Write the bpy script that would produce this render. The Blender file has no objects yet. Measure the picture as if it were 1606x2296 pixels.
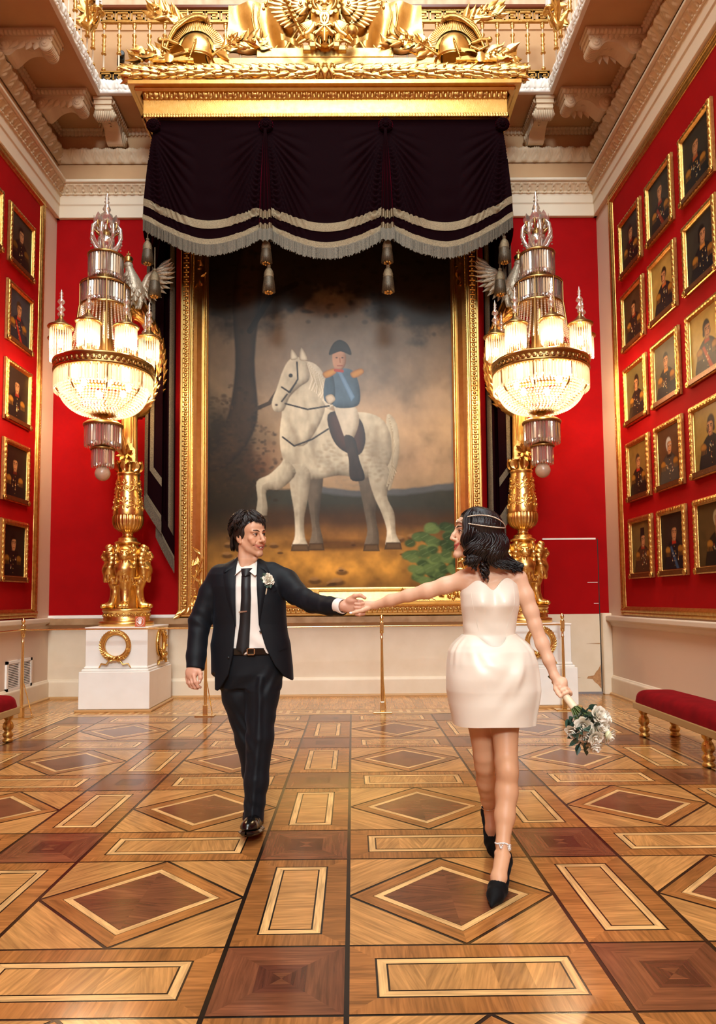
import bpy, math, random
import numpy as np
from mathutils import Matrix, Vector
PI = math.pi
rnd = random.Random(7)
SC = bpy.context.scene
COL = SC.collection

# ------------------------------------------------------------------ camera
FPX, PITCH, YAW, ROLL, CX, CY, CAMH = 1611.8, .0694, .0082, -.0085, 803.0, 1231.3, 1.32
_F = np.array([math.sin(YAW)*math.cos(PITCH), math.cos(YAW)*math.cos(PITCH), math.sin(PITCH)])
_r = np.array([math.cos(YAW), -math.sin(YAW), 0.]); _u = np.cross(_r, _F)
_R = math.cos(ROLL)*_r + math.sin(ROLL)*_u
_U = -math.sin(ROLL)*_r + math.cos(ROLL)*_u
_C = np.array([0, 0, CAMH])
cam = bpy.data.cameras.new('camera'); camo = bpy.data.objects.new('camera', cam); COL.objects.link(camo)
M = Matrix.Identity(4)
for i in range(3):
    M[i][0], M[i][1], M[i][2], M[i][3] = _R[i], _U[i], -_F[i], _C[i]
camo.matrix_world = M
cam.sensor_width = 36; cam.sensor_fit = 'AUTO'
cam.lens = FPX*36/2296; cam.shift_y = (CY-1148)/2296; cam.shift_x = 0
cam.clip_start = .05; cam.clip_end = 100
SC.camera = camo

def _ray(x, y): return _F + _R*(x-CX)/FPX - _U*(y-CY)/FPX
def atY(x, y, Y): d = _ray(x, y); return _C + d*Y/d[1]          # photo pixel -> point on the plane Y
def atZ(x, y, Z=0.): d = _ray(x, y); return _C + d*(Z-CAMH)/d[2]
def atX(x, y, X): d = _ray(x, y); return _C + d*X/d[0]

# ------------------------------------------------------------------ exposure, world, lights
vs = SC.view_settings
vs.view_transform = 'Standard'; vs.look = 'None'; vs.gamma = 1; vs.use_curve_mapping = False
vs.exposure = -0.62
w = bpy.data.worlds.new('world'); SC.world = w; w.use_nodes = True
w.node_tree.nodes['Background'].inputs[0].default_value = (.9, .95, 1, 1)
w.node_tree.nodes['Background'].inputs[1].default_value = .3

def area(name, loc, target, sx, sy, power, col):
    l = bpy.data.lights.new(name, 'AREA'); l.shape = 'RECTANGLE'; l.size = sx; l.size_y = sy
    l.energy = power; l.color = col
    o = bpy.data.objects.new(name, l); COL.objects.link(o); o.location = loc
    o.rotation_euler = (Vector(target)-Vector(loc)).to_track_quat('-Z', 'Y').to_euler()
    return o
area('hall_end_window_light', (0.1, -14.5, 10.6), (-.2, 9.9, 4.0), 5.0, 2.6, 4200, (.80, .95, 1))
area('skylight_near', (-.3, 3.5, 13.0), (-.3, 3.5, 0), 4.5, 8.0, 1400, (.80, .95, 1))
area('skylight_far', (-.3, -7, 13.0), (-.3, -7, 0), 4.5, 10.0, 1500, (.80, .95, 1))

# ------------------------------------------------------------------ materials
def srgb(r, g, b):
    f = lambda c: (c/255)/12.92 if c <= 10 else (((c/255)+.055)/1.055)**2.4
    return (f(r), f(g), f(b))
MATS = {}
def mat(name, col=(.8, .8, .8), rough=.5, metal=0., noise=None, bump=0., bscale=60., spec=.5, coat=0., sheen=None, emit=None, trans=0., vcol=False, alpha=1.):
    m = bpy.data.materials.new(name); m.use_nodes = True; nt = m.node_tree; b = nt.nodes['Principled BSDF']
    b.inputs['Base Color'].default_value = (*col, 1); b.inputs['Roughness'].default_value = rough
    b.inputs['Metallic'].default_value = metal; b.inputs['Specular IOR Level'].default_value = spec
    b.inputs['Coat Weight'].default_value = coat; b.inputs['Transmission Weight'].default_value = trans
    if sheen:
        b.inputs['Sheen Weight'].default_value = sheen[0]; b.inputs['Sheen Roughness'].default_value = sheen[1]
        b.inputs['Sheen Tint'].default_value = (*sheen[2], 1)
    if emit:
        b.inputs['Emission Color'].default_value = (*emit[0], 1); b.inputs['Emission Strength'].default_value = emit[1]
    tc = nt.nodes.new('ShaderNodeTexCoord')
    src = None
    if vcol:
        a = nt.nodes.new('ShaderNodeAttribute'); a.attribute_name = 'paint'; src = a.outputs['Color']
    if noise:   # (scale, amount, second colour)
        n = nt.nodes.new('ShaderNodeTexNoise'); n.inputs['Scale'].default_value = noise[0]; n.inputs['Detail'].default_value = 6
        nt.links.new(tc.outputs['Object'], n.inputs['Vector'])
        r = nt.nodes.new('ShaderNodeValToRGB'); r.color_ramp.elements[0].position = .5-noise[1]/2; r.color_ramp.elements[1].position = .5+noise[1]/2
        nt.links.new(n.outputs[0], r.inputs[0])
        mx = nt.nodes.new('ShaderNodeMix'); mx.data_type = 'RGBA'
        nt.links.new(r.outputs[0], mx.inputs['Factor'])
        mx.inputs['A'].default_value = (*col, 1); mx.inputs['B'].default_value = (*noise[2], 1)
        src = mx.outputs['Result']
    if src: nt.links.new(src, b.inputs['Base Color'])
    if bump:
        n = nt.nodes.new('ShaderNodeTexNoise'); n.inputs['Scale'].default_value = bscale; n.inputs['Detail'].default_value = 4
        nt.links.new(tc.outputs['Object'], n.inputs['Vector'])
        bm = nt.nodes.new('ShaderNodeBump'); bm.inputs['Strength'].default_value = bump; bm.inputs['Distance'].default_value = .01
        nt.links.new(n.outputs[0], bm.inputs['Height']); nt.links.new(bm.outputs[0], b.inputs['Normal'])
    MATS[name] = m
    return m

RED = mat('red_wall_paint', (.34, .0016, .0028), .8, noise=(3, .5, (.28, .0012, .002)), bump=.08, bscale=30, spec=.10)
DADO = mat('cream_dado_paint', srgb(226, 207, 182), .5, noise=(4, .5, srgb(217, 196, 168)), bump=.06, bscale=20)
CREAM = mat('cream_cornice_paint', srgb(222, 205, 180), .6)
PEACH = mat('peach_plaster', srgb(205, 165, 122), .75, noise=(2.5, .5, srgb(196, 154, 111)))
PLASTER = mat('moulded_plaster', srgb(214, 190, 158), .7, bump=.15, bscale=45)
WHITE = mat('white_plaster', srgb(238, 232, 224), .6, noise=(5, .5, srgb(232, 224, 214)), bump=.04, bscale=18)
GOLD = mat('gilding', (.80, .52, .18), .30, 1., noise=(14, .5, (.68, .40, .11)), bump=.10, bscale=70)
GOLDM = mat('old_gilding', (.74, .46, .15), .36, 1., noise=(22, .5, (.48, .26, .06)), bump=.25, bscale=90)
BRASS = mat('polished_brass', (.83, .60, .27), .22, 1.)
BRONZE = mat('dark_bronze', (.42, .25, .09), .30, 1.)
VELVET = mat('claret_velvet', (.005, .0002, .001), .8, sheen=(.32, .22, (.9, .004, .07)), spec=.03)
SILVER = mat('silver_galloon', (.31, .225, .125), .48, .6, noise=(160, .3, (.12, .09, .055)), bump=.5, bscale=260)
FRINGEM = mat('silver_fringe', (.125, .088, .050), .5, .4, noise=(150, .3, (.03, .021, .012)))
REDVEL = mat('red_velvet', (.22, .002, .005), .8, spec=.08, sheen=(.18, .35, (.9, .05, .08)), noise=(9, .5, (.13, .001, .003)))
BLACKM = mat('black_inlay', srgb(38, 26, 18), .3)
MAHOG = mat('mahogany', srgb(105, 48, 22), .3)

# ------------------------------------------------------------------ mesh builder
def T(x=0, y=0, z=0): return Matrix.Translation((x, y, z))
def RX(a): return Matrix.Rotation(a, 4, 'X')
def RY(a): return Matrix.Rotation(a, 4, 'Y')
def RZ(a): return Matrix.Rotation(a, 4, 'Z')
def SCL(x, y, z): return Matrix.Diagonal((x, y, z, 1))
def frame_from(d, up=(0, 0, 1)):
    d = Vector(d).normalized(); up = Vector(up)
    x = up.cross(d)
    if x.length < 1e-4: x = Vector((1, 0, 0)).cross(d)
    x.normalize(); y = d.cross(x)
    m = Matrix.Identity(4)
    for i in range(3): m[i][0], m[i][1], m[i][2] = x[i], y[i], d[i]
    return m
def aim(a, up=(0, 0, 1), loc=(0, 0, 0)): return T(*loc) @ frame_from(a, up)

class MB:
    """collects shapes; build() links them as ONE mesh object"""
    def __init__(s): s.v = []; s.f = []; s.mi = []; s.sm = []; s.n = 0
    def add(s, v, f, m=None, mi=0, smooth=True):
        v = np.asarray(v, float)
        if m is not None:
            A = np.array(m); v = v @ A[:3, :3].T + A[:3, 3]
        s.v.append(v); s.f += [tuple(int(i)+s.n for i in q) for q in f]
        s.mi += [mi]*len(f); s.sm += [smooth]*len(f); s.n += len(v)
        return s
    def box(s, lo, hi, m=None, mi=0):
        x0, y0, z0 = lo; x1, y1, z1 = hi
        v = [(x0,y0,z0),(x1,y0,z0),(x1,y1,z0),(x0,y1,z0),(x0,y0,z1),(x1,y0,z1),(x1,y1,z1),(x0,y1,z1)]
        return s.add(v, [(0,3,2,1),(4,5,6,7),(0,1,5,4),(1,2,6,5),(2,3,7,6),(3,0,4,7)], m, mi, False)
    def bbox(s, lo, hi, r=.01, m=None, mi=0):
        """box with chamfered edges"""
        lo = np.array(lo, float); hi = np.array(hi, float); v = []; 
        c = (lo+hi)/2; h = (hi-lo)/2; r = min(r, h.min()*.9)
        ids = {}
        for sx in (-1, 1):
            for sy in (-1, 1):
                for sz in (-1, 1):
                    sg = np.array((sx, sy, sz))
                    for a in range(3):
                        p = h-r; p[a] = h[a]
                        ids[sx, sy, sz, a] = len(v); v.append(c+sg*p)
        f = []
        def sgn(a, s1, b, s2, c3, s3):
            t = [0, 0, 0]; t[a] = s1; t[b] = s2; t[c3] = s3; return tuple(t)
        for a in range(3):
            b, d = (a+1) % 3, (a+2) % 3
            for sa in (-1, 1):
                q = [ids[sgn(a, sa, b, i, d, j)+(a,)] for i, j in ((-1,-1),(1,-1),(1,1),(-1,1))]
                f.append(q if sa > 0 else q[::-1])
        for a in range(3):
            b, d = (a+1) % 3, (a+2) % 3
            for sb in (-1, 1):
                for sd in (-1, 1):
                    q = [ids[sgn(a,-1,b,sb,d,sd)+(b,)], ids[sgn(a,1,b,sb,d,sd)+(b,)], ids[sgn(a,1,b,sb,d,sd)+(d,)], ids[sgn(a,-1,b,sb,d,sd)+(d,)]]
                    f.append(q if sb*sd < 0 else q[::-1])
        for sx in (-1, 1):
            for sy in (-1, 1):
                for sz in (-1, 1):
                    q = [ids[sx,sy,sz,k] for k in range(3)]
                    f.append(q if sx*sy*sz > 0 else q[::-1])
        return s.add(v, f, m, mi, False)
    def grid(s, P, closed_u=False, closed_v=False, m=None, mi=0, smooth=True, flip=False):
        """P: (nu,nv,3)"""
        P = np.asarray(P, float); nu, nv = P.shape[:2]; f = []
        for i in range(nu if closed_u else nu-1):
            for j in range(nv if closed_v else nv-1):
                a, b = i*nv+j, ((i+1) % nu)*nv+j
                c, d = ((i+1) % nu)*nv+(j+1) % nv, i*nv+(j+1) % nv
                f.append((a, d, c, b) if flip else (a, b, c, d))
        return s.add(P.reshape(-1, 3), f, m, mi, smooth)
    def lathe(s, prof, n=24, m=None, mi=0, flute=None, caps=True, a0=0, a1=2*PI, smooth=True):
        """prof: [(r,z)] ; flute(theta, z, r)->r"""
        full = abs(a1-a0-2*PI) < 1e-6
        th = np.linspace(a0, a1, n, endpoint=not full)
        P = np.zeros((len(prof), len(th), 3))
        for i, (r, z) in enumerate(prof):
            rr = np.array([flute(t, z, r) if flute else r for t in th])
            P[i, :, 0] = rr*np.cos(th); P[i, :, 1] = rr*np.sin(th); P[i, :, 2] = z
        s.grid(P, closed_v=full, m=m, mi=mi, smooth=smooth, flip=True)
        if caps and full:
            for i, fl in ((0, True), (len(prof)-1, False)):
                if prof[i][0] > 1e-4:
                    q = list(range(n)); s.add(P[i], [q[::-1] if fl else q], m, mi, False)
        return s
    def tube(s, path, rad, n=8, m=None, mi=0, caps=True, sq=1., closed=False, smooth=True):
        """rad: number or list; sq squashes the local y"""
        p = np.asarray(path, float); k = len(p)
        r = np.full(k, rad) if np.isscalar(rad) else np.asarray(rad, float)
        if closed: d = np.roll(p, -1, 0)-np.roll(p, 1, 0)
        else: d = np.gradient(p, axis=0)
        d /= np.linalg.norm(d, axis=1)[:, None]+1e-12
        t = d[0]; x = np.cross((0, 0, 1), t)
        if np.linalg.norm(x) < 1e-3: x = np.cross((1, 0, 0), t)
        x /= np.linalg.norm(x); th = np.linspace(0, 2*PI, n, endpoint=False); P = np.zeros((k, n, 3))
        for i in range(k):
            x = x-d[i]*np.dot(x, d[i]); x /= np.linalg.norm(x)+1e-12; y = np.cross(d[i], x)
            P[i] = p[i]+r[i]*(np.cos(th)[:, None]*x+sq*np.sin(th)[:, None]*y)
        s.grid(P, closed_u=closed, closed_v=True, m=m, mi=mi, smooth=smooth, flip=False)
        if caps and not closed:
            q = list(range(n)); s.add(P[0], [q[::-1]], m, mi, False); s.add(P[-1], [q], m, mi, False)
        return s
    def sphere(s, c, r, n=12, k=8, m=None, mi=0):
        r = np.full(3, r) if np.isscalar(r) else np.asarray(r, float)
        prof = [(math.sin(PI*i/k), -math.cos(PI*i/k)) for i in range(k+1)]
        mm = T(*c) @ SCL(*r)
        return s.lathe(prof, n, (m @ mm) if m is not None else mm, mi, caps=False)
    def prism(s, poly, d0, d1, m=None, mi=0, smooth=False):
        """poly in local xz extruded along local y from d0 to d1"""
        n = len(poly); v = [(x, d0, z) for x, z in poly]+[(x, d1, z) for x, z in poly]
        f = [tuple(range(n)), tuple(range(2*n-1, n-1, -1))]+[(i, n+i, n+(i+1) % n, (i+1) % n) for i in range(n)]
        return s.add(v, f, m, mi, smooth)
    def leaf(s, L, w, m=None, mi=0, curl=.25, ridge=.15, n=6, tip=1., lob=0.):
        """leaf along +x in local xy, normal +z, a ridge and a curl"""
        P = []
        for i in range(n+1):
            t = i/n; ww = w*.5*(math.sin(PI*min(t*tip, 1)**.75)+.04)*(1+lob*math.sin(t*n*2.2))
            zc = curl*L*(t*t)
            P.append([(L*t, -ww, zc-ridge*ww), (L*t, -ww*.5, zc+.02*L), (L*t, 0, zc+ridge*ww*1.2), (L*t, ww*.5, zc+.02*L), (L*t, ww, zc-ridge*ww)])
        P = np.array(P); s.grid(P, m=m, mi=mi)
        Q = P.copy(); Q[:, :, 2] -= .10*w*np.sin(np.linspace(0, PI, n+1))[:, None]+.02*w
        return s.grid(Q, m=m, mi=mi, flip=True)
    def build(s, name, mats, parent=None, kind=None, label=None, loc=None):
        me = bpy.data.meshes.new(name)
        v = np.concatenate(s.v) if s.v else np.zeros((0, 3))
        me.from_pydata(v.tolist(), [], s.f)
        if not isinstance(mats, (list, tuple)): mats = [mats]
        for x in mats: me.materials.append(x)
        me.polygons.foreach_set('material_index', np.array(s.mi, dtype=np.int32))
        me.polygons.foreach_set('use_smooth', np.array(s.sm, dtype=bool))
        me.update()
        o = bpy.data.objects.new(name, me); COL.objects.link(o)
        if loc is not None: o.location = loc
        if parent: o.parent = parent
        if kind: o['kind'] = kind
        if label: o['label'] = label
        return o

def empty(name, label, cat, loc=(0, 0, 0), rz=0, group=None):
    o = bpy.data.objects.new(name, None); COL.objects.link(o); o.location = loc; o.rotation_euler = (0, 0, rz)
    o['label'] = label; o['category'] = cat
    if group: o['group'] = group
    o.empty_display_size = .05
    return o
def tag(o, label, cat, group=None):
    o['label'] = label; o['category'] = cat
    if group: o['group'] = group
    return o
def copy_tree(o, parent=None):
    c = o.copy(); COL.objects.link(c)
    if parent: c.parent = parent
    for ch in list(o.children): copy_tree(ch, c)
    return c
def structure(name, mb, m, **k): return mb.build(name, m, kind='structure', **k)

def relief(mb, A, B, out, up, prof, hf, period, amp, res=.012, nt=14, mi=0):
    """a moulding from A to B: profile prof [(out,up)] with relief hf(s,t) in 0..1 raised by amp along the surface normal"""
    A = np.array(A, float); B = np.array(B, float); out = np.array(out, float); up = np.array(up, float)
    L = np.linalg.norm(B-A); n = max(2, int(L/res)); pr = np.array(prof, float)
    seg = np.r_[0, np.cumsum(np.linalg.norm(np.diff(pr, axis=0), axis=1))]; tt = np.linspace(0, 1, nt)
    po = np.interp(tt*seg[-1], seg, pr[:, 0]); pu = np.interp(tt*seg[-1], seg, pr[:, 1])
    nrm = np.stack([np.gradient(pu), -np.gradient(po)], 1); nrm /= np.linalg.norm(nrm, axis=1)[:, None]+1e-9
    s = np.linspace(0, L, n+1); ph = (s/period) % 1
    H = amp*hf(ph[:, None], tt[None, :])*np.minimum(1, np.minimum(tt, 1-tt)*12)[None, :]
    P = A+(B-A)*(s/L)[:, None, None]+out*(po[None, :]+H*nrm[:, 0])[..., None]+up*(pu[None, :]+H*nrm[:, 1])[..., None]
    flip = np.dot(np.cross(B-A, up), out) < 0
    mb.grid(P, mi=mi, flip=not flip)
def h_egg(s, t):
    e = 1-((s-.5)/.30)**2-((t-.55)/.42)**2
    rim = 1-np.abs(np.sqrt(((s-.5)/.42)**2+((t-.55)/.5)**2)-1)/.12
    return np.clip(np.maximum(np.sqrt(np.clip(e, 0, 1)), rim*.7), 0, 1)
def h_leaf(s, t):
    a = np.abs(s-.5)*2; body = np.clip(1-(a/(.25+.75*np.sin(PI*np.clip(t, 0, 1))**.6))**2, 0, 1)
    vein = .65+.35*np.cos(2*PI*(3.5*t+2.2*a)); mid = np.exp(-(a/.12)**2)
    return np.clip(body*vein*.9+.3*mid*body, 0, 1)
def h_scroll(s, t):
    a = np.hypot((s-.5)*1.6, t-.5); th = np.arctan2(t-.5, (s-.5)*1.6)
    sp = .5+.5*np.cos(th*1+a*16)
    side = np.exp(-((t-.12)/.07)**2)+np.exp(-((t-.9)/.06)**2)
    return np.clip(sp*np.clip(1.1-a*1.4, 0, 1)+.6*side*(.6+.4*np.cos(2*PI*s*4)), 0, 1)
def h_dent(s, t): return ((s > .25) & (s < .75)).astype(float)*np.ones_like(t)
def h_bead(s, t): return np.sqrt(np.clip(1-((s-.5)/.42)**2-((t-.5)/.45)**2, 0, 1))
def h_rope(s, t): return .5+.5*np.cos(2*PI*(s+t*.8))

def greek(w=.14):
    """rectangles (x0,z0,x1,z1) of one unit of a Greek key, period 1 high 1"""
    pts = [(0, 0), (0, 1), (.86, 1), (.86, .30), (.36, .30), (.36, .66), (.60, .66)]
    q = []
    for (a, b), (c, d) in zip(pts, pts[1:]):
        x0, x1 = min(a, c), max(a, c); z0, z1 = min(b, d), max(b, d)
        q.append((x0, z0*(1-w), x1+w*.62, z1*(1-w)+w))
    q.append((.0, 0, 1.0, w))
    return q
# ------------------------------------------------------------------ blended solids (distance field -> surface net)
class Field:
    def __init__(s, lo, hi, h):
        s.lo = np.array(lo, float); s.h = h; s.n = tuple(int(math.ceil((b-a)/h))+1 for a, b in zip(lo, hi))
        s.A = np.full(s.n, .25, np.float32)
    def _win(s, lo, hi):
        i0 = np.clip(np.floor((np.asarray(lo)-s.lo)/s.h).astype(int), 0, np.array(s.n)-1); i1 = np.clip(np.ceil((np.asarray(hi)-s.lo)/s.h).astype(int)+1, 1, s.n)
        i1 = np.maximum(i1, i0+1)
        sl = tuple(slice(a, b) for a, b in zip(i0, i1))
        ax = [(s.lo[k]+s.h*np.arange(i0[k], i1[k])).astype(np.float32) for k in range(3)]
        return sl, ax[0][:, None, None], ax[1][None, :, None], ax[2][None, None, :]
    def _join(s, sl, d, k, op):
        A = s.A[sl]
        if op == 'add':
            if k > 0:
                h = np.clip(.5+.5*(A-d)/k, 0, 1); s.A[sl] = A*(1-h)+d*h-k*h*(1-h)
            else: s.A[sl] = np.minimum(A, d)
        elif op == 'sub':
            if k > 0:
                h = np.clip(.5-.5*(A+d)/k, 0, 1); s.A[sl] = A*(1-h)-d*h+k*h*(1-h)
            else: s.A[sl] = np.maximum(A, -d)
        elif op == 'and': s.A[sl] = np.maximum(A, d)
    def cone(s, a, b, ra, rb, k=.02, op='add', sq=None):
        """round cone; sq=(axis vector, factor) squeezes space along an axis"""
        a = np.array(a, float); b = np.array(b, float); m = max(ra, rb)*(1.6 if sq else 1)+k+3*s.h
        sl, X, Y, Z = s._win(np.minimum(a, b)-m, np.maximum(a, b)+m)
        e = b-a; L = e@e+1e-12
        px, py, pz = X-a[0], Y-a[1], Z-a[2]
        t = np.clip((px*e[0]+py*e[1]+pz*e[2])/L, 0, 1)
        qx, qy, qz = px-e[0]*t, py-e[1]*t, pz-e[2]*t
        if sq:
            v = np.array(sq[0], float); v /= np.linalg.norm(v); w = qx*v[0]+qy*v[1]+qz*v[2]; g = sq[1]-1
            qx, qy, qz = qx+v[0]*w*g, qy+v[1]*w*g, qz+v[2]*w*g
        s._join(sl, np.sqrt(qx*qx+qy*qy+qz*qz)-(ra+(rb-ra)*t), k, op); return s
    def chain(s, pts, rad, k=.02, sq=None, op='add'):
        for a, b, ra, rb in zip(pts, pts[1:], rad, rad[1:]): s.cone(a, b, ra, rb, k, op, sq)
        return s
    def ell(s, c, r, M=None, k=.02, op='add'):
        c = np.array(c, float); r = np.array(r, float); m = (r.max() if M is not None else r)+k+3*s.h
        sl, X, Y, Z = s._win(c-m, c+m); px, py, pz = X-c[0], Y-c[1], Z-c[2]
        if M is not None:
            R = np.array(M.to_3x3() if hasattr(M, 'to_3x3') else M)[:3, :3]
            px, py, pz = px*R[0, 0]+py*R[1, 0]+pz*R[2, 0], px*R[0, 1]+py*R[1, 1]+pz*R[2, 1], px*R[0, 2]+py*R[1, 2]+pz*R[2, 2]
        k0 = np.sqrt((px/r[0])**2+(py/r[1])**2+(pz/r[2])**2); k1 = np.sqrt((px/r[0]**2)**2+(py/r[1]**2)**2+(pz/r[2]**2)**2)+1e-9
        s._join(sl, k0*(k0-1)/k1, k, op); return s
    def stack(s, secs, k=.02, op='add', pw=2.2):
        """horizontal sections [(z, cx, cy, rx, ry)] joined into a body with superelliptic sections"""
        q = np.array(secs, float); q = q[np.argsort(q[:, 0])]
        m = q[:, 3:5].max()+k+3*s.h
        sl, X, Y, Z = s._win((q[:, 1].min()-m, q[:, 2].min()-m, q[0, 0]-k-3*s.h), (q[:, 1].max()+m, q[:, 2].max()+m, q[-1, 0]+k+3*s.h))
        z = Z[0, 0]; cx, cy, rx, ry = [np.interp(z, q[:, 0], q[:, i])[None, None, :] for i in (1, 2, 3, 4)]
        u = (np.abs(X-cx)/rx)**pw+(np.abs(Y-cy)/ry)**pw; d = (u**(1/pw)-1)*np.minimum(rx, ry)
        d = np.maximum(d, np.maximum(q[0, 0]-Z, Z-q[-1, 0])); s._join(sl, d, k, op); return s
    def fn(s, lo, hi, f, k=0., op='add'):
        sl, X, Y, Z = s._win(lo, hi); s._join(sl, np.asarray(f(X, Y, Z), np.float32), k, op); return s
    def add_noise(s, lo, hi, f):
        sl, X, Y, Z = s._win(lo, hi); s.A[sl] = s.A[sl]+np.asarray(f(X, Y, Z), np.float32); return s
    def surface(s):
        A = s.A; I = A < 0
        c = np.zeros(tuple(n-1 for n in s.n), np.int8)
        for dx in (0, 1):
            for dy in (0, 1):
                for dz in (0, 1): c += I[dx:s.n[0]-1+dx, dy:s.n[1]-1+dy, dz:s.n[2]-1+dz]
        act = (c > 0) & (c < 8); idx = np.argwhere(act); N = len(idx)
        ids = np.full(act.shape, -1, np.int32); ids[act] = np.arange(N)
        val = {}
        for dx in (0, 1):
            for dy in (0, 1):
                for dz in (0, 1): val[dx, dy, dz] = A[idx[:, 0]+dx, idx[:, 1]+dy, idx[:, 2]+dz].astype(np.float64)
        S = np.zeros((N, 3)); cnt = np.zeros(N)
        for p in val:
            for ax in range(3):
                if p[ax] == 0:
                    q = list(p); q[ax] = 1; q = tuple(q); a, b = val[p], val[q]; m = (a < 0) != (b < 0)
                    t = np.where(m, a/np.where(m, a-b, 1), 0); P = np.tile(np.array(p, float), (N, 1)); P[:, ax] = t
                    S += P*m[:, None]; cnt += m
        V = s.lo+s.h*(idx+S/cnt[:, None])
        F = []
        for ax in range(3):
            o = [slice(None)]*3; a = [slice(None)]*3; b = [slice(None)]*3
            a[ax] = slice(0, -1); b[ax] = slice(1, None)
            u, v = (ax+1) % 3, (ax+2) % 3
            for q in (a, b): q[u] = slice(1, -1); q[v] = slice(1, -1)
            m = I[tuple(a)] != I[tuple(b)]; e = np.argwhere(m); e[:, u] += 1; e[:, v] += 1
            ins = I[e[:, 0], e[:, 1], e[:, 2]]
            def cell(du, dv): w = e.copy(); w[:, u] += du; w[:, v] += dv; return ids[w[:, 0], w[:, 1], w[:, 2]]
            Q = np.stack([cell(-1, -1), cell(0, -1), cell(0, 0), cell(-1, 0)], 1)
            Q[~ins] = Q[~ins][:, ::-1]; F.append(Q)
        F = np.concatenate(F); F = F[(F >= 0).all(1)]
        return V, F
    def build(s, name, mats, parent=None, paint=None, smooth=1, keep=None, label=None):
        V, F = s.surface()
        if keep is not None:
            ok = keep(V); F = F[ok[F].all(1)]; u = np.unique(F); mp = np.full(len(V), -1); mp[u] = np.arange(len(u)); V = V[u]; F = mp[F]
        for _ in range(smooth):   # light Laplacian smoothing
            acc = np.zeros_like(V); cn = np.zeros(len(V))
            for i in range(4):
                j = (i+1) % 4; np.add.at(acc, F[:, i], V[F[:, j]]); np.add.at(acc, F[:, j], V[F[:, i]]); np.add.at(cn, F[:, i], 1); np.add.at(cn, F[:, j], 1)
            V = V*.5+.5*acc/np.maximum(cn, 1)[:, None]
        me = bpy.data.meshes.new(name); me.vertices.add(len(V)); me.vertices.foreach_set('co', V.astype(np.float32).ravel())
        me.loops.add(len(F)*4); me.loops.foreach_set('vertex_index', F.astype(np.int32).ravel())
        me.polygons.add(len(F)); me.polygons.foreach_set('loop_start', np.arange(0, len(F)*4, 4, dtype=np.int32)); me.polygons.foreach_set('use_smooth', np.ones(len(F), bool))
        me.update(calc_edges=True); me.validate()
        for x in (mats if isinstance(mats, (list, tuple)) else [mats]): me.materials.append(x)
        if paint is not None:
            c = np.ones((len(V), 4), np.float32); c[:, :3] = paint(V); a = me.color_attributes.new('paint', 'FLOAT_COLOR', 'POINT'); a.data.foreach_set('color', c.ravel())
        o = bpy.data.objects.new(name, me); COL.objects.link(o)
        if parent: o.parent = parent
        if label: o['label'] = label
        return o
# ------------------------------------------------------------------ the room
XL, XR, YB, YF = -4.17, 3.54, 9.93, -15.0
ZD, ZA, ZC0, ZC1, ZE0, ZE1, ZS = 1.09, 6.78, 7.067, 7.245, 7.564, 7.731, 8.078
OL, OR, OY = -3.36, 2.75, 9.20                    # edges of the gallery opening
TOPZ = 13.3
XM = (XL+XR)/2
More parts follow.
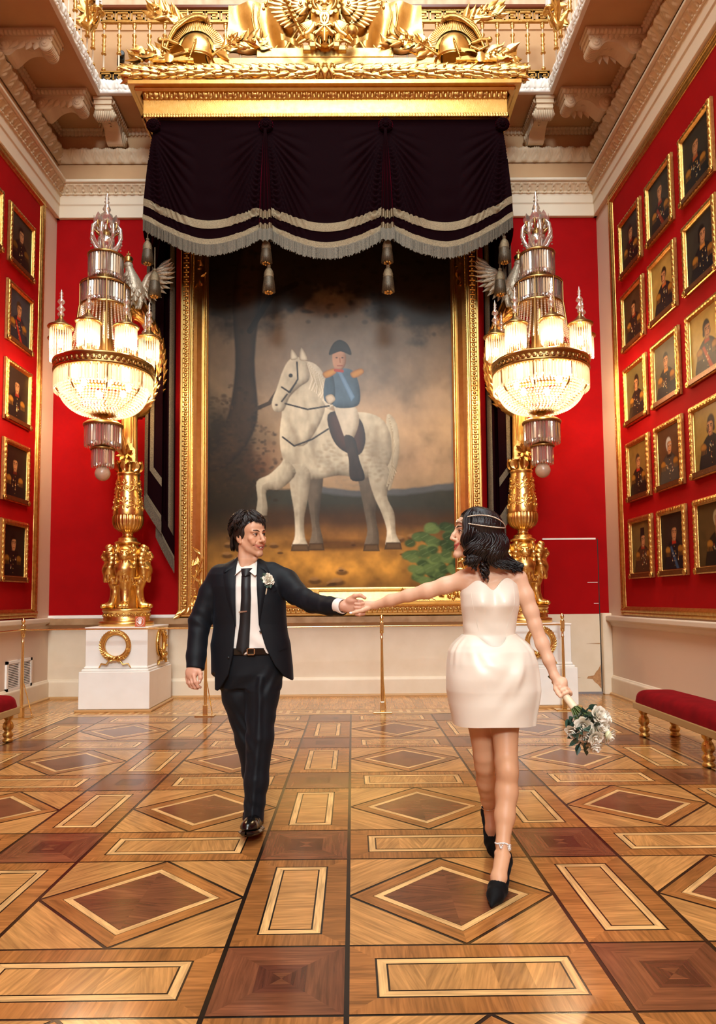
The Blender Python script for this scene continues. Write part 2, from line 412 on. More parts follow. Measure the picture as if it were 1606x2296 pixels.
# --- floor: every inlaid piece of the parquet is its own polygon, gaps show the black base
def parquet():
    V, F, C, U = [], [], [], []
    rr = random.Random(3)
    OAK, OAKD, MAPLE, WAL, WALD = srgb(196, 140, 80), srgb(165, 106, 54), srgb(233, 183, 119), srgb(122, 72, 46), srgb(92, 50, 34)
    def poly(p, c, g=(1, 0), var=.12):
        k = 1+rr.uniform(-var, var); off = (rr.uniform(0, 50), rr.uniform(0, 50))
        n = len(V); V.extend([(x, y, 0) for x, y in p]); F.append(tuple(range(n, n+len(p))))
        gl = math.hypot(*g); gx, gy = g[0]/gl, g[1]/gl
        for x, y in p:
            C.append((c[0]*k, c[1]*k, c[2]*k, 1)); U.append((x*gx+y*gy+off[0], -x*gy+y*gx+off[1]))
    def ring(o, i, c, along, var=.1):
        n = len(o)
        for k in range(n):
            a, b = o[k], o[(k+1) % n]; d = (b[0]-a[0], b[1]-a[1])
            poly([o[k], o[(k+1) % n], i[(k+1) % n], i[k]], c, d if along else (-d[1], d[0]), var)
    def rect(x0, y0, x1, y1, e=0.): return [(x0+e, y0+e), (x1-e, y0+e), (x1-e, y1-e), (x0+e, y1-e)]
    w, n, u0, v0 = .9179, .4609, -.4906, 2.3822; per = w+n
    def panel(x0, y0, x1, y1):
        a = rect(x0, y0, x1, y1); e = .092
        ring(a, rect(x0, y0, x1, y1, e), OAKD, False, .16)
        ring(rect(x0, y0, x1, y1, e+.008), rect(x0, y0, x1, y1, e+.040), MAPLE, True, .05)
        b = rect(x0, y0, x1, y1, e+.047); (xa, ya), (xb, yb) = b[0], b[2]
        if xb-xa > yb-ya:
            k = 5
            for i in range(k): poly(rect(xa+(xb-xa)*i/k, ya, xa+(xb-xa)*(i+1)/k, yb), OAK, (rr.choice((.25, -.25, .4)), 1), .10)
        else:
            poly(b, OAK, (1, .06), .06)
    def diamond(x0, y0, x1, y1):
        xm, ym = (x0+x1)/2, (y0+y1)/2; hx, hy = (x1-x0)/2, (y1-y0)/2
        D = lambda s: [(xm, ym-hy*s), (xm+hx*s, ym), (xm, ym+hy*s), (xm-hx*s, ym)]
        o = D(1.); g = .014
        for k, (cx, cy) in enumerate(((x1, y0), (x1, y1), (x0, y1), (x0, y0))):
            a, b = o[k], o[(k+1) % 4]; sx = 1 if cx > xm else -1; sy = 1 if cy > ym else -1
            poly([(a[0]+(sx*g if a[0] == xm else 0), a[1]+(sy*g if a[0] != xm else 0)), (cx, cy), (b[0]+(sx*g if b[0] == xm else 0), b[1]+(sy*g if b[0] != xm else 0))][::(1 if sx*sy < 0 else -1)], OAK, (sx, -sy), .10)
        ring(D(.985), D(.775), OAKD, True, .12)
        ring(D(.767), D(.672), MAPLE, True, .05)
        i = D(.665)
        for k in range(4): poly([i[k], i[(k+1) % 4], (xm, ym)], WAL, (1, .25 if k % 2 else -.25), .16)
    def square(x0, y0, x1, y1):
        a = rect(x0, y0, x1, y1); s = x1-x0; last = a; c = ((x0+x1)/2, (y0+y1)/2)
        for e, cc in ((.30, WAL), (.42, WALD)):
            b = rect(x0, y0, x1, y1, s*e); ring(last, b, cc, True, .14); last = b
        for k in range(4): poly([last[k], last[(k+1) % 4], c], WALD if k % 2 else WAL, (0, 1) if k % 2 else (1, 0), .1)
    gx, gy = .009, .006
    fx0, fx1, fy1 = u0-2*per, u0+2*per+n, v0+4*per+n
    for i in range(-2, 3):
        for j in range(-5, 5):
            xa, ya = u0+i*per, v0+j*per
            for (a0, a1, an) in ((xa, xa+n, 1), (xa+n, xa+per, 0)):
                for (b0, b1, bn) in ((ya, ya+n, 1), (ya+n, ya+per, 0)):
                    if a0 > fx1-.01 or b0 > fy1-.01: continue
                    q = (a0+gx, b0+gy, a1-gx, b1-gy)
                    if an and bn: square(*q)
                    elif an or bn: panel(*q)
                    else: diamond(*q)
    # border: maple line, Greek key, maple line, then plain boards to the walls
    yb0, ye = fy1+.03, YB-.02
    def band(A, d, nrm, L, hgt):
        """a strip from A along d, across nrm"""
        P = lambda s, t: (A[0]+d[0]*s+nrm[0]*t, A[1]+d[1]*s+nrm[1]*t)
        def R(s0, t0, s1, t1, c, g, var=.06):
            p = [P(s0, t0), P(s1, t0), P(s1, t1), P(s0, t1)]
            ar = (p[1][0]-p[0][0])*(p[2][1]-p[0][1])-(p[1][1]-p[0][1])*(p[2][0]-p[0][0])
            poly(p if ar > 0 else p[::-1], c, g, var)
        R(0, 0, L, .025, MAPLE, d)
        R(0, hgt-.025, L, hgt, MAPLE, d)
        up = hgt-.09; k = max(1, round(L/(up*1.35))); pw = L/k
        rows = ('11111110', '10000010', '10111010', '10100010', '10111110', '10000000', '11111111')
        for i in range(k):
            for j, row in enumerate(rows):
                q = 0
                while q < 8:
                    if row[q] == '1':
                        e = q
                        while e < 8 and row[e] == '1': e += 1
                        R((i+q/8)*pw, .045+(6-j)/7*up, (i+e/8)*pw, .045+(7-j)/7*up, MAPLE, d, .03); q = e
                    else: q += 1
    kh = .36
    # oak ground under the key goes in slightly lower, one polygon per length
    low = []
    def lowrect(x0, y0, x1, y1): low.append((x0, y0, x1, y1))
    lowrect(fx0-.02-kh, v0-5*per, fx0-.02, fy1+.02+kh); lowrect(fx1+.02, v0-5*per, fx1+.02+kh, fy1+.02+kh); lowrect(fx0-.02, fy1+.02, fx1+.02, fy1+.02+kh)
    band((fx0-.02, fy1+.02), (1, 0), (0, 1), fx1-fx0+.04, kh)
    band((fx0-.02, fy1+.02+kh), (0, -1), (-1, 0), 9.0, kh)
    band((fx1+.02, fy1+.02+kh), (0, -1), (1, 0), 9.0, kh)
    yk = fy1+.03+kh
    x = XL
    while x < XR:
        ln = rr.uniform(.10, .14); poly(rect(x, yk, min(x+ln, XR)-.001, YB), OAK, (0, 1), .10); x += ln
    for xa, xb in ((XL, fx0-.03-kh), (fx1+.03+kh, XR)):
        y = v0-5*per
        while y < yk:
            ln = rr.uniform(.10, .14); poly(rect(xa, y, xb, min(y+ln, yk)-.001), OAK, (1, 0), .10); y += ln
    # the long inlay pieces lie 0.4 mm above the oak ground of the key band, itself above the black base
    n0 = len(F)
    for (x0, y0, x1, y1) in low:
        n = len(V); V.extend([(x0, y0, -.0006), (x1, y0, -.0006), (x1, y1, -.0006), (x0, y1, -.0006)]); F.append((n, n+1, n+2, n+3))
        for q in ((x0, y0), (x1, y0), (x1, y1), (x0, y1)): C.append((*srgb(180, 124, 68), 1)); U.append((q[1], q[0]) if y1-y0 > 3 else q)
    n = len(V); b = (XL-.3, YF, XR+.3, YB+.3)
    V.extend([(b[0], b[1], -.0012), (b[2], b[1], -.0012), (b[2], b[3], -.0012), (b[0], b[3], -.0012)]); F.append((n, n+1, n+2, n+3))
    for q in range(4): C.append((*srgb(34, 24, 18), 1)); U.append((0, 0))
    me = bpy.data.meshes.new('floor'); me.from_pydata(V, [], F)
    ca = me.color_attributes.new('paint', 'FLOAT_COLOR', 'CORNER'); uv = me.uv_layers.new(name='UVMap')
    li = np.array([l.vertex_index for l in me.loops])
    ca.data.foreach_set('color', np.array(C, dtype=np.float32)[li].ravel())
    uv.data.foreach_set('uv', np.array(U, dtype=np.float32)[li].ravel())
    m = bpy.data.materials.new('parquet_wood'); m.use_nodes = True; nt = m.node_tree; bs = nt.nodes['Principled BSDF']; L = nt.links.new
    at = nt.nodes.new('ShaderNodeAttribute'); at.attribute_name = 'paint'
    tc = nt.nodes.new('ShaderNodeTexCoord')
    mp = nt.nodes.new('ShaderNodeMapping'); mp.inputs['Scale'].default_value = (5, 75, 1); L(tc.outputs['UV'], mp.inputs[0])
    n1 = nt.nodes.new('ShaderNodeTexNoise'); n1.inputs['Scale'].default_value = 1; n1.inputs['Detail'].default_value = 7; n1.inputs['Distortion'].default_value = .6; L(mp.outputs[0], n1.inputs['Vector'])
    mp2 = nt.nodes.new('ShaderNodeMapping'); mp2.inputs['Scale'].default_value = (1.6, 7, 1); L(tc.outputs['UV'], mp2.inputs[0])
    n2 = nt.nodes.new('ShaderNodeTexNoise'); n2.inputs['Scale'].default_value = 1; n2.inputs['Detail'].default_value = 3; n2.inputs['Distortion'].default_value = 1.2; L(mp2.outputs[0], n2.inputs['Vector'])
    r1 = nt.nodes.new('ShaderNodeMapRange'); r1.inputs['From Min'].default_value = .32; r1.inputs['From Max'].default_value = .68; r1.inputs['To Min'].default_value = .66; r1.inputs['To Max'].default_value = 1.16; L(n1.outputs[0], r1.inputs[0])
    r2 = nt.nodes.new('ShaderNodeMapRange'); r2.inputs['From Min'].default_value = .3; r2.inputs['From Max'].default_value = .7; r2.inputs['To Min'].default_value = .72; r2.inputs['To Max'].default_value = 1.18; L(n2.outputs[0], r2.inputs[0])
    mu = nt.nodes.new('ShaderNodeMath'); mu.operation = 'MULTIPLY'; L(r1.outputs[0], mu.inputs[0]); L(r2.outputs[0], mu.inputs[1])
    vm = nt.nodes.new('ShaderNodeVectorMath'); vm.operation = 'SCALE'; L(at.outputs['Color'], vm.inputs[0]); L(mu.outputs[0], vm.inputs['Scale'])
    L(vm.outputs[0], bs.inputs['Base Color'])
    n3 = nt.nodes.new('ShaderNodeTexNoise'); n3.inputs['Scale'].default_value = 2.2; n3.inputs['Detail'].default_value = 4; L(tc.outputs['Object'], n3.inputs['Vector'])
    r3 = nt.nodes.new('ShaderNodeMapRange'); r3.inputs['To Min'].default_value = .11; r3.inputs['To Max'].default_value = .24; L(n3.outputs[0], r3.inputs[0]); L(r3.outputs[0], bs.inputs['Roughness'])
    bs.inputs['Specular IOR Level'].default_value = .5
    bp = nt.nodes.new('ShaderNodeBump'); bp.inputs['Strength'].default_value = .05; bp.inputs['Distance'].default_value = .004; L(n1.outputs[0], bp.inputs['Height']); L(bp.outputs[0], bs.inputs['Normal'])
    me.materials.append(m); o = bpy.data.objects.new('floor', me); COL.objects.link(o); o['kind'] = 'structure'
parquet()

# --- walls (boxes with depth; colour zones are separate faces)
def wall(name, boxes, mats):
    b = MB()
    for lo, hi, mi in boxes: b.box(lo, hi, mi=mi)
    return structure(name, b, mats)
TH = .30
wall('wall_back', [((XL-TH, YB, ZD), (XR+TH, YB+TH, ZA), 0), ((XL-TH, YB, 0), (XR+TH, YB+TH, ZD), 1),
                   ((XL-TH, YB, ZA), (XR+TH, YB+TH, ZS+.18), 2), ((XL-TH, YB, ZS+.18), (XR+TH, YB+TH, TOPZ), 2)], [RED, DADO, PEACH])
GL, GR = 9.50, 9.40                                 # far ends of the gilt framed red panels
wall('wall_left', [((XL-TH, YF, 1.10), (XL, GL, ZA), 0), ((XL-TH, GL, 1.10), (XL, YB, ZA), 1), ((XL-TH, YF, 0), (XL, YB, 1.10), 1), ((XL-TH, YF, ZA), (XL, YB, TOPZ), 2)], [RED, mat('pale_wall_paint', srgb(212, 186, 164), .6), PEACH])
wall('wall_right', [((XR, YF, 1.10), (XR+TH, GR, ZA), 0), ((XR, GR, 1.10), (XR+TH, YB, ZA), 1), ((XR, YF, 0), (XR+TH, YB, 1.10), 1), ((XR, YF, ZA), (XR+TH, YB, TOPZ), 2)], [RED, MATS['pale_wall_paint'], PEACH])
wall('wall_front', [((XL-TH, YF-TH, 0), (XR+TH, YF, 7.2), 0), ((XL-TH, YF-TH, 7.2), (XR+TH, YF, TOPZ), 1)], [RED, PEACH])
wall('ceiling', [((XL, YF, ZS), (OL, YB, ZS+.17), 0), ((OR, YF, ZS), (XR, YB, ZS+.17), 0), ((OL, OY, ZS), (OR, YB, ZS+.17), 0)], [PEACH])
wall('ceiling_vault', [((XL-TH, YF-TH, TOPZ), (XR+TH, YB+TH, TOPZ+.2), 0)], [CREAM])
# dado boards, skirting, chair rails
for nm, A, B, out in (('back', (XL, YB, 0), (2.60, YB, 0), (0, -1, 0)), ('left', (XL, YF, 0), (XL, YB, 0), (1, 0, 0)), ('right', (XR, YB, 0), (XR, YF, 0), (-1, 0, 0))):
    b = MB(); b2 = MB()
    relief(b, A, B, out, (0, 0, 1), [(.035, .02), (.035, .225), (.030, .235), (.018, .245), (.018, .255), (.0, .262)], lambda s, t: s*0+t*0, 1., 0, res=1.5, nt=30)
    structure('baseboard_'+nm, b, DADO)
    relief(b2, A, B, out, (0, 0, 1), [(.062, 0), (.062, .022), (.045, .032), (.034, .034)], lambda s, t: s*0+t*0, 1., 0, res=1.5, nt=12)
    structure('trim_'+{'back': '1', 'left': '2', 'right': '3'}[nm], b2, mat('oak_skirting', srgb(186, 140, 88), .35))
LEDGE = mat('worn_tan_paint', srgb(166, 130, 92), .55, noise=(7, .35, srgb(138, 100, 62)))
b = MB(); b.bbox((XL, YB-.16, 1.0), (2.62, YB+.02, 1.085), .006); structure('trim_4', b, LEDGE)
b = MB(); b.bbox((XL, YB-.03, 1.085), (2.62, YB+.02, 1.13), .006); structure('trim_5', b, WHITE)
for k, (x0, sg, z) in enumerate(((XL, 1, 1.03), (XR, -1, 1.0))):
    b = MB()
    relief(b, (x0, YF, z) if sg > 0 else (x0, YB, z), (x0, YB, z) if sg > 0 else (x0, YF, z), (sg, 0, 0), (0, 0, 1), [(0, -.075), (.02, -.06), (.03, -.02), (.075, 0), (.085, .01), (.085, .058), (.075, .068), (0, .070)], lambda s, t: s*0+t*0, 1, 0, res=1.5, nt=40)
    structure('trim_%d' % (6+k), b, mat('rail_paint', srgb(214, 196, 174), .5) if k == 0 else MATS['rail_paint'])
# gilt frames round the red panels of the side walls
def gilt_bead_frame(name, x, sg, y1, z0, z1):
    b = MB(); y0 = -6.0
    prof = [(0, 0), (.03, .004), (.034, .03), (.022, .036), (.022, .044), (.030, .05), (.030, .085), (.018, .095), (.010, .11), (0, .112)]
    def bead(A, B, up, fl):
        relief(b, A, B, (sg, 0, 0), up, prof, lambda s, t: (np.sqrt(np.clip(1-((s-.5)/.5)**2, 0, 1)))*((t > .45) & (t < .72)), .036, .010, res=.012, nt=26)
    bead((x, y1, z0), (x, y1, z1), (0, -1, 0), 0)
    bead((x, y0, z0), (x, y1, z0), (0, 0, 1), 0)
    bead((x, y0, z1), (x, y1, z1), (0, 0, -1), 0)
    return structure(name, b, GOLDM)
gilt_bead_frame('trim_8', XL, 1, GL, 1.115, 6.76)
gilt_bead_frame('trim_9', XR, -1, GR, 1.085, 6.72)

# --- entablature running round three sides
flat0 = lambda s, t: s*0+t*0
def course(name, prof, hf, per, amp, m, nt=14, res=.014, y0=4.5):
    b = MB()
    relief(b, (XL, YB, 0), (XR, YB, 0), (0, -1, 0), (0, 0, 1), prof, hf, per, amp, res, nt)
    relief(b, (XL, y0, 0), (XL, YB, 0), (1, 0, 0), (0, 0, 1), prof, hf, per, amp, res, nt)
    relief(b, (XR, YB, 0), (XR, y0, 0), (-1, 0, 0), (0, 0, 1), prof, hf, per, amp, res, nt)
    if y0 > YF:
        relief(b, (XL, YF, 0), (XL, y0, 0), (1, 0, 0), (0, 0, 1), prof, flat0, 1, 0, 2., nt)
        relief(b, (XR, y0, 0), (XR, YF, 0), (-1, 0, 0), (0, 0, 1), prof, flat0, 1, 0, 2., nt)
    return structure(name, b, m)
course('trim_10', [(0, ZA-.03), (.05, ZA-.03), (.05, ZA+.15), (.065, ZA+.155), (.065, ZC0-.02), (.07, ZC0)], flat0, 1, 0, CREAM, nt=30, res=2.)
course('trim_11', [(.065, ZC0), (.075, ZC0+.004), (.078, ZC0+.03), (.070, ZC0+.035), (.10, ZC0+.07), (.15, ZC0+.13)], h_scroll, .115, .030, PLASTER, nt=22, res=.010)
course('trim_12', [(.13, ZC1-.048), (.19, ZC1-.045), (.19, ZC1), (0, ZC1+.004)], flat0, 1, 0, CREAM, nt=16, res=2.)
course('trim_13', [(.02, ZE0), (.035, ZE0+.01), (.06, ZE0+.06), (.11, ZE1-.03), (.11, ZE1), (.0, ZE1+.01)], h_leaf, .165, .030, PLASTER, nt=22, res=.012)
course('trim_14', [(0, ZS-.085), (.03, ZS-.08), (.03, ZS-.03), (.055, ZS-.02), (.055, ZS)], h_dent, .055, .02, PLASTER, nt=14, res=.011)
# white foliage fascia on the edge of the gallery
b = MB()
fp = [(.0, -.01), (.05, -.005), (.05, .03), (.03, .035), (.05, .07), (.06, .12), (.05, .165), (.0, .175)]
hfa = lambda s, t: np.clip(h_leaf(s, t)*.6+.5*h_scroll((s*1.7) % 1, t), 0, 1)*((t > .25))
relief(b, (OL, OY, ZS), (OR, OY, ZS), (0, -1, 0), (0, 0, 1), fp, hfa, .21, .035, .012, 20)
relief(b, (OL, 4.5, ZS), (OL, OY, ZS), (1, 0, 0), (0, 0, 1), fp, hfa, .21, .035, .012, 20)
relief(b, (OR, OY, ZS), (OR, 4.5, ZS), (-1, 0, 0), (0, 0, 1), fp, hfa, .21, .035, .012, 20)
structure('trim_15', b, WHITE)
# upper gallery wall: panel mouldings and grey painted foliage band
b = MB()
for x0, x1 in ((-3.9, -2.3), (-2.2, -1.3), (-1.2, .6), (.7, 1.6), (1.7, 3.3)):
    for (a, c) in (((x0, 8.5), (x1, 8.5)), ((x0, 9.60), (x1, 9.60)), ((x0, 8.5), (x0, 9.60)), ((x1, 8.5), (x1, 9.60))):
        b.box((min(a[0], c[0])-.012, YB-.018, min(a[1], c[1])-.012), (max(a[0], c[0])+.012, YB+.01, max(a[1], c[1])+.012))
structure('trim_16', b, PEACH)
b = MB(); relief(b, (XL, YB, 9.72), (XR, YB, 9.72), (0, -1, 0), (0, 0, 1), [(0, 0), (.03, .01), (.03, .05), (.012, .06), (.012, .62), (.03, .63), (.03, .68), (0, .69)], lambda s, t: h_scroll(s, t)*((t > .15) & (t < .85)), .62, .03, .02, 40)
structure('trim_17', b, mat('grisaille_band', srgb(226, 200, 170), .7, noise=(7, .5, srgb(205, 172, 138))))

# --- jib door in the back wall
b = MB(); b2 = MB()
dx0, dx1 = 2.64, 3.40
b.box((dx0, YB-.012, ZD), (dx1, YB+.01, 2.12), mi=0); b.box((dx0, YB-.012, .03), (dx1, YB+.01, ZD), mi=1)
structure('door_1', b, [RED, DADO])
b2.box((dx1, YB-.011, .02), (dx1+.012, YB+.01, 2.13)); b2.box((dx0, YB-.012, 0.0), (dx1+.012, YB+.01, .03), mi=1); b2.box((dx0, YB-.016, 2.118), (dx1-.02, YB+.01, 2.140), mi=2)  # white strip over the door paints the light caught in its gap
for x0, x1, z in ((3.25, 3.39, 1.52), (3.33, 3.395, 1.23)): b2.box((x0, YB-.0135, z), (x1, YB, z+.008), mi=2)
structure('trim_18', b2, [mat('dark_gap', (.02, .012, .008), .8), mat('door_sill_metal', srgb(150, 150, 158), .35, .6), mat('filler_and_lit_gap', srgb(235, 228, 222), .7)])
b3 = MB()
pt = [(3.397, .07), (3.397, .40), (3.36, .33), (3.33, .30), (3.30, .25), (3.22, .24), (3.20, .21), (3.28, .20), (3.31, .16), (3.35, .13)]
b3.prism(pt, YB-.0142, YB-.0125); b3.prism([(2.75, .215), (2.82, .235), (2.9, .22), (3.0, .228), (3.12, .222), (3.0, .215), (2.88, .205)], YB-.0142, YB-.0125)
b3.prism([(3.20, .685), (3.395, .690), (3.395, .678)], YB-.0142, YB-.0125)
structure('trim_19', b3, mat('bare_plywood', srgb(196, 146, 98), .8, noise=(30, .5, srgb(150, 100, 60))))
b = MB(); b.bbox((3.415, YB-.10, 0), (3.54, YB+.02, 1.1), .01); structure('trim_20', b, DADO)

# --- corbels under the gallery
def corbel_mesh():
    """root at the wall (y=0) on the soffit (z=0), reaches out to -y"""
    b = MB(); W = .11
    b.bbox((-W-.02, -.72, -.045), (W+.02, 0, 0), .008)
    relief(b, (-W-.01, -.71, -.095), (-W-.01, 0, -.095), (-1, 0, 0), (0, 0, 1), [(0, 0), (.02, .02), (.025, .05)], h_dent, .05, .015, .010, 8)
    relief(b, (W+.01, 0, -.095), (W+.01, -.71, -.095), (1, 0, 0), (0, 0, 1), [(0, 0), (.02, .02), (.025, .05)], h_dent, .05, .015, .010, 8)
    b.box((-W-.01, -.70, -.10), (W+.01, 0, -.045))
    # S shaped body
    t = np.linspace(0, 1, 28); top = -.10
    lower = -.10-.05-.17*np.exp(-((t-.80)/.20)**2)-.10*np.exp(-((t-.16)/.10)**2)-.03*np.sin(t*PI)
    yy = -.68+t*.66
    poly = [(y, z) for y, z in zip(yy, lower)]+[(-.0, top), (-.68, top)]
    m = RZ(PI/2)
    n = len(poly); v = [(-W, y, z) for y, z in poly]+[(W, y, z) for y, z in poly]
    b.add(v, [tuple(range(n))[::-1], tuple(range(n, 2*n))]+[(i, (i+1) % n, n+(i+1) % n, n+i) for i in range(n)], None, 0, False)
    for (y, z, r) in ((-.60, -.20, .075), (-.12, -.22, .10)):
        for sx in (-1, 1):
            for rr_, h in ((r, .012), (r*.66, .026), (r*.3, .04)):
                b.lathe([(rr_, 0), (rr_*.92, h), (rr_*.6, h+.004), (0, h+.004)], 18, T(sx*W, y, z) @ RY(sx*PI/2), caps=False)
        for k in range(-4, 5): b.tube([(k*W/4.5, y-r*.95*math.cos(a), z-r*.95*math.sin(a)) for a in np.linspace(-.2, PI-.3, 7)], .011, 5)
    # side acanthus
    for sx in (-1, 1):
        for k in range(5): b.leaf(.17-.015*k, .07, T(sx*(W+.004), -.20-.075*k, -.135-.01*k) @ RX(.5-.15*k) @ RY(sx*PI/2) @ RZ(PI*.9), curl=.12)
        for k in range(6): b.sphere((sx*W, -.66+.03*k, -.13), .016, 6, 4)
    for k in range(7): b.leaf(.12, .09, T(0, -.26-.05*k, -.185+.006*k) @ RX(PI) @ RZ(PI/2) , curl=.15)
    return b
cb = corbel_mesh()
first = None
def corbel(loc, rz, label):
    global first
    if first is None:
        first = cb.build('plaster_corbel', PLASTER); o = first
    else:
        o = first.copy(); COL.objects.link(o)
    o.location = loc; o.rotation_euler = (0, 0, rz); tag(o, label, 'corbel', 'plaster corbels under the gallery')
    return o
corbel((XL, 9.18, ZS), PI/2, 'scrolled plaster corbel on the left wall, the one nearest the back corner')
corbel((XL, 8.18, ZS), PI/2, 'scrolled plaster corbel on the left wall, the nearer one at the picture edge')
corbel((-3.30, YB, ZS), 0, 'scrolled plaster corbel on the back wall left of the gilt canopy')
corbel((XR, 9.18, ZS), -PI/2, 'scrolled plaster corbel on the right wall, the one nearest the back corner')
corbel((XR, 8.18, ZS), -PI/2, 'scrolled plaster corbel on the right wall, the nearer one')
corbel((2.65, YB, ZS), 0, 'scrolled plaster corbel on the back wall right of the gilt canopy')

# --- gallery railings
def railing(name, label, L, M0, step=.2):
    root = empty(name, label, 'railing'); root.matrix_world = M0
    n = int(L/step)
    b = MB(); b.bbox((0, -.045, 1.055), (L, .045, 1.115), .012); b.build('handrail', MAHOG, root)
    b = MB(); b.box((0, -.02, .875), (L, .02, .895)); b.box((0, -.02, 1.035), (L, .02, 1.055))
    k = round(L/.205); pw = L/k
    for i in range(k):
        for (x0, z0, x1, z1) in greek(.16): b.box(((i+x0*.92)*pw, -.014, .895+z0*.135), ((i+x1*.92)*pw, .006, .895+z1*.135))
    b.box((0, .008, .895), (L, .014, 1.035), mi=1); b.build('upper_key_fret', [GOLDM, PEACH], root)
    b = MB(); b.box((0, -.02, .17), (L, .02, .185)); b.box((0, -.02, .03), (L, .02, .045))
    k = round(L/.17); pw = L/k
    for i in range(k):
        for (x0, z0, x1, z1) in greek(.18): b.box(((i+x0*.92)*pw, -.014, .045+z0*.12), ((i+x1*.92)*pw, .006, .045+z1*.12))
    b.box((0, .008, .045), (L, .014, .17), mi=1); b.build('lower_key_fret', [GOLDM, MATS['dark_gap']], root)
    bb = MB()
    bb.lathe([(.012, .19), (.012, .88)], 8, mi=0)
    for z in (.21, .845): bb.lathe([(.012, z-.02), (.03, z-.008), (.03, z+.008), (.014, z+.03)], 10, mi=1)
    bb.lathe([(.012, .86), (.022, .84), (.030, .82), (.014, .78)], 10, mi=1)
    bb.lathe([(.014, .42), (.034, .435), (.034, .445), (.02, .46), (.026, .50), (.018, .54), (.030, .56), (.018, .58), (.026, .63), (.016, .67), (.034, .69), (.034, .70), (.014, .72)], 10, mi=1)
    src = None
    for i in range(n+1):
        if src is None: src = bb.build('baluster', [CREAM, GOLD], root); o = src
        else: o = src.copy(); COL.objects.link(o); o.parent = root
        o.location = (min(i*step+.04, L-.03), 0, 0)
    return root
ZG = ZS+.17
railing('gallery_railing', 'gilt balustrade with mahogany handrail on the back gallery behind the trophy', OR-OL-.04, T(OL+.02, OY+.04, ZG), .205)
railing('gallery_railing', 'gilt balustrade of the left gallery running off the top left edge', 4.2, T(OL-.05, OY-4.2, ZG) @ RZ(PI/2), .205)
railing('gallery_railing', 'gilt balustrade of the right gallery running off the top right edge', 4.2, T(OR+.05, OY, ZG) @ RZ(-PI/2), .205)
# ------------------------------------------------------------------ gilt canopy
CXM, CYF = -.293, 8.75                        # canopy axis, front plane of its frieze
FX = 2.317                                    # half width of the frieze
can = empty('gilt_canopy', 'gilded canopy cornice with oak leaf roll projecting from the gallery above the curtain', 'canopy', (CXM, CYF, 7.44))
def yb(y): return y-CYF
def zb(z): return z-7.44
def wrap_relief(b, prof, hf, per, amp, hw, res=.012, nt=16, mi=0, y1=YB-CYF-.0):
    """profile run along the left return, the front and the right return (out measured from the frieze plane)"""
    relief(b, (-hw, 0, 0), (hw, 0, 0), (0, -1, 0), (0, 0, 1), prof, hf, per, amp, res, nt, mi)
    relief(b, (-hw, y1, 0), (-hw, 0, 0), (-1, 0, 0), (0, 0, 1), prof, hf, per, amp, max(res, .02), nt, mi)
    relief(b, (hw, 0, 0), (hw, y1, 0), (1, 0, 0), (0, 0, 1), prof, hf, per, amp, max(res, .02), nt, mi)
b = MB(); b.box((-FX, 0, .02), (FX, YB-CYF-.3, .30)); b.build('frieze', GOLD, can)
b = MB(); wrap_relief(b, [(0, -.005), (.018, 0), (.022, .03), (.010, .034), (.012, .05), (.0, .055)], lambda s, t: np.where(t < .55, h_bead(s, t/.55), h_rope(s, t)*.6), .034, .010, FX, nt=20); b.build('rope_moulding', GOLDM, can)
b = MB(); wrap_relief(b, [(0, .235), (.012, .24), (.05, .335), (.055, .34)], lambda s, t: h_egg(s, t)*(t > .12), .062, .022, FX, nt=16, res=.010); b.build('egg_moulding', GOLDM, can)
b = MB(); b.bbox((-FX-.16, -.16, .335), (FX+.16, YB-CYF-.5, .395), .006); b.bbox((-FX-.10, -.10, .30), (FX+.10, .3, .345), .02); b.build('corona', GOLD, can)
# oak leaf roll: a bound half-round of overlapping leaves, with crossed ribbon in the middle
b = MB(); R = .115; zc = .395+R-.01
ends = FX+.20
b.tube([(-ends, -.10, zc), (ends, -.10, zc)], R*.80, 20)
b.bbox((-ends+.05, -.10, .395), (ends-.05, .6, zc+R*.8), .01)
b.build('leaf_roll_core', GOLDM, can)
lb = MB(); r2 = random.Random(5)
for sx in (-1, 1):
    k = 0; x = .10
    while x < ends-.04:
        for j, a in enumerate(np.linspace(-1.25, 1.45, 6)):
            aa = a+(.22 if k % 2 else 0)
            m = T(sx*x, -.10-.82*R*math.cos(aa), zc+.82*R*math.sin(aa)) @ RX(-aa) @ (RZ(0) if sx > 0 else RZ(PI)) @ Matrix(((1,0,0,0),(0,0,-1 if sx > 0 else 1,0),(0,1,0,0),(0,0,0,1)))
            # local z must point outwards (-y): build with an explicit frame
            nrm = Vector((0, -math.cos(aa), math.sin(aa))); xd = Vector((sx, 0, 0)); yd = nrm.cross(xd)
            mm = Matrix.Identity(4)
            for q in range(3): mm[q][0], mm[q][1], mm[q][2], mm[q][3] = xd[q], yd[q], nrm[q], (sx*x, -.10+nrm[1]*.80*R, zc+nrm[2]*.80*R)[q]
            lb.leaf(.17+r2.uniform(-.01, .02), .075, mm @ RZ(r2.uniform(-.2, .2)), curl=.16, ridge=.35, n=6, lob=.25)
            if (j+k) % 3 == 0: lb.sphere((sx*(x+.02), -.10+nrm[1]*.92*R, zc+nrm[2]*.92*R), .020, 7, 5)
        x += .115; k += 1
for s2 in (-1, 1):
    for off in (-.05, .05): lb.tube([(off+s2*.06*q, -.10-1.0*R*math.cos(q*1.3), zc+1.0*R*math.sin(q*1.3)) for q in np.linspace(-1, 1.2, 9)], .014, 6, sq=.4)
lb.build('oak_leaf_roll', GOLD, can)
for sx in (-1, 1): b = MB(); b.lathe([(R*.95, 0), (R*.9, .03), (R*.5, .045), (0, .05)], 18, T(sx*ends, -.10, zc) @ RY(sx*PI/2)); b.build('roll_end', GOLD, can)
b = MB(); zt = zc+R*.8
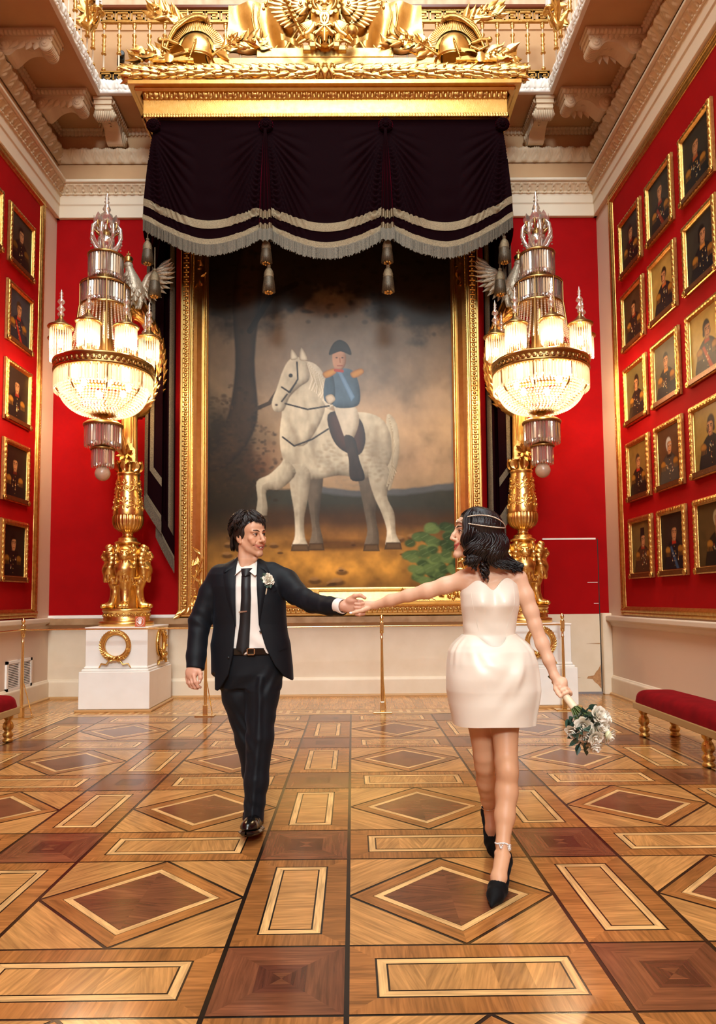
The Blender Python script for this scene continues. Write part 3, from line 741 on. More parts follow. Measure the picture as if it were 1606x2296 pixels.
b.bbox((-1.475, -.06, zt-.005), (1.475, .36, zt+.165), .006)
b.bbox((-.87, -.07, zt+.165), (.87, .36, zt+.29), .006)
b.build('stepped_plinth', GOLD, can)
ZT = 7.44+zt                                 # top of the canopy, foot of the trophies
ZP1, ZP2 = ZT+.165, ZT+.29

# ------------------------------------------------------------------ trophies on the canopy (all carved and gilded)
def feather_fan(b, c, a0, a1, n, L0, L1, w, y, curl=.1, rev=1, rows=1):
    for k in range(n):
        t = k/max(1, n-1); a = a0+(a1-a0)*t; L = L0+(L1-L0)*t
        m = T(c[0], y-.004*k, c[1]) @ RY(-a) @ RX(PI/2)
        b.leaf(L, w, m, curl=curl, ridge=.30, n=7, tip=.93)
eag = empty('coat_of_arms', 'gilded double-headed eagle with a round medallion at the centre of the canopy', 'coat of arms', (CXM, CYF-.08, ZP2-.09))
b = MB()
b.sphere((0, -.02, .40), (.21, .12, .34), 20, 14)
for k in range(-3, 4):
    for j in range(6): b.leaf(.12, .075, T(.055*k+(.027 if j % 2 else 0), -.125+.02*abs(k), .15+.085*j) @ RX(PI/2) @ RZ(-PI/2), curl=.12, ridge=.3, n=4)
for sx in (-1, 1):
    b.tube([(sx*.06, -.02, .66), (sx*.10, -.03, .80), (sx*.15, -.03, .93), (sx*.19, -.04, .99)], [.11, .085, .07, .055], 12)
b.build('body', GOLD, eag)
for sx in (-1, 1):
    b = MB(); b.sphere((sx*.21, -.05, 1.02), (.075, .06, .065), 12, 8)
    b.lathe([(.035, 0), (.025, .04), (.004, .085)], 8, T(sx*.27, -.05, 1.02) @ RY(sx*1.9)); b.build('head', GOLD, eag)
    b = MB()
    feather_fan(b, (sx*.22, .56), *( (-.75, 1.2) if sx > 0 else (PI+.75, PI-1.2)), 15, .40, .62, .10, -.03)
    feather_fan(b, (sx*.22, .56), *( (-.85, 1.0) if sx > 0 else (PI+.85, PI-1.0)), 11, .27, .38, .10, -.07)
    feather_fan(b, (sx*.22, .56), *( (-.95, .8) if sx > 0 else (PI+.95, PI-.8)), 8, .17, .23, .09, -.10)
    b.tube([(sx*.17, -.06, .62), (sx*.26, -.10, .78), (sx*.36, -.08, .93), (sx*.47, -.06, 1.0)], [.07, .07, .06, .03], 10)
    b.build('wing', GOLD, eag)
    for (x, z) in ((.30, .56), (.39, .67), (.47, .79)):
        b = MB(); pl = [(-.045, .05), (.045, .05), (.045, -.03), (.02, -.045), (0, -.06), (-.02, -.045), (-.045, -.03)]
        b.prism(pl, -.03, 0, T(sx*x, -.10, z) @ RY(-sx*.2)); pl2 = [(p*.72, q*.72) for p, q in pl]
        b.prism(pl2, -.045, -.03, T(sx*x, -.10, z) @ RY(-sx*.2)); b.sphere((sx*x, -.15, z), (.018, .012, .024), 8, 5); b.build('shield', GOLD, eag)
    b = MB()
    for k in range(7):
        a = -PI/2+sx*(.35+.13*k); b.leaf(.26-.012*k, .07, T(sx*.12, -.10-.006*k, .30) @ RY(-a) @ RX(PI/2), curl=-.1, ridge=.35)
        b.leaf(.17, .065, T(sx*.15, -.13, .34) @ RY(-a) @ RX(PI/2), curl=.1, ridge=.35)
    b.tube([(sx*.12, -.10, .28), (sx*.20, -.13, .16), (sx*.28, -.15, .10)], [.06, .04, .03], 8)
    for k in range(3): b.tube([(sx*.28, -.15, .10), (sx*(.31+.02*k), -.19, .09-.03*k), (sx*(.33+.01*k), -.2, .05-.02*k)], [.02, .015, .004], 6)
    b.build('leg', GOLD, eag)
b = MB()
b.lathe([(.155, 0), (.155, .02), (.142, .032), (.130, .028), (.128, .012), (0, .012)], 36, T(0, -.15, .56) @ RX(PI/2))
rm = T(0, -.165, .56)
b.sphere((0, -.165, .55), (.045, .015, .03), 10, 6); b.sphere((.04, -.17, .585), (.02, .012, .03), 8, 5); b.sphere((-.005, -.17, .605), (.018, .012, .035), 8, 5)
for p in ([(-.03, .53), (-.06, .50), (-.05, .47)], [(.03, .53), (.06, .51), (.075, .54)], [(-.045, .56), (-.08, .57), (-.095, .54)], [(.0, .60), (.05, .62), (.07, .60)], [(-.08, .47), (0, .455), (.085, .475), (.06, .50)], [(-.005, .635), (.015, .655)]):
    b.tube([(x, -.168, z) for x, z in p], .012, 6)
b.build('medallion', GOLD, eag)
b = MB()
for k in range(40):
    a = 2*PI*k/40; b.tube([(.172*math.cos(a), -.145, .56+.172*math.sin(a)), (.172*math.cos(a+.1), -.145, .56+.172*math.sin(a+.1))], .014, 6)
for a in (-.75, -2.39, 3.5, -.36):
    b.lathe([(.03, -.006), (.03, .006), (.022, .01), (0, .01)], 10, T(.19*math.cos(a), -.16, .56+.19*math.sin(a)) @ RX(PI/2))
b.build('collar_chain', GOLDM, eag)
b = MB()   # the small double eagle, shield and cross hanging below
b.prism([(-.06, .36), (-.045, .40), (.045, .40), (.06, .36), (.05, .27), (0, .22), (-.05, .27)], -.19, -.14)
for sx in (-1, 1):
    b.leaf(.12, .07, T(sx*.02, -.19, .40) @ RY(-(PI/2-sx*.7)) @ RX(PI/2), curl=.15); b.leaf(.09, .06, T(sx*.04, -.19, .38) @ RY(-(PI/2-sx*1.2)) @ RX(PI/2), curl=.15)
    b.tube([(sx*.01, -.2, .36), (sx*.03, -.2, .33), (sx*.01, -.2, .28)], .008, 5)
for a, L in ((-PI/2, .22), (-PI/2-.75, .17), (-PI/2+.75, .17)): b.leaf(L, .085, T(0, -.17, .24) @ RY(-a) @ RX(PI/2), curl=.05, ridge=.5, tip=.8)
for sx in (-1, 1):
    b.tube([(0, -.17, .22), (sx*.08, -.17, .25), (sx*.11, -.17, .22), (sx*.12, -.17, .27)], [.02, .018, .015, .008], 7)
    for r in (.07,): b.tube([(sx*.07+r*math.cos(a), -.16, .13+r*.6*math.sin(a)) for a in np.linspace(0, PI, 9)], .014, 6)
b.build('order_cross', GOLD, eag)
b = MB()
b.tube([(-.26, -.15, .10), (-.32, -.15, .22), (-.46, -.13, .55), (-.50, -.12, .64)], [.022, .018, .016, .012], 8)
for z in np.linspace(.1, .62, 9): b.lathe([(.02, -.008), (.03, 0), (.02, .008)], 8, T(-.27-.22*(z-.1)/.52, -.15, z))
b.sphere((-.27, -.15, .12), .04, 10, 7); b.build('sceptre', GOLDM, eag)
b = MB(); b.sphere((.34, -.16, .16), .075, 16, 10); b.tube([(.34+.078*math.cos(a), -.16, .17+.03*math.sin(a)-.0) for a in np.linspace(0, 2*PI, 20)], .010, 6); b.tube([(.34+.076*math.cos(a), -.165+.0*a, .16+.076*math.sin(a)) for a in np.linspace(.2, PI-.2, 12)], .010, 6)
b.box((.335, -.168, .23), (.350, -.152, .31)); b.box((.315, -.168, .265), (.370, -.152, .282)); b.build('orb', GOLDM, eag)
b = MB()
for sx in (-1, 1):
    P = []
    for t in np.linspace(0, 1, 26):
        x = sx*(.12+.42*t); z = .02+.11*math.exp(-4*t)*0+.06*math.sin(8*t)*(.4+t*.6)+.02; P.append([(x, -.17-.03*math.sin(11*t), z-.03), (x+.01*sx, -.18-.03*math.sin(11*t+1), z+.04)])
    b.grid(np.array(P)); b.grid(np.array(P)+np.array((0, .004, 0)), flip=True)
    b.tube([(sx*.05, -.14, -.03), (sx*.14, -.15, .03), (sx*.25, -.15, .055), (sx*.36, -.14, .0)], .022, 7)
    b.bbox((sx*.22-.05, -.17, -.09), (sx*.22+.05, -.10, -.02), .01, RZ(0)); b.bbox((sx*.15-.04, -.18, -.05), (sx*.15+.04, -.12, .02), .01)
b.build('ribbon', GOLDM, eag)

def helmet_mesh(sx):
    b = MB(); 
    b.lathe([(.17, .10), (.178, .16), (.172, .22), (.14, .29), (.08, .335), (0, .35)], 22, SCL(1, .8, 1))
    return b
def helmet(x, sx, label):
    r = empty('gilded_helmet', label, 'helmet', (x, CYF-.04, ZT), 0, 'helmets on the canopy')
    r.scale = (1.22, 1.1, 1.38)
    b = helmet_mesh(sx); b.tube([(.172*math.cos(a), .138*math.sin(a), .12) for a in np.linspace(0, 2*PI, 28)], .012, 6); b.build('dome', GOLD, r)
    b = MB(); prof = [(a, .20+.05*math.sin(a)) for a in np.linspace(.1, PI-.1, 16)]
    for k, yy in enumerate((-.03, -.01, .01, .03)):
        P = []
        for a in np.linspace(.12, PI-.05, 22):
            r0, r1 = .17, .30+.02*math.cos(3*a); c, s = math.cos(a)*sx, math.sin(a)
            P.append([(c*r0, yy, .17+s*r0*.95), (c*(r1-.03)+.0, yy*1.3, .17+s*(r1-.02)), (c*r1, yy*.9, .17+s*r1)])
        b.grid(np.array(P)); b.grid(np.array(P)+np.array((0, .012, 0)), flip=True)
    for a in np.linspace(.15, PI-.1, 40):
        c, s = math.cos(a)*sx, math.sin(a)
        b.tube([(c*.20, -.045, .17+s*.19), (c*.29, -.035, .17+s*.28)], [.010, .007], 5, caps=False)
    b.build('crest', GOLD, r)
    b = MB()   # horsehair plume sweeping over and down the outer side
    for k in range(13):
        o = -.06+.010*k
        pth = []
        for t in np.linspace(0, 1, 16):
            a = 1.2+t*1.75; rad = .31+.012*math.sin(k*1.7+t*9)+.010*(k % 4)
            pth.append((sx*-math.cos(PI-a)*rad*-1 if False else sx*math.cos(a)*rad*1.0-(sx*.03*t), o*1.1, .17+math.sin(a)*rad-.10*t*t-(.16*max(0, t-.6)*2)))
        b.tube(pth, [.022*(1-.5*t) for t in np.linspace(0, 1, 16)], 6)
    b.build('plume', GOLDM, r)
    b = MB()
    b.leaf(.20, .18, T(sx*-.08, -.13, .10) @ RZ(PI if sx > 0 else 0) @ RX(.35), curl=-.22, ridge=.1)
    b.prism([(sx*-.19, .11), (sx*-.05, .13), (sx*-.06, .09), (sx*-.23, .05)], -.15, -.12)
    b.build('visor', GOLD, r)
    b = MB(); b.tube([(sx*.02, -.145, .22), (sx*-.01, -.155, .12), (sx*-.05, -.15, 0.01)], [.02, .026, .018], 8, sq=.5)
    for z in np.linspace(.02, .2, 7): b.sphere((sx*(-.05+.07*(z/.2)), -.168, z), .010, 6, 4)
    b.build('chin_strap', GOLDM, r)
    b = MB(); b.leaf(.20, .13, T(sx*.12, -.05, .13) @ RY(PI/2-.15*sx) @ RZ(0), curl=.18); b.leaf(.17, .11, T(sx*.16, .0, .13) @ RY(PI/2-.5*sx), curl=.12)
    b.prism([(sx*-.30, .0), (sx*-.12, .04), (sx*.0, .02), (sx*.0, 0), (sx*-.42, 0), (sx*-.40, .02)], -.17, -.10); b.lathe([(.05, 0), (.02, .012), (0, .014)], 10, T(sx*-.25, -.17, .03) @ RX(PI/2)); b.build('neck_guard', GOLD, r)
    return r
helmet(-1.93, 1, 'gilded crested helmet at the left end of the canopy')
helmet(1.35, -1, 'gilded crested helmet at the right end of the canopy')

def spray(name, label, loc, sx, ang, L, n, seed, lw=.09, grp='laurel and oak sprays on the canopy'):
    r_ = random.Random(seed); root = empty(name, label, 'foliage spray', loc, 0, grp)
    path = [(sx*L*t*math.cos(ang)+sx*.08*math.sin(3*t), -.05-.06*math.sin(PI*t), L*t*math.sin(ang)+.16*L*math.sin(PI*t)) for t in np.linspace(0, 1, 14)]
    b = MB(); b.tube(path, [.020*(1-.6*t) for t in np.linspace(0, 1, 14)], 7); b.build('stem', GOLDM, root)
    b = MB()
    for k in range(n):
        t = .10+.90*k/(n-1); p = np.array(path[min(13, int(t*13))]); side = 1 if k % 2 else -1
        a = ang+side*(.75-.35*t)+r_.uniform(-.3, .3); a = a if sx > 0 else PI-a
        b.leaf(r_.uniform(.15, .24), r_.uniform(.8, 1.15)*lw, T(*p) @ RY(-a) @ RX(PI/2+r_.uniform(-.9, .9)), curl=r_.uniform(-.2, .35), ridge=.3, lob=.2)
    for k in range(n//3):
        p = np.array(path[r_.randrange(3, 13)]); b.sphere(p+np.array((r_.uniform(-.06, .06), -.05, r_.uniform(-.06, .06))), .022, 7, 5)
    b.build('leaves', GOLD, root)
    return root
Z2 = ZT
spray('laurel_spray', 'gilded laurel spray rising to the upper left behind the left helmet', (-1.70, CYF+.10, Z2+.33), -1, .55, .95, 34, 1)
spray('laurel_spray', 'gilded laurel spray rising to the upper right behind the right helmet', (1.12, CYF+.10, Z2+.33), 1, .55, .95, 34, 2)
spray('oak_spray', 'small gilded oak spray lying at the far left end of the canopy', (-2.02, CYF-.02, Z2+.02), -1, .12, .62, 20, 3, .11)
spray('oak_spray', 'small gilded oak spray lying at the far right end of the canopy', (1.44, CYF-.02, Z2+.02), 1, .12, .62, 20, 4, .11)
spray('oak_spray', 'gilded oak spray on the plinth step between the left helmet and the eagle', (-1.75, CYF+.0, ZP1+.02), 1, .22, .62, 24, 5, .11)
spray('oak_spray', 'gilded oak spray on the plinth step between the eagle and the right helmet', (1.17, CYF+.0, ZP1+.02), -1, .22, .62, 24, 6, .11)
spray('laurel_spray', 'gilded laurel spray behind the left furled banner beside the eagle', (-1.45, CYF+.18, Z2+.70), 1, .35, .80, 30, 7)
spray('laurel_spray', 'gilded laurel spray behind the right furled banner beside the eagle', (.87, CYF+.18, Z2+.70), -1, .35, .80, 30, 8)

def banner(sx, label):
    root = empty('gilded_banner', label, 'banner', (CXM+sx*.85, CYF+.08, ZP1), 0, 'banners beside the eagle')
    P = []
    for u in np.linspace(0, 1, 34):
        row = []
        for v in np.linspace(0, 1, 16):
            x = sx*(.42-.95*u); top = .62+.18*u-.25*max(0, u-.75)*3; z = .12+(top-.0)*v-.10*u*(1-v)
            row.append((x+sx*.10*v*(u-.3), -.06-.05*math.sin(u*17+v*2.5)*(.3+.7*abs(u-.2))-.03*math.sin(v*7+u*5), z))
        P.append(row)
    b = MB(); P = np.array(P); b.grid(P, flip=sx > 0); b.grid(P+np.array((0, .015, 0)), flip=sx < 0); b.build('cloth', GOLD, root)
    b = MB()
    b.tube([(sx*-.05, -.02, -.0), (sx*-.62, -.0, .80), (sx*-.85, .02, 1.1)], .018, 8); b.tube([(sx*-.30, -.10, .05), (sx*-.62, -.12, .60), (sx*-.70, -.12, .78)], [.03, .02, .05], 8)
    b.leaf(.16, .08, T(sx*-.85, .02, 1.1) @ RY(-(PI/2+sx*.6)) @ RX(PI/2)); b.build('pole', GOLDM, root)
    b = MB()
    for k, xx in enumerate((-.02, .06)): b.tube([(sx*xx, -.14, .72), (sx*(xx+.02), -.15, .52), (sx*(xx-.02), -.15, .36-.05*k)], .012, 6); b.lathe([(.012, .0), (.026, -.03), (.03, -.09), (0, -.09)], 8, T(sx*(xx-.02), -.15, .36-.05*k))
    b.build('cord_tassel', GOLDM, root)
    b = MB(); P = []
    for t in np.linspace(-1, 1, 24): P.append([(sx*(.02+.20*t), -.15, .13-.02), (sx*(.02+.2*t), -.17, .13+.10*math.exp(-(t/.45)**2)), (sx*(.02+.2*t), -.13, .16+.11*math.exp(-(t/.45)**2))])
    b.grid(np.array(P), flip=sx < 0); b.build('fold', GOLD, root)
banner(-1, 'gilded furled banner left of the eagle')
banner(1, 'gilded furled banner right of the eagle')
def sabre(sx, x, label):
    root = empty('gilded_sabre', label, 'sabre', (x, CYF-.10, ZT+.26), 0, 'sabres on the canopy')
    b = MB(); b.tube([(0, 0, .10), (sx*.10, -.01, .09), (sx*.22, -.02, .03)], [.03, .026, .022], 9); b.sphere((sx*-.02, 0, .105), .036, 10, 7); b.build('grip', GOLDM, root)
    b = MB()
    for k in range(4): b.tube([(sx*.02, -.01, .10), (sx*(.0+.01*k), -.03-.02*k, .0-.02*k), (sx*(.10+.01*k), -.03-.02*k, -.06-.015*k), (sx*.22, -.02, .0)], .013, 6)
    b.build('guard', GOLD, root)
    b = MB(); b.tube([(sx*.22, -.01, .03), (sx*.45, .04, -.04), (sx*.6, .06, -.10)], [.022, .02, .015], 8, sq=.5); b.build('blade', GOLD, root)
sabre(1, -2.36, 'gilded sabre hilt sticking out left of the left helmet')
sabre(-1, 1.78, 'gilded sabre hilt sticking out right of the right helmet')

# ------------------------------------------------------------------ velvet valance
YV = CYF+.035
zt_v = 7.43
colX = [-2.475, -1.05, .468, 1.955]             # rosettes
def vbot(a, i):     # bottom edge of the velvet in swag i at a in -1..1
    ends = [(6.09, 5.99), (5.975, 5.970), (5.985, 6.10)][i]; mid = [5.745, 5.695, 5.70][i]
    e = ends[0]+(ends[1]-ends[0])*(a+1)/2
    return mid+(e-mid)*abs(a)**1.75
def vsurf(i, a, t, off=0.):
    """swag i, across a -1..1, down t 0..1"""
    x0, x1 = colX[i], colX[i+1]; a = np.asarray(a, float); t = np.asarray(t, float)
    x = x0+(x1-x0)*(a+1)/2
    x = x-np.where(i == 0, 1, 0)*.115*t*np.clip(-a, 0, 1)**3+np.where(i == 2, 1, 0)*.105*t*np.clip(a, 0, 1)**3
    zb_ = vbot(0, i)+np.where(a < 0, vbot(-1, i)-vbot(0, i), vbot(1, i)-vbot(0, i))*np.abs(a)**1.75
    z = zt_v+(zb_-zt_v)*t
    # catenary folds gathered at the rosettes
    e = np.clip(1-np.abs(a)**1.3, 0, 1); d = np.abs(a)
    phi = (zt_v-.10-z)/(.16+1.55*e)
    wgt = np.clip((d-.22)/.35, 0, 1)*np.clip(t*3, 0, 1)*np.clip((1.02-t)/.22, .25, 1)
    fold = .050*wgt*np.abs(np.sin(PI*6.5*np.clip(phi, 0, 3)))**.8
    belly = .05*np.sin(PI*np.clip(t, 0, 1)*.8)*(1-.4*d)+.006*np.sin(t*38)*np.clip(1-d*3, 0, 1)*np.clip((t-.35)*3, 0, 1)
    y = YV-belly-fold-.05*t-off
    return np.stack([x, y, z], -1)
val = empty('velvet_valance', 'dark claret velvet swagged valance with silver braid and fringe under the gilt canopy', 'valance', (0, 0, 0))
aa = np.linspace(-1, 1, 90); tt_ = np.linspace(0, 1, 90)
for i in range(3):
    A, Tt = np.meshgrid(aa, tt_, indexing='ij')
    b = MB(); b.grid(vsurf(i, A, Tt)); P = vsurf(i, A, Tt, -.02)
    b.grid(P, flip=True); b.build('swag', VELVET, val)
    for nm, t0, t1 in (('braid', .815, .880), ('fringe_heading', .955, 1.004)):
        A2, T2 = np.meshgrid(aa, np.linspace(t0, t1, 6), indexing='ij')
        wob = .012*np.sin(A2*23+i)*np.clip((np.abs(A2)-.2), 0, 1)
        b = MB(); P = vsurf(i, A2, T2+wob*.5, .010); b.grid(P); b.grid(P+np.array((0, .006, 0)), flip=True); b.build(nm, SILVER, val)
    b = MB(); r_ = random.Random(i)
    for a in np.linspace(-.985, .985, 150):
        p = vsurf(i, a, 1.0, .012); l = .150+r_.uniform(-.016, .012); s = r_.uniform(.0030, .0054)
        b.box((p[0]-s, p[1]-.006, p[2]-l), (p[0]+s, p[1]+.004, p[2]))
    o = b.build('fringe', FRINGEM, val); o['kind'] = 'stuff'
for i, x in enumerate(colX):                     # rosettes
    b = MB(); zr = 7.325
    for k in range(14):
        a = 2*PI*k/14; b.sphere((x+.055*math.cos(a), YV-.06, zr+.06*math.sin(a)), (.038, .03, .030), 8, 6)
    b.sphere((x, YV-.085, zr), (.035, .03, .035), 10, 7)
    for k in range(9):
        a = 2*PI*k/9+.2; b.sphere((x+.03*math.cos(a), YV-.08, zr+.033*math.sin(a)), (.022, .03, .02), 7, 5)
    b.build('rosette', VELVET, val)
for i in (1, 2):                                 # gathered pleats between the swags
    x = colX[i]
    b = MB(); P = []; L0, L1 = 7.27, 5.91
    for u in np.linspace(0, 1, 33):
        row = []
        for t in np.linspace(0, 1, 40):
            hw = .012+.072*t**.8; xx = x-hw+2*hw*u+.012*(t-.5); row.append((xx, YV-.10-.055*t-.045*abs(math.sin(PI*3*u))*min(1, t*2), L0+(L1-L0)*t-.02*math.sin(PI*u)))
        P.append(row)
    P = np.array(P); b.grid(P); b.grid(P+np.array((0, .012, 0)), flip=True); b.build('pleat', VELVET, val)
    for nm, k0, k1 in (('braid', 32, 35), ('fringe_heading', 37, 39)):
        b = MB(); Q = P[:, k0:k1+1]-np.array((0, .008, 0)); b.grid(Q); b.build(nm, SILVER, val)
    b = MB()
    for q in range(0, 33):
        p = P[q, 39]; b.box((p[0]-.0028, p[1]-.012, p[2]-.15), (p[0]+.0028, p[1]-.002, p[2]))
    o = b.build('fringe', FRINGEM, val); o['kind'] = 'stuff'
for sx, xa, xb in ((-1, colX[0], -2.59), (1, colX[3], 2.06)):   # returns towards the wall
    b = MB(); P = []
    for u in np.linspace(0, 1, 26):
        row = []
        for t in np.linspace(0, 1, 30):
            fl = .13*t*t; row.append((xa+(xb-xa)*t*.98+sx*fl*u*.7+sx*.02*math.sin(u*18)*t, YV-.05*t+u*(1.05), zt_v+(6.09-.33*min(1, u*4)-zt_v)*t))
        P.append(row)
    P = np.array(P); b.grid(P, flip=sx < 0); b.grid(P+np.array((sx*-.015, 0, 0)), flip=sx > 0); b.build('side_return', VELVET, val)

def tassel(x, y, z, s, label, cord):
    r = empty('silver_tassel', label, 'tassel', (x, y, z), 0, 'tassels hanging from the valance')
    b = MB(); b.tube([(0, 0, .0), (0, 0, cord)], .008, 6); b.sphere((0, 0, .0), .026*s, 10, 7); b.build('cord', SILVER, r)
    b = MB(); b.lathe([(.022*s, -.02*s), (.05*s, -.06*s), (.065*s, -.11*s), (.06*s, -.13*s), (.066*s, -.14*s), (.062*s, -.155*s)], 16); b.build('head', SILVER, r)
    b = MB(); b.lathe([(.060*s, -.15*s), (.072*s, -.24*s), (.080*s, -.34*s), (.05*s, -.345*s)], 44, flute=lambda t, z, q: q*(1+.06*math.cos(22*t)+.03*math.sin(5*t))); b.build('skirt', FRINGEM, r)
    b = MB()
    for k in range(7): b.sphere((.04*s*math.cos(k*.9), .04*s*math.sin(k*.9), -.345*s), .018*s, 6, 4)
    b.build('bullion', GOLDM, r)
yt = YV-.04
tassel(-2.535, yt, 5.84, .90, 'upper silver tassel at the left end of the valance', .22)
tassel(-2.47, yt+.10, 5.49, .98, 'lower silver tassel at the left end of the valance', .3)
tassel(-1.045, yt-.03, 5.83, .92, 'upper silver tassel under the left rosette pleat in front of the painting', .12)
tassel(-1.015, yt, 5.49, .98, 'lower silver tassel under the left rosette pleat in front of the painting', .14)
tassel(.470, yt-.03, 5.83, .92, 'upper silver tassel under the right rosette pleat in front of the painting', .12)
tassel(.478, yt, 5.485, .98, 'lower silver tassel under the right rosette pleat in front of the painting', .14)
tassel(1.945, yt, 5.85, .95, 'upper silver tassel at the right end of the valance', .22)
tassel(1.905, yt+.10, 5.48, .95, 'lower silver tassel at the right end of the valance', .3)

# ------------------------------------------------------------------ long side curtains
DKBRAID = mat('brown_braid', (.17, .13, .08), .5, .5, noise=(120, .35, (.06, .045, .028)), bump=.5, bscale=260)  # darker, browner braid than the valance galloon
def side_curtain(sx, label):
    """local x runs from the outer edge (0) to the painting (w), hangs at y"""
    root = empty('velvet_side_curtain', label, 'curtain', (0, 0, 0))
    if sx < 0: X0, X1, zo, zi = -2.74, -2.37, 2.62, 2.06        # outer, inner edge and their hems
    else: X0, X1, zo, zi = 2.19, 1.82, 2.58, 2.02
    Y0 = 9.56; top = 6.9
    nf = 3
    def pt(u, v, off=0.):
        x = X0+(X1-X0)*u+ (X1-X0)*.08*(1-v)*(.5-u)
        zb_ = zo+(zi-zo)*u
        y = Y0-.055*abs(math.sin(PI*(nf*u+.15)))**.8+.04*u-off
        return (x, y, zb_+(top-zb_)*(1-v))
    us = np.linspace(0, 1, 40); vs_ = np.linspace(0, 1, 24)
    P = np.array([[pt(u, v) for v in vs_] for u in us]); b = MB(); b.grid(P, flip=sx > 0); b.grid(P+np.array((0, .02, 0)), flip=sx < 0); b.build('velvet_panel', VELVET, root)
    # turned front fold: a separate outer panel with an oblique hem, edged with braid
    def pt2(u, v, off=0.):
        w = .62; x = X0+(X1-X0)*w*u; zb_ = (zo+.02)+(zi-zo)*1.05*u*w+.02
        return (x, Y0-.12-.02*math.sin(PI*u)-off, zb_+(top-zb_)*(1-v))
    P = np.array([[pt2(u, v) for v in vs_] for u in np.linspace(0, 1, 12)]); b = MB(); b.grid(P, flip=sx > 0); b.grid(P+np.array((0, .015, 0)), flip=sx < 0); b.build('turned_panel', VELVET, root)
    def strip(nm, f, u0, u1, v0, v1, m, off=.008, skew=0.):
        P = np.array([[f(u, min(v, 1.3), off) for v in np.linspace(v0, v1, 22)] for u in np.linspace(u0, u1, 5)])
        b = MB(); b.grid(P, flip=sx > 0); b.grid(P+np.array((0, .005, 0)), flip=sx < 0); b.build(nm, m, root)
    strip('outer_braid', pt2, 0, .20, 0, 1.0, FRINGEM)
    strip('inner_braid', pt2, .33, .55, 0, .885, DKBRAID, .010)
    strip('hem_braid', pt2, .33, 1.0, .86, .885, DKBRAID, .012)
    strip('hem_heading', pt2, .10, 1.0, .968, .985, DKBRAID, .012)
    strip('edge_braid', pt, .80, .95, 0, 1.0, DKBRAID, .010)
    b = MB()
    for u in np.linspace(.02, 1, 34): p = pt2(u, .985, .014); b.box((p[0]-.0045, p[1]-.004, p[2]-.17), (p[0]+.0045, p[1]+.004, p[2]))
    o = b.build('fringe', FRINGEM, root); o['kind'] = 'stuff'
    # second cascade below
    def pt3(u, v, off=0.):
        x = X0+(X1-X0)*(.40+.62*u); zb_ = zo-.26+(zi-zo-.02)*u*.80-.05
        return (x, Y0-.06+.05*u-.03*math.sin(PI*u)-off, zb_+.30*(1-v))
    P = np.array([[pt3(u, v) for v in np.linspace(0, 1, 8)] for u in np.linspace(0, 1, 14)]); b = MB(); b.grid(P, flip=sx > 0); b.grid(P+np.array((0, .015, 0)), flip=sx < 0); b.build('lower_fold', VELVET, root)
    strip('lower_heading', pt3, 0, 1, .80, .96, DKBRAID, .008); strip('lower_edge', pt3, 0, .22, .05, .9, FRINGEM, .009)
    b = MB()
    for u in np.linspace(.0, 1, 24): p = pt3(u, .96, .012); b.box((p[0]-.0045, p[1]-.004, p[2]-.17), (p[0]+.0045, p[1]+.004, p[2]))
    o = b.build('lower_fringe', FRINGEM, root); o['kind'] = 'stuff'
side_curtain(-1, 'dark claret velvet side curtain with silver braid hanging left of the painting')
side_curtain(1, 'dark claret velvet side curtain with silver braid hanging right of the painting')
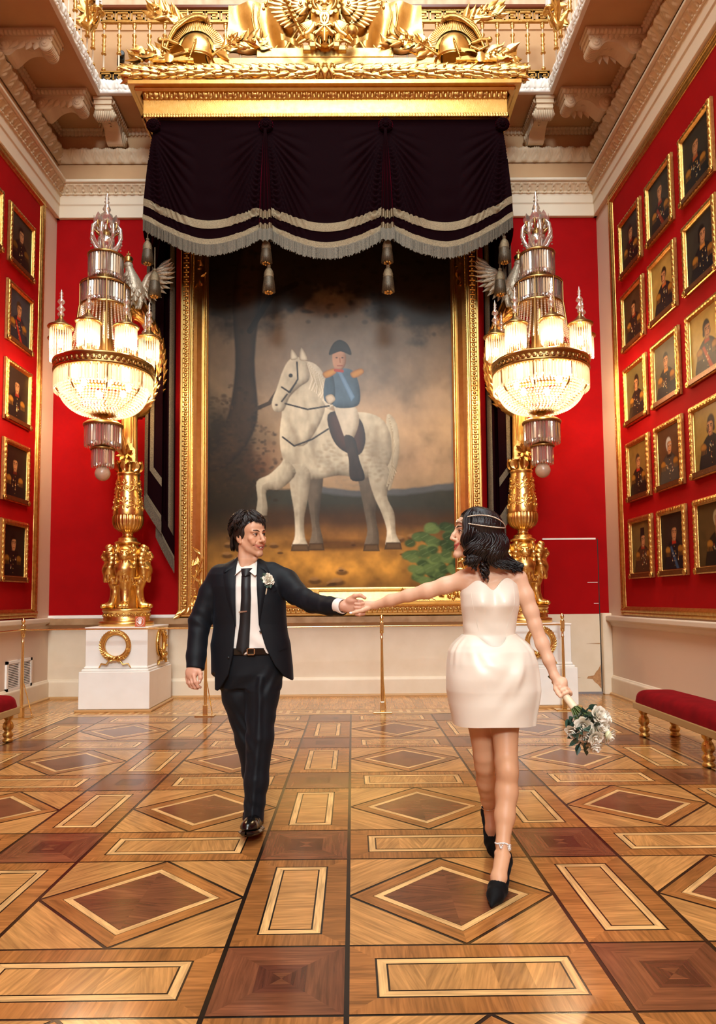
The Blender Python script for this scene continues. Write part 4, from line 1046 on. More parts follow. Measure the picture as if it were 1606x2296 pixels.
# ------------------------------------------------------------------ painted canvases (a small painter working on vertex colours)
class Paint:
    def __init__(s, w, h, nx, ny, seed=1):
        s.w, s.h, s.nx, s.ny = w, h, nx, ny
        s.X, s.Y = np.meshgrid(np.linspace(0, 1, nx), np.linspace(0, 1, ny), indexing='ij')   # Y down
        s.asp = h/w; s.C = np.zeros((nx, ny, 3)); s.rng = np.random.RandomState(seed); s.brush = .5
    def noise(s, fx, fy, oct=4):
        out = np.zeros_like(s.X); amp = 1; tot = 0
        for o in range(oct):
            gx, gy = int(fx*2**o)+2, int(fy*2**o)+2; g = s.rng.rand(gx+1, gy+1)
            x, y = s.X*(gx-1), s.Y*(gy-1); i, j = x.astype(int), y.astype(int); u, v = x-i, y-j
            u = u*u*(3-2*u); v = v*v*(3-2*v)
            out += amp*((g[i, j]*(1-u)+g[i+1, j]*u)*(1-v)+(g[i, j+1]*(1-u)+g[i+1, j+1]*u)*v); tot += amp; amp *= .55
        return out/tot
    def mix(s, m, col):
        m = np.clip(m, 0, 1)[..., None]; s.C = s.C*(1-m)+np.asarray(col)*m
    def sdf(s, pts, smooth=True):
        p = np.array(pts, float)
        if smooth:
            q = []; n = len(p)
            for i in range(n):
                p0, p1, p2, p3 = p[i-1], p[i], p[(i+1) % n], p[(i+2) % n]
                for t in np.linspace(0, 1, 5)[:-1]:
                    q.append(.5*((2*p1)+(p2-p0)*t+(2*p0-5*p1+4*p2-p3)*t*t+(3*p1-p0-3*p2+p3)*t**3))
            p = np.array(q)
        p = p*np.array((1, s.asp)); X, Y = s.X, s.Y*s.asp
        lo, hi = p.min(0)-.06, p.max(0)+.06
        D = np.full_like(X, 1.); sel = (X > lo[0]) & (X < hi[0]) & (Y > lo[1]) & (Y < hi[1])
        x, y = X[sel], Y[sel]; d = np.full(x.shape, 9.); ins = np.zeros(x.shape, bool)
        for a, b in zip(p, np.roll(p, -1, 0)):
            e = b-a; L = e@e+1e-12; t = np.clip(((x-a[0])*e[0]+(y-a[1])*e[1])/L, 0, 1)
            d = np.minimum(d, np.hypot(x-a[0]-e[0]*t, y-a[1]-e[1]*t))
            c = (a[1] > y) != (b[1] > y); ins ^= c & (x < (b[0]-a[0])*(y-a[1])/((b[1]-a[1]) or 1e-9)+a[0])
        D[sel] = np.where(ins, -d, d); return D
    def shape(s, pts, col, edge=None, depth=.03, soft=.003, smooth=True, op=1., lit=None):
        d = s.sdf(pts, smooth); m = np.clip(.5-d/soft, 0, 1)*op
        if lit is not None:      # painted modelling: brushed light from the upper left
            k = np.clip(-d/depth, 0, 1); k = np.sin(k*PI/2); gx, gy = np.gradient(d); gx = gx*s.nx; gy = gy*s.ny/s.asp; gl = np.hypot(gx, gy)+1e-6
            sh = (-.55*gx/gl-.75*gy/gl)*-1; c2 = np.clip(.5+.5*(-(gx/gl*.62+gy/gl*.78))*(1-k)+.22*k+lit*(s.brush-.5), 0, 1)[..., None]
            c = np.asarray(edge)*(1-c2)+np.asarray(col)*c2; mm = m[..., None]; s.C = s.C*(1-mm)+c*mm; return d
        if edge is None: s.mix(m, col)
        else:
            k = np.clip(-d/depth, 0, 1)[..., None]; k = k**.7
            c = np.asarray(edge)*(1-k)+np.asarray(col)*k; mm = m[..., None]; s.C = s.C*(1-mm)+c*mm
        return d
    def line(s, pts, w, col, op=1., soft=.002):
        p = np.array(pts, float)*np.array((1, s.asp)); X, Y = s.X, s.Y*s.asp; d = np.full_like(X, 9.)
        for a, b in zip(p, p[1:]):
            e = b-a; t = np.clip(((X-a[0])*e[0]+(Y-a[1])*e[1])/(e@e+1e-12), 0, 1); d = np.minimum(d, np.hypot(X-a[0]-e[0]*t, Y-a[1]-e[1]*t))
        s.mix(np.clip((w-d)/soft+.5, 0, 1)*op, col)
    def blob(s, cx, cy, rx, ry, col, op=1., soft=.5):
        r = np.hypot((s.X-cx)/rx, (s.Y-cy)*s.asp/ry); s.mix(np.clip((1-r)/soft, 0, 1)*op, col)
    def mesh(s, name, m, parent, M0):
        b = MB(); P = np.stack([s.X*s.w, np.zeros_like(s.X), (1-s.Y)*s.h], -1); b.grid(P, m=M0)
        o = b.build(name, m, parent); me = o.data
        c = np.ones((s.nx*s.ny, 4), np.float32); c[:, :3] = np.clip(s.C.reshape(-1, 3), 0, 1)
        a = me.color_attributes.new('paint', 'FLOAT_COLOR', 'POINT'); a.data.foreach_set('color', c.ravel()); return o
g_ = lambda r, g, b: np.array(srgb(r, g, b))
CANVAS = mat('varnished_canvas', (.3, .2, .1), .30, vcol=True, bump=.05, bscale=240, spec=.15)
PCANVAS = mat('portrait_canvas', (.3, .2, .1), .42, vcol=True, bump=.05, bscale=300, spec=.10)

# --- mitred picture frame swept from a profile [(distance inward, height)]
def frame_sweep(b, w, h, prof, mi=0, M0=None):
    """outer rectangle 0..w x 0..h in xz, front to -y"""
    P = []
    for (d, o) in prof: P.append([(d, -o, d), (w-d, -o, d), (w-d, -o, h-d), (d, -o, h-d)])
    P = np.array(P)
    for k in range(4):
        b.grid(P[:, [k, (k+1) % 4]], m=M0, mi=mi, smooth=False, flip=False)
def frame_beads(b, w, h, d, o, r, step, M0=None, elong=1.):
    for (a, c) in (((d, d), (w-d, d)), ((w-d, d), (w-d, h-d)), ((w-d, h-d), (d, h-d)), ((d, h-d), (d, d))):
        L = math.hypot(c[0]-a[0], c[1]-a[1]); n = int(L/step); hor = abs(c[0]-a[0]) > abs(c[1]-a[1])
        for i in range(n):
            t = (i+.5)/n; b.sphere((a[0]+(c[0]-a[0])*t, -o, a[1]+(c[1]-a[1])*t), (r*(elong if hor else 1), r*.8, r*(1 if hor else elong)), 7, 5, M0)

# ------------------------------------------------------------------ the large equestrian painting
PX0, PX1, PZ0, PZ1 = -2.372, 1.800, 1.095, 7.02
PW, PH = PX1-PX0, PZ1-PZ0; PYF = YB-.03
big = empty('framed_painting', 'huge gilt-framed painting of a rider in a blue coat on a pale horse', 'painting', (PX0, PYF, PZ0))
b = MB()
frame_sweep(b, PW, PH, [(0, 0), (0, .09), (.012, .10), (.035, .10), (.040, .12), (.045, .115), (.125, .115), (.130, .16), (.150, .175), (.160, .175), (.170, .160), (.185, .16), (.20, .145), (.24, .125), (.30, .085), (.330, .075), (.335, .095), (.345, .10), (.352, .085), (.362, .085), (.366, .07), (.385, .06), (.385, .02)])
b.build('frame', GOLD, big)
b = MB(); frame_beads(b, PW, PH, .085, .115, .026, .068, elong=.9)
for (a, c) in (((.085, .085), (PW-.085, .085)), ((PW-.085, .085), (PW-.085, PH-.085)), ((.085, PH-.085), (.085, .085))):
    L = math.hypot(c[0]-a[0], c[1]-a[1]); n = int(L/.068); hor = abs(c[0]-a[0]) > .1
    for i in range(n+1):
        t = i/n; p = (a[0]+(c[0]-a[0])*t, -.12, a[1]+(c[1]-a[1])*t)
        b.tube([(p[0]+(0 if hor else .04), -.118, p[2]+(.04 if hor else 0)), (p[0], -.128, p[2]), (p[0]-(0 if hor else .04), -.118, p[2]-(.04 if hor else 0))], .008, 4, caps=False)
b.build('egg_moulding', GOLD, big)
b = MB(); frame_beads(b, PW, PH, .192, .150, .008, .022); b.build('bead_moulding', GOLD, big)
r3 = random.Random(11)
def corner(b, x, z, sx, sz, L=.62):
    for k in range(30):
        t = k/30; along_z = k % 3 != 0
        cx = .26+r3.uniform(-.05, .05)+(0 if along_z else t*L*.55); cz = .26+r3.uniform(-.05, .05)+(t*L if along_z else 0)
        b.leaf(r3.uniform(.07, .13), r3.uniform(.04, .07), T(x+sx*cx, -.12, z+sz*cz) @ RX(PI/2) @ RZ(r3.uniform(0, 6.28)) @ RX(r3.uniform(-.6, .6)), curl=r3.uniform(-.1, .5), ridge=.3, n=4)
        if k % 3 == 0: b.sphere((x+sx*cx, -.14, z+sz*cz), r3.uniform(.018, .03), 7, 5)
    for k in range(10): b.leaf(.10, .06, T(x+sx*(.02+.02*k), -.13-.003*k, z+sz*(.02+.02*k)) @ RX(PI/2) @ RZ(math.atan2(sz, sx)+r3.uniform(-.9, .9)+PI*(k % 2)), curl=.25, n=4)
    b.tube([(x+sx*.22, -.13, z+sz*.45), (x+sx*.33, -.13, z+sz*.80)], .010, 5)
for x, z, sx, sz in ((0, 0, 1, 1), (PW, 0, -1, 1), (0, PH, 1, -1), (PW, PH, -1, -1)):
    b = MB(); corner(b, x, z, sx, sz, .66 if sz > 0 else 1.05); b.build('corner_ornament', GOLD, big)
b = MB()
for k in range(26): b.leaf(r3.uniform(.08, .13), .05, T(PW-.95+r3.uniform(-.25, .25), -.12, .27+r3.uniform(-.035, .035)) @ RX(PI/2) @ RZ(r3.uniform(0, 6.28)), curl=.3, n=4)
b.build('corner_ornament', GOLD, big)
b = MB(); b.bbox((PW*.30, -.105, .30), (PW*.46, -.09, .345), .004); b.build('title_plaque', GOLDM, big)

cw, ch = PW-.76, PH-.76
p = Paint(cw, ch, 400, 630, 4)
# pixel of the photograph -> canvas coordinate (u across, v down)
def cv(x, y):
    q = atY(x, y, PYF-.03); return ((q[0]-PX0-.38)/cw, 1-(q[2]-PZ0-.38)/ch)
def cvs(*pts): return [cv(*q) for q in pts]
vh = cv(800, 1095)[1]
Y, X = p.Y, p.X
n1, n2 = p.noise(5, 8, 5), p.noise(14, 22, 4); p.brush = .6*p.noise(22, 30, 4)+.4*p.noise(60, 40, 2)
# sky: brown-violet above, warm clouds low down
t = np.clip(Y/vh, 0, 1)[..., None]
p.C = g_(74, 58, 42)*(1-t)+g_(172, 142, 106)*t
p.mix(np.clip((n1-.45)*2.6, 0, 1)*(Y < vh)*.55, g_(116, 98, 78))
p.mix(np.clip(1.3-np.hypot((X-.72)/.42, (Y-.58)/.20), 0, 1)*np.clip((n1-.38)*4, 0, 1), g_(206, 170, 128))
p.mix(np.clip(1.2-np.hypot((X-.80)/.35, (Y-.66)/.05), 0, 1)*.6*n2*1.6, g_(196, 158, 120))
p.mix(np.clip(1.2-np.hypot((X-.55)/.5, (Y-.42)/.16), 0, 1)*.45, g_(120, 116, 112))
# far hills, ground
hx = vh-.012*np.sin(X*7)-.01*n2
p.mix(np.clip((Y-hx+.004)/.006, 0, 1)*(X > .45), g_(96, 96, 96)); p.mix(np.clip((Y-hx-.012)/.008, 0, 1), g_(62, 60, 46))
gt = np.clip((Y-vh-.02)/(1-vh), 0, 1)
p.mix(np.clip((Y-vh-.03-.05*X*(n1))/.03, 0, 1), g_(78, 54, 30))
warm = np.clip(1.25-np.hypot((X-.55)/.65, (Y-.93)/.085), 0, 1)*(.35+.9*n2); p.mix(warm, g_(196, 138, 56))
p.mix(np.clip(1.1-np.hypot((X-.62)/.45, (Y-.86)/.06), 0, 1)*.7*n1, g_(120, 76, 40))
p.mix(np.clip((Y-.965)/.05, 0, 1)*.6*n1*1.6, g_(96, 60, 26))
for k in range(26):
    cx, cy = p.rng.rand(), .86+.13*p.rng.rand(); r = .008+.022*p.rng.rand()
    p.blob(cx, cy+.004, r*1.3, r*.55, g_(70, 46, 24), .8, .4); p.blob(cx-.003, cy-.003, r*1.0, r*.4, g_(150, 110, 66), .7, .5)
# dark trees at the left and along the top
tree = np.clip(1.15-np.hypot((X+.02)/.36, (Y-.66)/.23), 0, 1)*2.2-(1-n2)*.9; p.mix(tree, g_(40, 28, 14))
tree = np.clip(1.1-np.hypot((X-.10)/.20, (Y-.70)/.12), 0, 1)*2.2-(1-n2)*.9; p.mix(tree, g_(54, 40, 18))
top = np.clip((.33-Y+.06*np.sin(X*9)-.10*n2)/.05, 0, 1); p.mix(top*.85, g_(26, 18, 10))
p.shape([(.16, .0), (.26, .0), (.22, .18), (.19, .38), (.20, .55), (.10, .66), (-.02, .68), (.07, .56), (.11, .40), (.10, .2)], g_(62, 44, 26), g_(28, 19, 11), .03, .008)
p.line([(.17, .30), (.26, .20), (.36, .17)], .012, g_(34, 24, 14)); p.line([(.18, .52), (.25, .50), (.30, .45)], .008, g_(60, 44, 26))
p.mix(np.clip(1.1-np.hypot((X-.02)/.16, (Y-.80)/.10), 0, 1)*n2*1.7*.8, g_(52, 44, 22))
p.mix(np.clip(1.1-np.hypot((X-.23)/.10, (Y-.66)/.06), 0, 1)*n2, g_(128, 76, 40))
for k in range(420):     # leafy dabs in the dark trees
    a_, r_2 = p.rng.rand()*6.28, p.rng.rand()**.5; cx, cy = (.08 if k % 3 else .14)+.17*r_2*math.cos(a_), (.60 if k % 3 else .68)+.15*r_2*math.sin(a_); v_ = p.rng.rand()
    p.blob(cx, cy, .006+.012*p.rng.rand(), .005+.007*p.rng.rand(), g_(*(34+40*v_, 26+26*v_, 14+12*v_)), .55, .6)
for k in range(260):
    cx, cy = p.rng.rand(), .02+.30*p.rng.rand()*(.4+.6*abs(p.rng.rand())); v_ = p.rng.rand(); p.blob(cx, cy, .008+.016*p.rng.rand(), .006+.010*p.rng.rand(), g_(22+26*v_, 16+18*v_, 9+8*v_), .5, .6)
# bush at the lower right
bb = cvs((985, 1245))[0]
for k in range(110):
    a, r = p.rng.rand()*6.28, p.rng.rand()**.5; cx, cy = bb[0]+.13*r*math.cos(a), bb[1]+.085*r*math.sin(a)
    sh = p.rng.rand(); p.blob(cx, cy, .028, .020, g_(40+62*sh, 58+62*sh, 30+36*sh), .95, .35)
    p.line([(cx-.012, cy+.004), (cx+.012, cy-.004)], .0012, g_(112, 128, 84), .5)
# the pale horse, walking to the left
HL, HE = g_(222, 210, 182), g_(128, 108, 82)
def Hs(*pts, col=HL, edge=HE, depth=.045, soft=.004): return p.shape(cvs(*pts), col, np.asarray(edge)*.62, depth, soft, lit=.55)
p.blob(*cv(745, 1222), .30, .030, g_(66, 40, 20), .75, .6)
HK = g_(120, 106, 88)
Hs((838, 1010), (868, 1050), (852, 1100), (842, 1150), (850, 1200), (846, 1228), (818, 1226), (824, 1190), (816, 1140), (806, 1090), (800, 1040), col=HK, edge=g_(84, 70, 54))
Hs((700, 1030), (724, 1060), (720, 1120), (716, 1170), (724, 1208), (722, 1226), (694, 1224), (700, 1190), (692, 1130), (682, 1070), col=HK, edge=g_(84, 70, 54))
Hs((868, 930), (890, 950), (896, 1010), (884, 1070), (872, 1100), (858, 1060), (866, 1000), col=g_(222, 208, 178), edge=g_(178, 156, 120), depth=.02)
Hs((640, 920), (690, 900), (760, 925), (820, 925), (862, 945), (880, 1000), (866, 1050), (820, 1072), (760, 1066), (700, 1076), (654, 1060), (632, 1020), (628, 965))
Hs((842, 1020), (876, 1060), (868, 1112), (884, 1150), (888, 1196), (898, 1222), (866, 1226), (868, 1190), (856, 1150), (838, 1110), (826, 1060))
Hs((672, 1040), (696, 1060), (690, 1120), (682, 1165), (684, 1205), (690, 1228), (656, 1228), (662, 1200), (660, 1150), (652, 1100), (648, 1050))
Hs((640, 1030), (664, 1060), (630, 1096), (598, 1100), (600, 1140), (594, 1166), (574, 1160), (578, 1120), (576, 1080), (604, 1064), (628, 1042))
Hs((640, 985), (632, 930), (640, 880), (650, 840), (676, 810), (706, 820), (724, 860), (730, 910), (712, 960), (680, 1000))
Hs((666, 800), (690, 815), (694, 850), (672, 868), (650, 890), (636, 920), (616, 922), (610, 902), (622, 868), (634, 832), (648, 808), depth=.03)
p.shape(cvs((672, 806), (676, 778), (690, 806)), HL, HE, .01); p.shape(cvs((652, 806), (654, 782), (668, 802)), HL, HE, .01)
p.blob(*cv(652, 842), .010, .010, g_(30, 22, 16), 1, .3); p.blob(*cv(620, 908), .008, .006, g_(60, 46, 38), 1, .5)
p.mix(np.clip(1.2-np.hypot((X-cv(850, 1000)[0])/.10, (Y-cv(850, 1010)[1])/.06), 0, 1)*n2*.8, g_(150, 134, 110))
Hs((690, 812), (716, 824), (738, 868), (742, 916), (724, 900), (706, 850), col=g_(228, 218, 194), edge=g_(190, 174, 144), depth=.02)
LE = g_(40, 28, 20)
for a_, b_, w_ in (((668, 985), (664, 1045), .012), ((700, 960), (706, 1040), .012), ((846, 960), (838, 1030), .016), ((760, 1062), (812, 1066), .010), ((648, 945), (668, 990), .010), ((662, 850), (668, 880), .008), ((682, 900), (700, 960), .010)): p.line(cvs(a_, b_), w_, g_(120, 100, 74), .32, .02)
for k in range(26): x_ = 690+2.0*k; p.line(cvs((x_, 816+1.9*k), (x_+8+6*p.rng.rand(), 850+2.4*k), (x_+2+10*p.rng.rand(), 872+1.6*k)), .0022, g_(*(176, 160, 128) if k % 2 else (236, 226, 202)), .7)
for k in range(12): p.line(cvs((872+k*.8, 935+3*k), (886-k*.6, 1000+4*k), (868+2*k, 1090-3*k)), .0022, g_(*(150, 130, 96) if k % 2 else (232, 216, 184)), .6)
for ln in (((666, 812), (668, 850), (650, 880), (632, 868)), ((648, 880), (664, 858)), ((632, 900), (644, 884)), ((640, 905), (690, 918), (738, 910)), ((634, 980), (660, 1000), (700, 985), (736, 962))): p.line(cvs(*ln), .0035, LE)
for fx in ((600, 1166, 574), (690, 1230, 656), (898, 1226, 866), (724, 1228, 694), (848, 1230, 818)): p.shape(cvs((fx[0], fx[1]-10), (fx[0]+4, fx[1]+6), (fx[2]-4, fx[1]+6), (fx[2], fx[1]-10)), g_(92, 70, 46), g_(60, 44, 28), .01, smooth=False)
for k in range(170):      # dapples on belly, haunch and legs
    a_, r_2 = p.rng.rand()*6.28, p.rng.rand()**.5; q_ = cv(790+80*r_2*math.cos(a_), 1035+62*r_2*math.sin(a_)); cc = p.C[min(399, int(q_[0]*399)), min(629, int(q_[1]*629))]
    if cc[0] > .30: p.blob(q_[0], q_[1], .010+.006*p.rng.rand(), .008, g_(150, 132, 106), .35, .7)
# saddle cloth and rider
p.shape(cvs((735, 930), (770, 922), (808, 940), (820, 985), (806, 1020), (768, 1010), (744, 980)), g_(74, 44, 30), g_(36, 24, 18), .03)
p.shape(cvs((750, 905), (790, 905), (806, 940), (792, 985), (776, 985), (762, 950)), g_(232, 220, 196), g_(132, 112, 84), .03, lit=.3)
p.shape(cvs((772, 978), (796, 984), (806, 1030), (818, 1066), (812, 1078), (786, 1074), (782, 1030)), g_(66, 50, 40), g_(14, 10, 8), .02, lit=.4)
p.shape(cvs((735, 836), (764, 826), (792, 832), (806, 866), (806, 905), (780, 915), (748, 910), (738, 876)), g_(92, 116, 138), g_(26, 34, 46), .05, lit=.35)
p.shape(cvs((732, 845), (746, 840), (752, 880), (746, 906), (728, 898), (726, 870)), g_(76, 98, 118), g_(22, 30, 40), .03, lit=.35)
p.shape(cvs((756, 832), (766, 832), (796, 890), (788, 900)), g_(116, 146, 176), g_(84, 112, 142), .01, smooth=False)
for sx in (724, 786): p.shape(cvs((sx, 836), (sx+24, 826), (sx+30, 836), (sx+8, 848)), g_(204, 142, 56), g_(140, 84, 30), .01)
p.shape(cvs((748, 790), (772, 790), (776, 812), (766, 830), (752, 828), (746, 810)), g_(210, 158, 122), g_(110, 64, 40), .02, lit=.1)
for e_ in ((755, 802), (768, 802)): p.blob(*cv(*e_), .006, .004, g_(50, 30, 22), .9, .5)
p.line(cvs((762, 803), (763, 813)), .002, g_(150, 96, 68)); p.line(cvs((757, 820), (768, 820)), .002, g_(140, 66, 50))
p.line(cvs((752, 830), (768, 832)), .006, g_(176, 60, 34))
p.shape(cvs((738, 796), (746, 772), (762, 762), (780, 772), (788, 796), (764, 788)), g_(44, 36, 32), g_(24, 18, 16), .012)
p.shape(cvs((730, 890), (744, 884), (752, 896), (738, 906)), g_(214, 196, 170), g_(150, 130, 104), .01)
gm = np.clip((Y-vh-.06)/.06, 0, 1)*np.clip(1.25-np.hypot((X-.55)/.75, (Y-.90)/.16), 0, 1)
hm = np.clip(1.1-np.hypot((X-.42)/.40, (Y-.52)/.34), 0, 1)
p.C *= ((.62+.36*n2)*np.maximum(.70+.42*hm, .75+.75*gm)*np.clip(.45+2.2*X+gm, 0, 1)**.6)[..., None]
p.C *= (.86+.28*p.brush)[..., None]
p.mesh('canvas', CANVAS, big, T(.38, -.03, .38))
b = MB(); b.box((.30, -.025, .30), (PW-.30, -.005, PH-.30)); b.build('backing', MAHOG, big)

# ------------------------------------------------------------------ portraits of officers
PWD, PHT = .695, .755
FR = [(0, 0), (0, .028), (.012, .034), (.022, .034), (.026, .045), (.050, .045), (.058, .032), (.066, .022), (.070, .010)]
fmesh = MB(); frame_sweep(fmesh, PWD, PHT, FR)
for k in range(4):
    A, B, up = (((.012, -.030, .012), (PWD-.012, -.030, .012), (0, 0, 1)), ((PWD-.012, -.030, .012), (PWD-.012, -.030, PHT-.012), (-1, 0, 0)), ((PWD-.012, -.030, PHT-.012), (.012, -.030, PHT-.012), (0, 0, -1)), ((.012, -.030, PHT-.012), (.012, -.030, .012), (1, 0, 0)))[k]
    relief(fmesh, A, B, (0, -1, 0), up, [(0, 0), (.010, .008), (.014, .022), (.010, .036), (0, .044)], lambda s, t: h_leaf(s, t)*.7+.4*h_scroll((s*2) % 1, t), .062, .012, .011, 9)
for x in (.03, PWD-.03): fmesh.lathe([(.034, 0), (.036, .012), (.026, .018), (.02, .014), (.012, .022), (0, .024)], 12, T(x, -.04, .03) @ RX(PI/2), caps=False)
fproto = None
bproto = None
PLATE = mat('nameplate_bronze', srgb(120, 74, 34), .4, .6, noise=(40, .5, srgb(84, 50, 24)))
def portrait(label, pos, rz, seed, bg, head, hair, coat, collar, face=0, sash=None, epau=1., big_hair=0, gray=False, medals=5, hat=False):
    global fproto, bproto
    root = empty('officer_portrait', label, 'portrait', pos, rz, 'officer portraits on the side walls')
    if fproto is None:
        fproto = fmesh.build('frame', GOLDM, root)
        b = MB(); b.box((.06, -.052, .012), (PWD-.06, -.034, .062)); bproto = b.build('nameplate', PLATE, root)
    else:
        for q in (fproto, bproto): o = q.copy(); COL.objects.link(o); o.parent = root
    w, h = PWD-.13, PHT-.13-.012
    p = Paint(w, h, 96, 102, seed); r = random.Random(seed); X, Y = p.X, p.Y
    n = p.noise(4, 5, 4); bgc = g_(*bg)
    p.C = bgc*(.62+.76*n[..., None]); p.mix(np.clip(1.2-np.hypot((X-.7)/.6, (Y-.35)/.5), 0, 1)*.35, bgc*1.5); p.mix(np.clip((Y-.62)*2, 0, 1)*.5, bgc*.45)
    hx, hy = head; c = g_(*coat)
    # shoulders and coat
    p.shape([(hx-.10, .48), (hx+.10, .48), (hx+.30, .60), (hx+.38, .76), (hx+.40, 1.05), (hx-.40, 1.05), (hx-.38, .76), (hx-.30, .60)], c*1.25, c*.6, .07, .02)
    p.line([(hx, .56), (hx+.02, 1.0)], .006, c*.4)
    col = g_(*collar); p.shape([(hx-.085, .47), (hx+.085, .47), (hx+.10, .555), (hx-.09, .56)], col, col*.5, .03, .015, smooth=False)
    go = g_(150, 98, 36)
    for sx in (-1, 1):
        ex = hx+sx*.27
        if epau: p.shape([(ex-.10, .62), (ex, .585), (ex+.10, .63), (ex+.09, .70), (ex-.09, .70)], go*epau, go*.35, .04, .02)
        for k in range(7): p.line([(ex-.085+.028*k, .69), (ex-.09+.030*k, .77)], .006, go*(.5+.4*r.random())*epau, .8)
    if sash: p.shape([(hx-.18, .60), (hx-.10, .58), (hx+.22, 1.02), (hx+.10, 1.04)], g_(*sash), g_(*sash)*.5, .03, .015, smooth=False)
    for k in range(medals):
        mx, my = hx+r.uniform(-.16, .17), .64+r.uniform(0, .22); p.blob(mx, my, .022, .020, g_(214, 196, 150), .9, .6); p.line([(mx, my-.05), (mx, my)], .006, g_(*r.choice(((150, 40, 24), (190, 130, 50), (60, 70, 90)))), .8)
    for k in range(5): p.blob(hx+.01, .60+.085*k, .012, .011, g_(210, 160, 70), .9, .5)
    # head
    sk, hr = g_(178, 122, 80), g_(*hair)*.8; fw, fh = .104, .150
    p.shape([(hx-.06, hy+.08), (hx+.06, hy+.08), (hx+.065, .50), (hx-.065, .50)], sk*.7, sk*.35, .04, .015, smooth=False)
    p.blob(hx-.012*face, hy-.055-.02*big_hair, .128+.03*big_hair, .145+.03*big_hair, hr, 1, .22)
    if big_hair:
        for sx in (-1, 1): p.blob(hx+sx*.10, hy+.03, .05, .08, hr, 1, .4)
    if hat: p.shape([(hx-.11, hy-.07), (hx-.10, hy-.25), (hx+.10, hy-.25), (hx+.11, hy-.07)], g_(30, 24, 22), g_(14, 10, 10), .03, .015, smooth=False)
    d = p.shape([(hx-fw*.95+.02*face, hy-.05), (hx-fw*.5+.03*face, hy-fh*.62), (hx+fw*.6+.03*face, hy-fh*.60), (hx+fw+.02*face, hy-.05), (hx+fw*.92+.02*face, hy+.045), (hx+fw*.45+.025*face, hy+fh*.88), (hx-fw*.35+.025*face, hy+fh*.90), (hx-fw*.90+.01*face, hy+.05)], sk*1.12, sk*.42, .06, .012)
    fx = hx+.030*face
    p.mix(np.clip(1.1-np.hypot((X-fx+.075*(face or 1))/.06, (Y-hy)/.14), 0, 1)*(d < 0)*.55, sk*.35)
    for sx in (-1, 1):
        p.blob(fx+sx*.042, hy-.008, .030, .022, sk*.45, .8, .8); p.blob(fx+sx*.042, hy-.010, .019, .011, g_(34, 18, 12), 1, .4); p.line([(fx+sx*.020, hy-.038), (fx+sx*.072, hy-.036)], .009, hr*.7+.008, .9)
    p.line([(fx+.006*face, hy-.02), (fx+.018*face, hy+.038), (fx-.008, hy+.044)], .010, sk*.45, .8); p.line([(fx-.030, hy+.078), (fx+.032, hy+.076)], .010, g_(112, 44, 32), .9); p.blob(fx, hy+.098, .030, .012, sk*.6, .7, .8); p.blob(fx+.045, hy-.07, .05, .03, sk*1.25, .5, .9)
    p.blob(fx+.035, hy+.035, .03, .025, g_(206, 124, 92), .35, .8)
    if r.random() < .5: p.shape([(hx-.095, hy-.03), (hx-.07, hy-.03), (hx-.07, hy+.06), (hx-.09, hy+.06)], hr, None, soft=.015)
    p.mesh('canvas', PCANVAS, root, T(.065, -.014, .077))
    b = MB(); b.box((.05, -.012, .05), (PWD-.05, -.002, PHT-.05)); b.build('backing', MAHOG, root)
    return root
ZR = [6.16-.965*k for k in range(5)]
DK, BRN, OLV, LGT = (44, 40, 34), (62, 44, 28), (92, 78, 44), (150, 118, 60)
cts = (26, 26, 30)
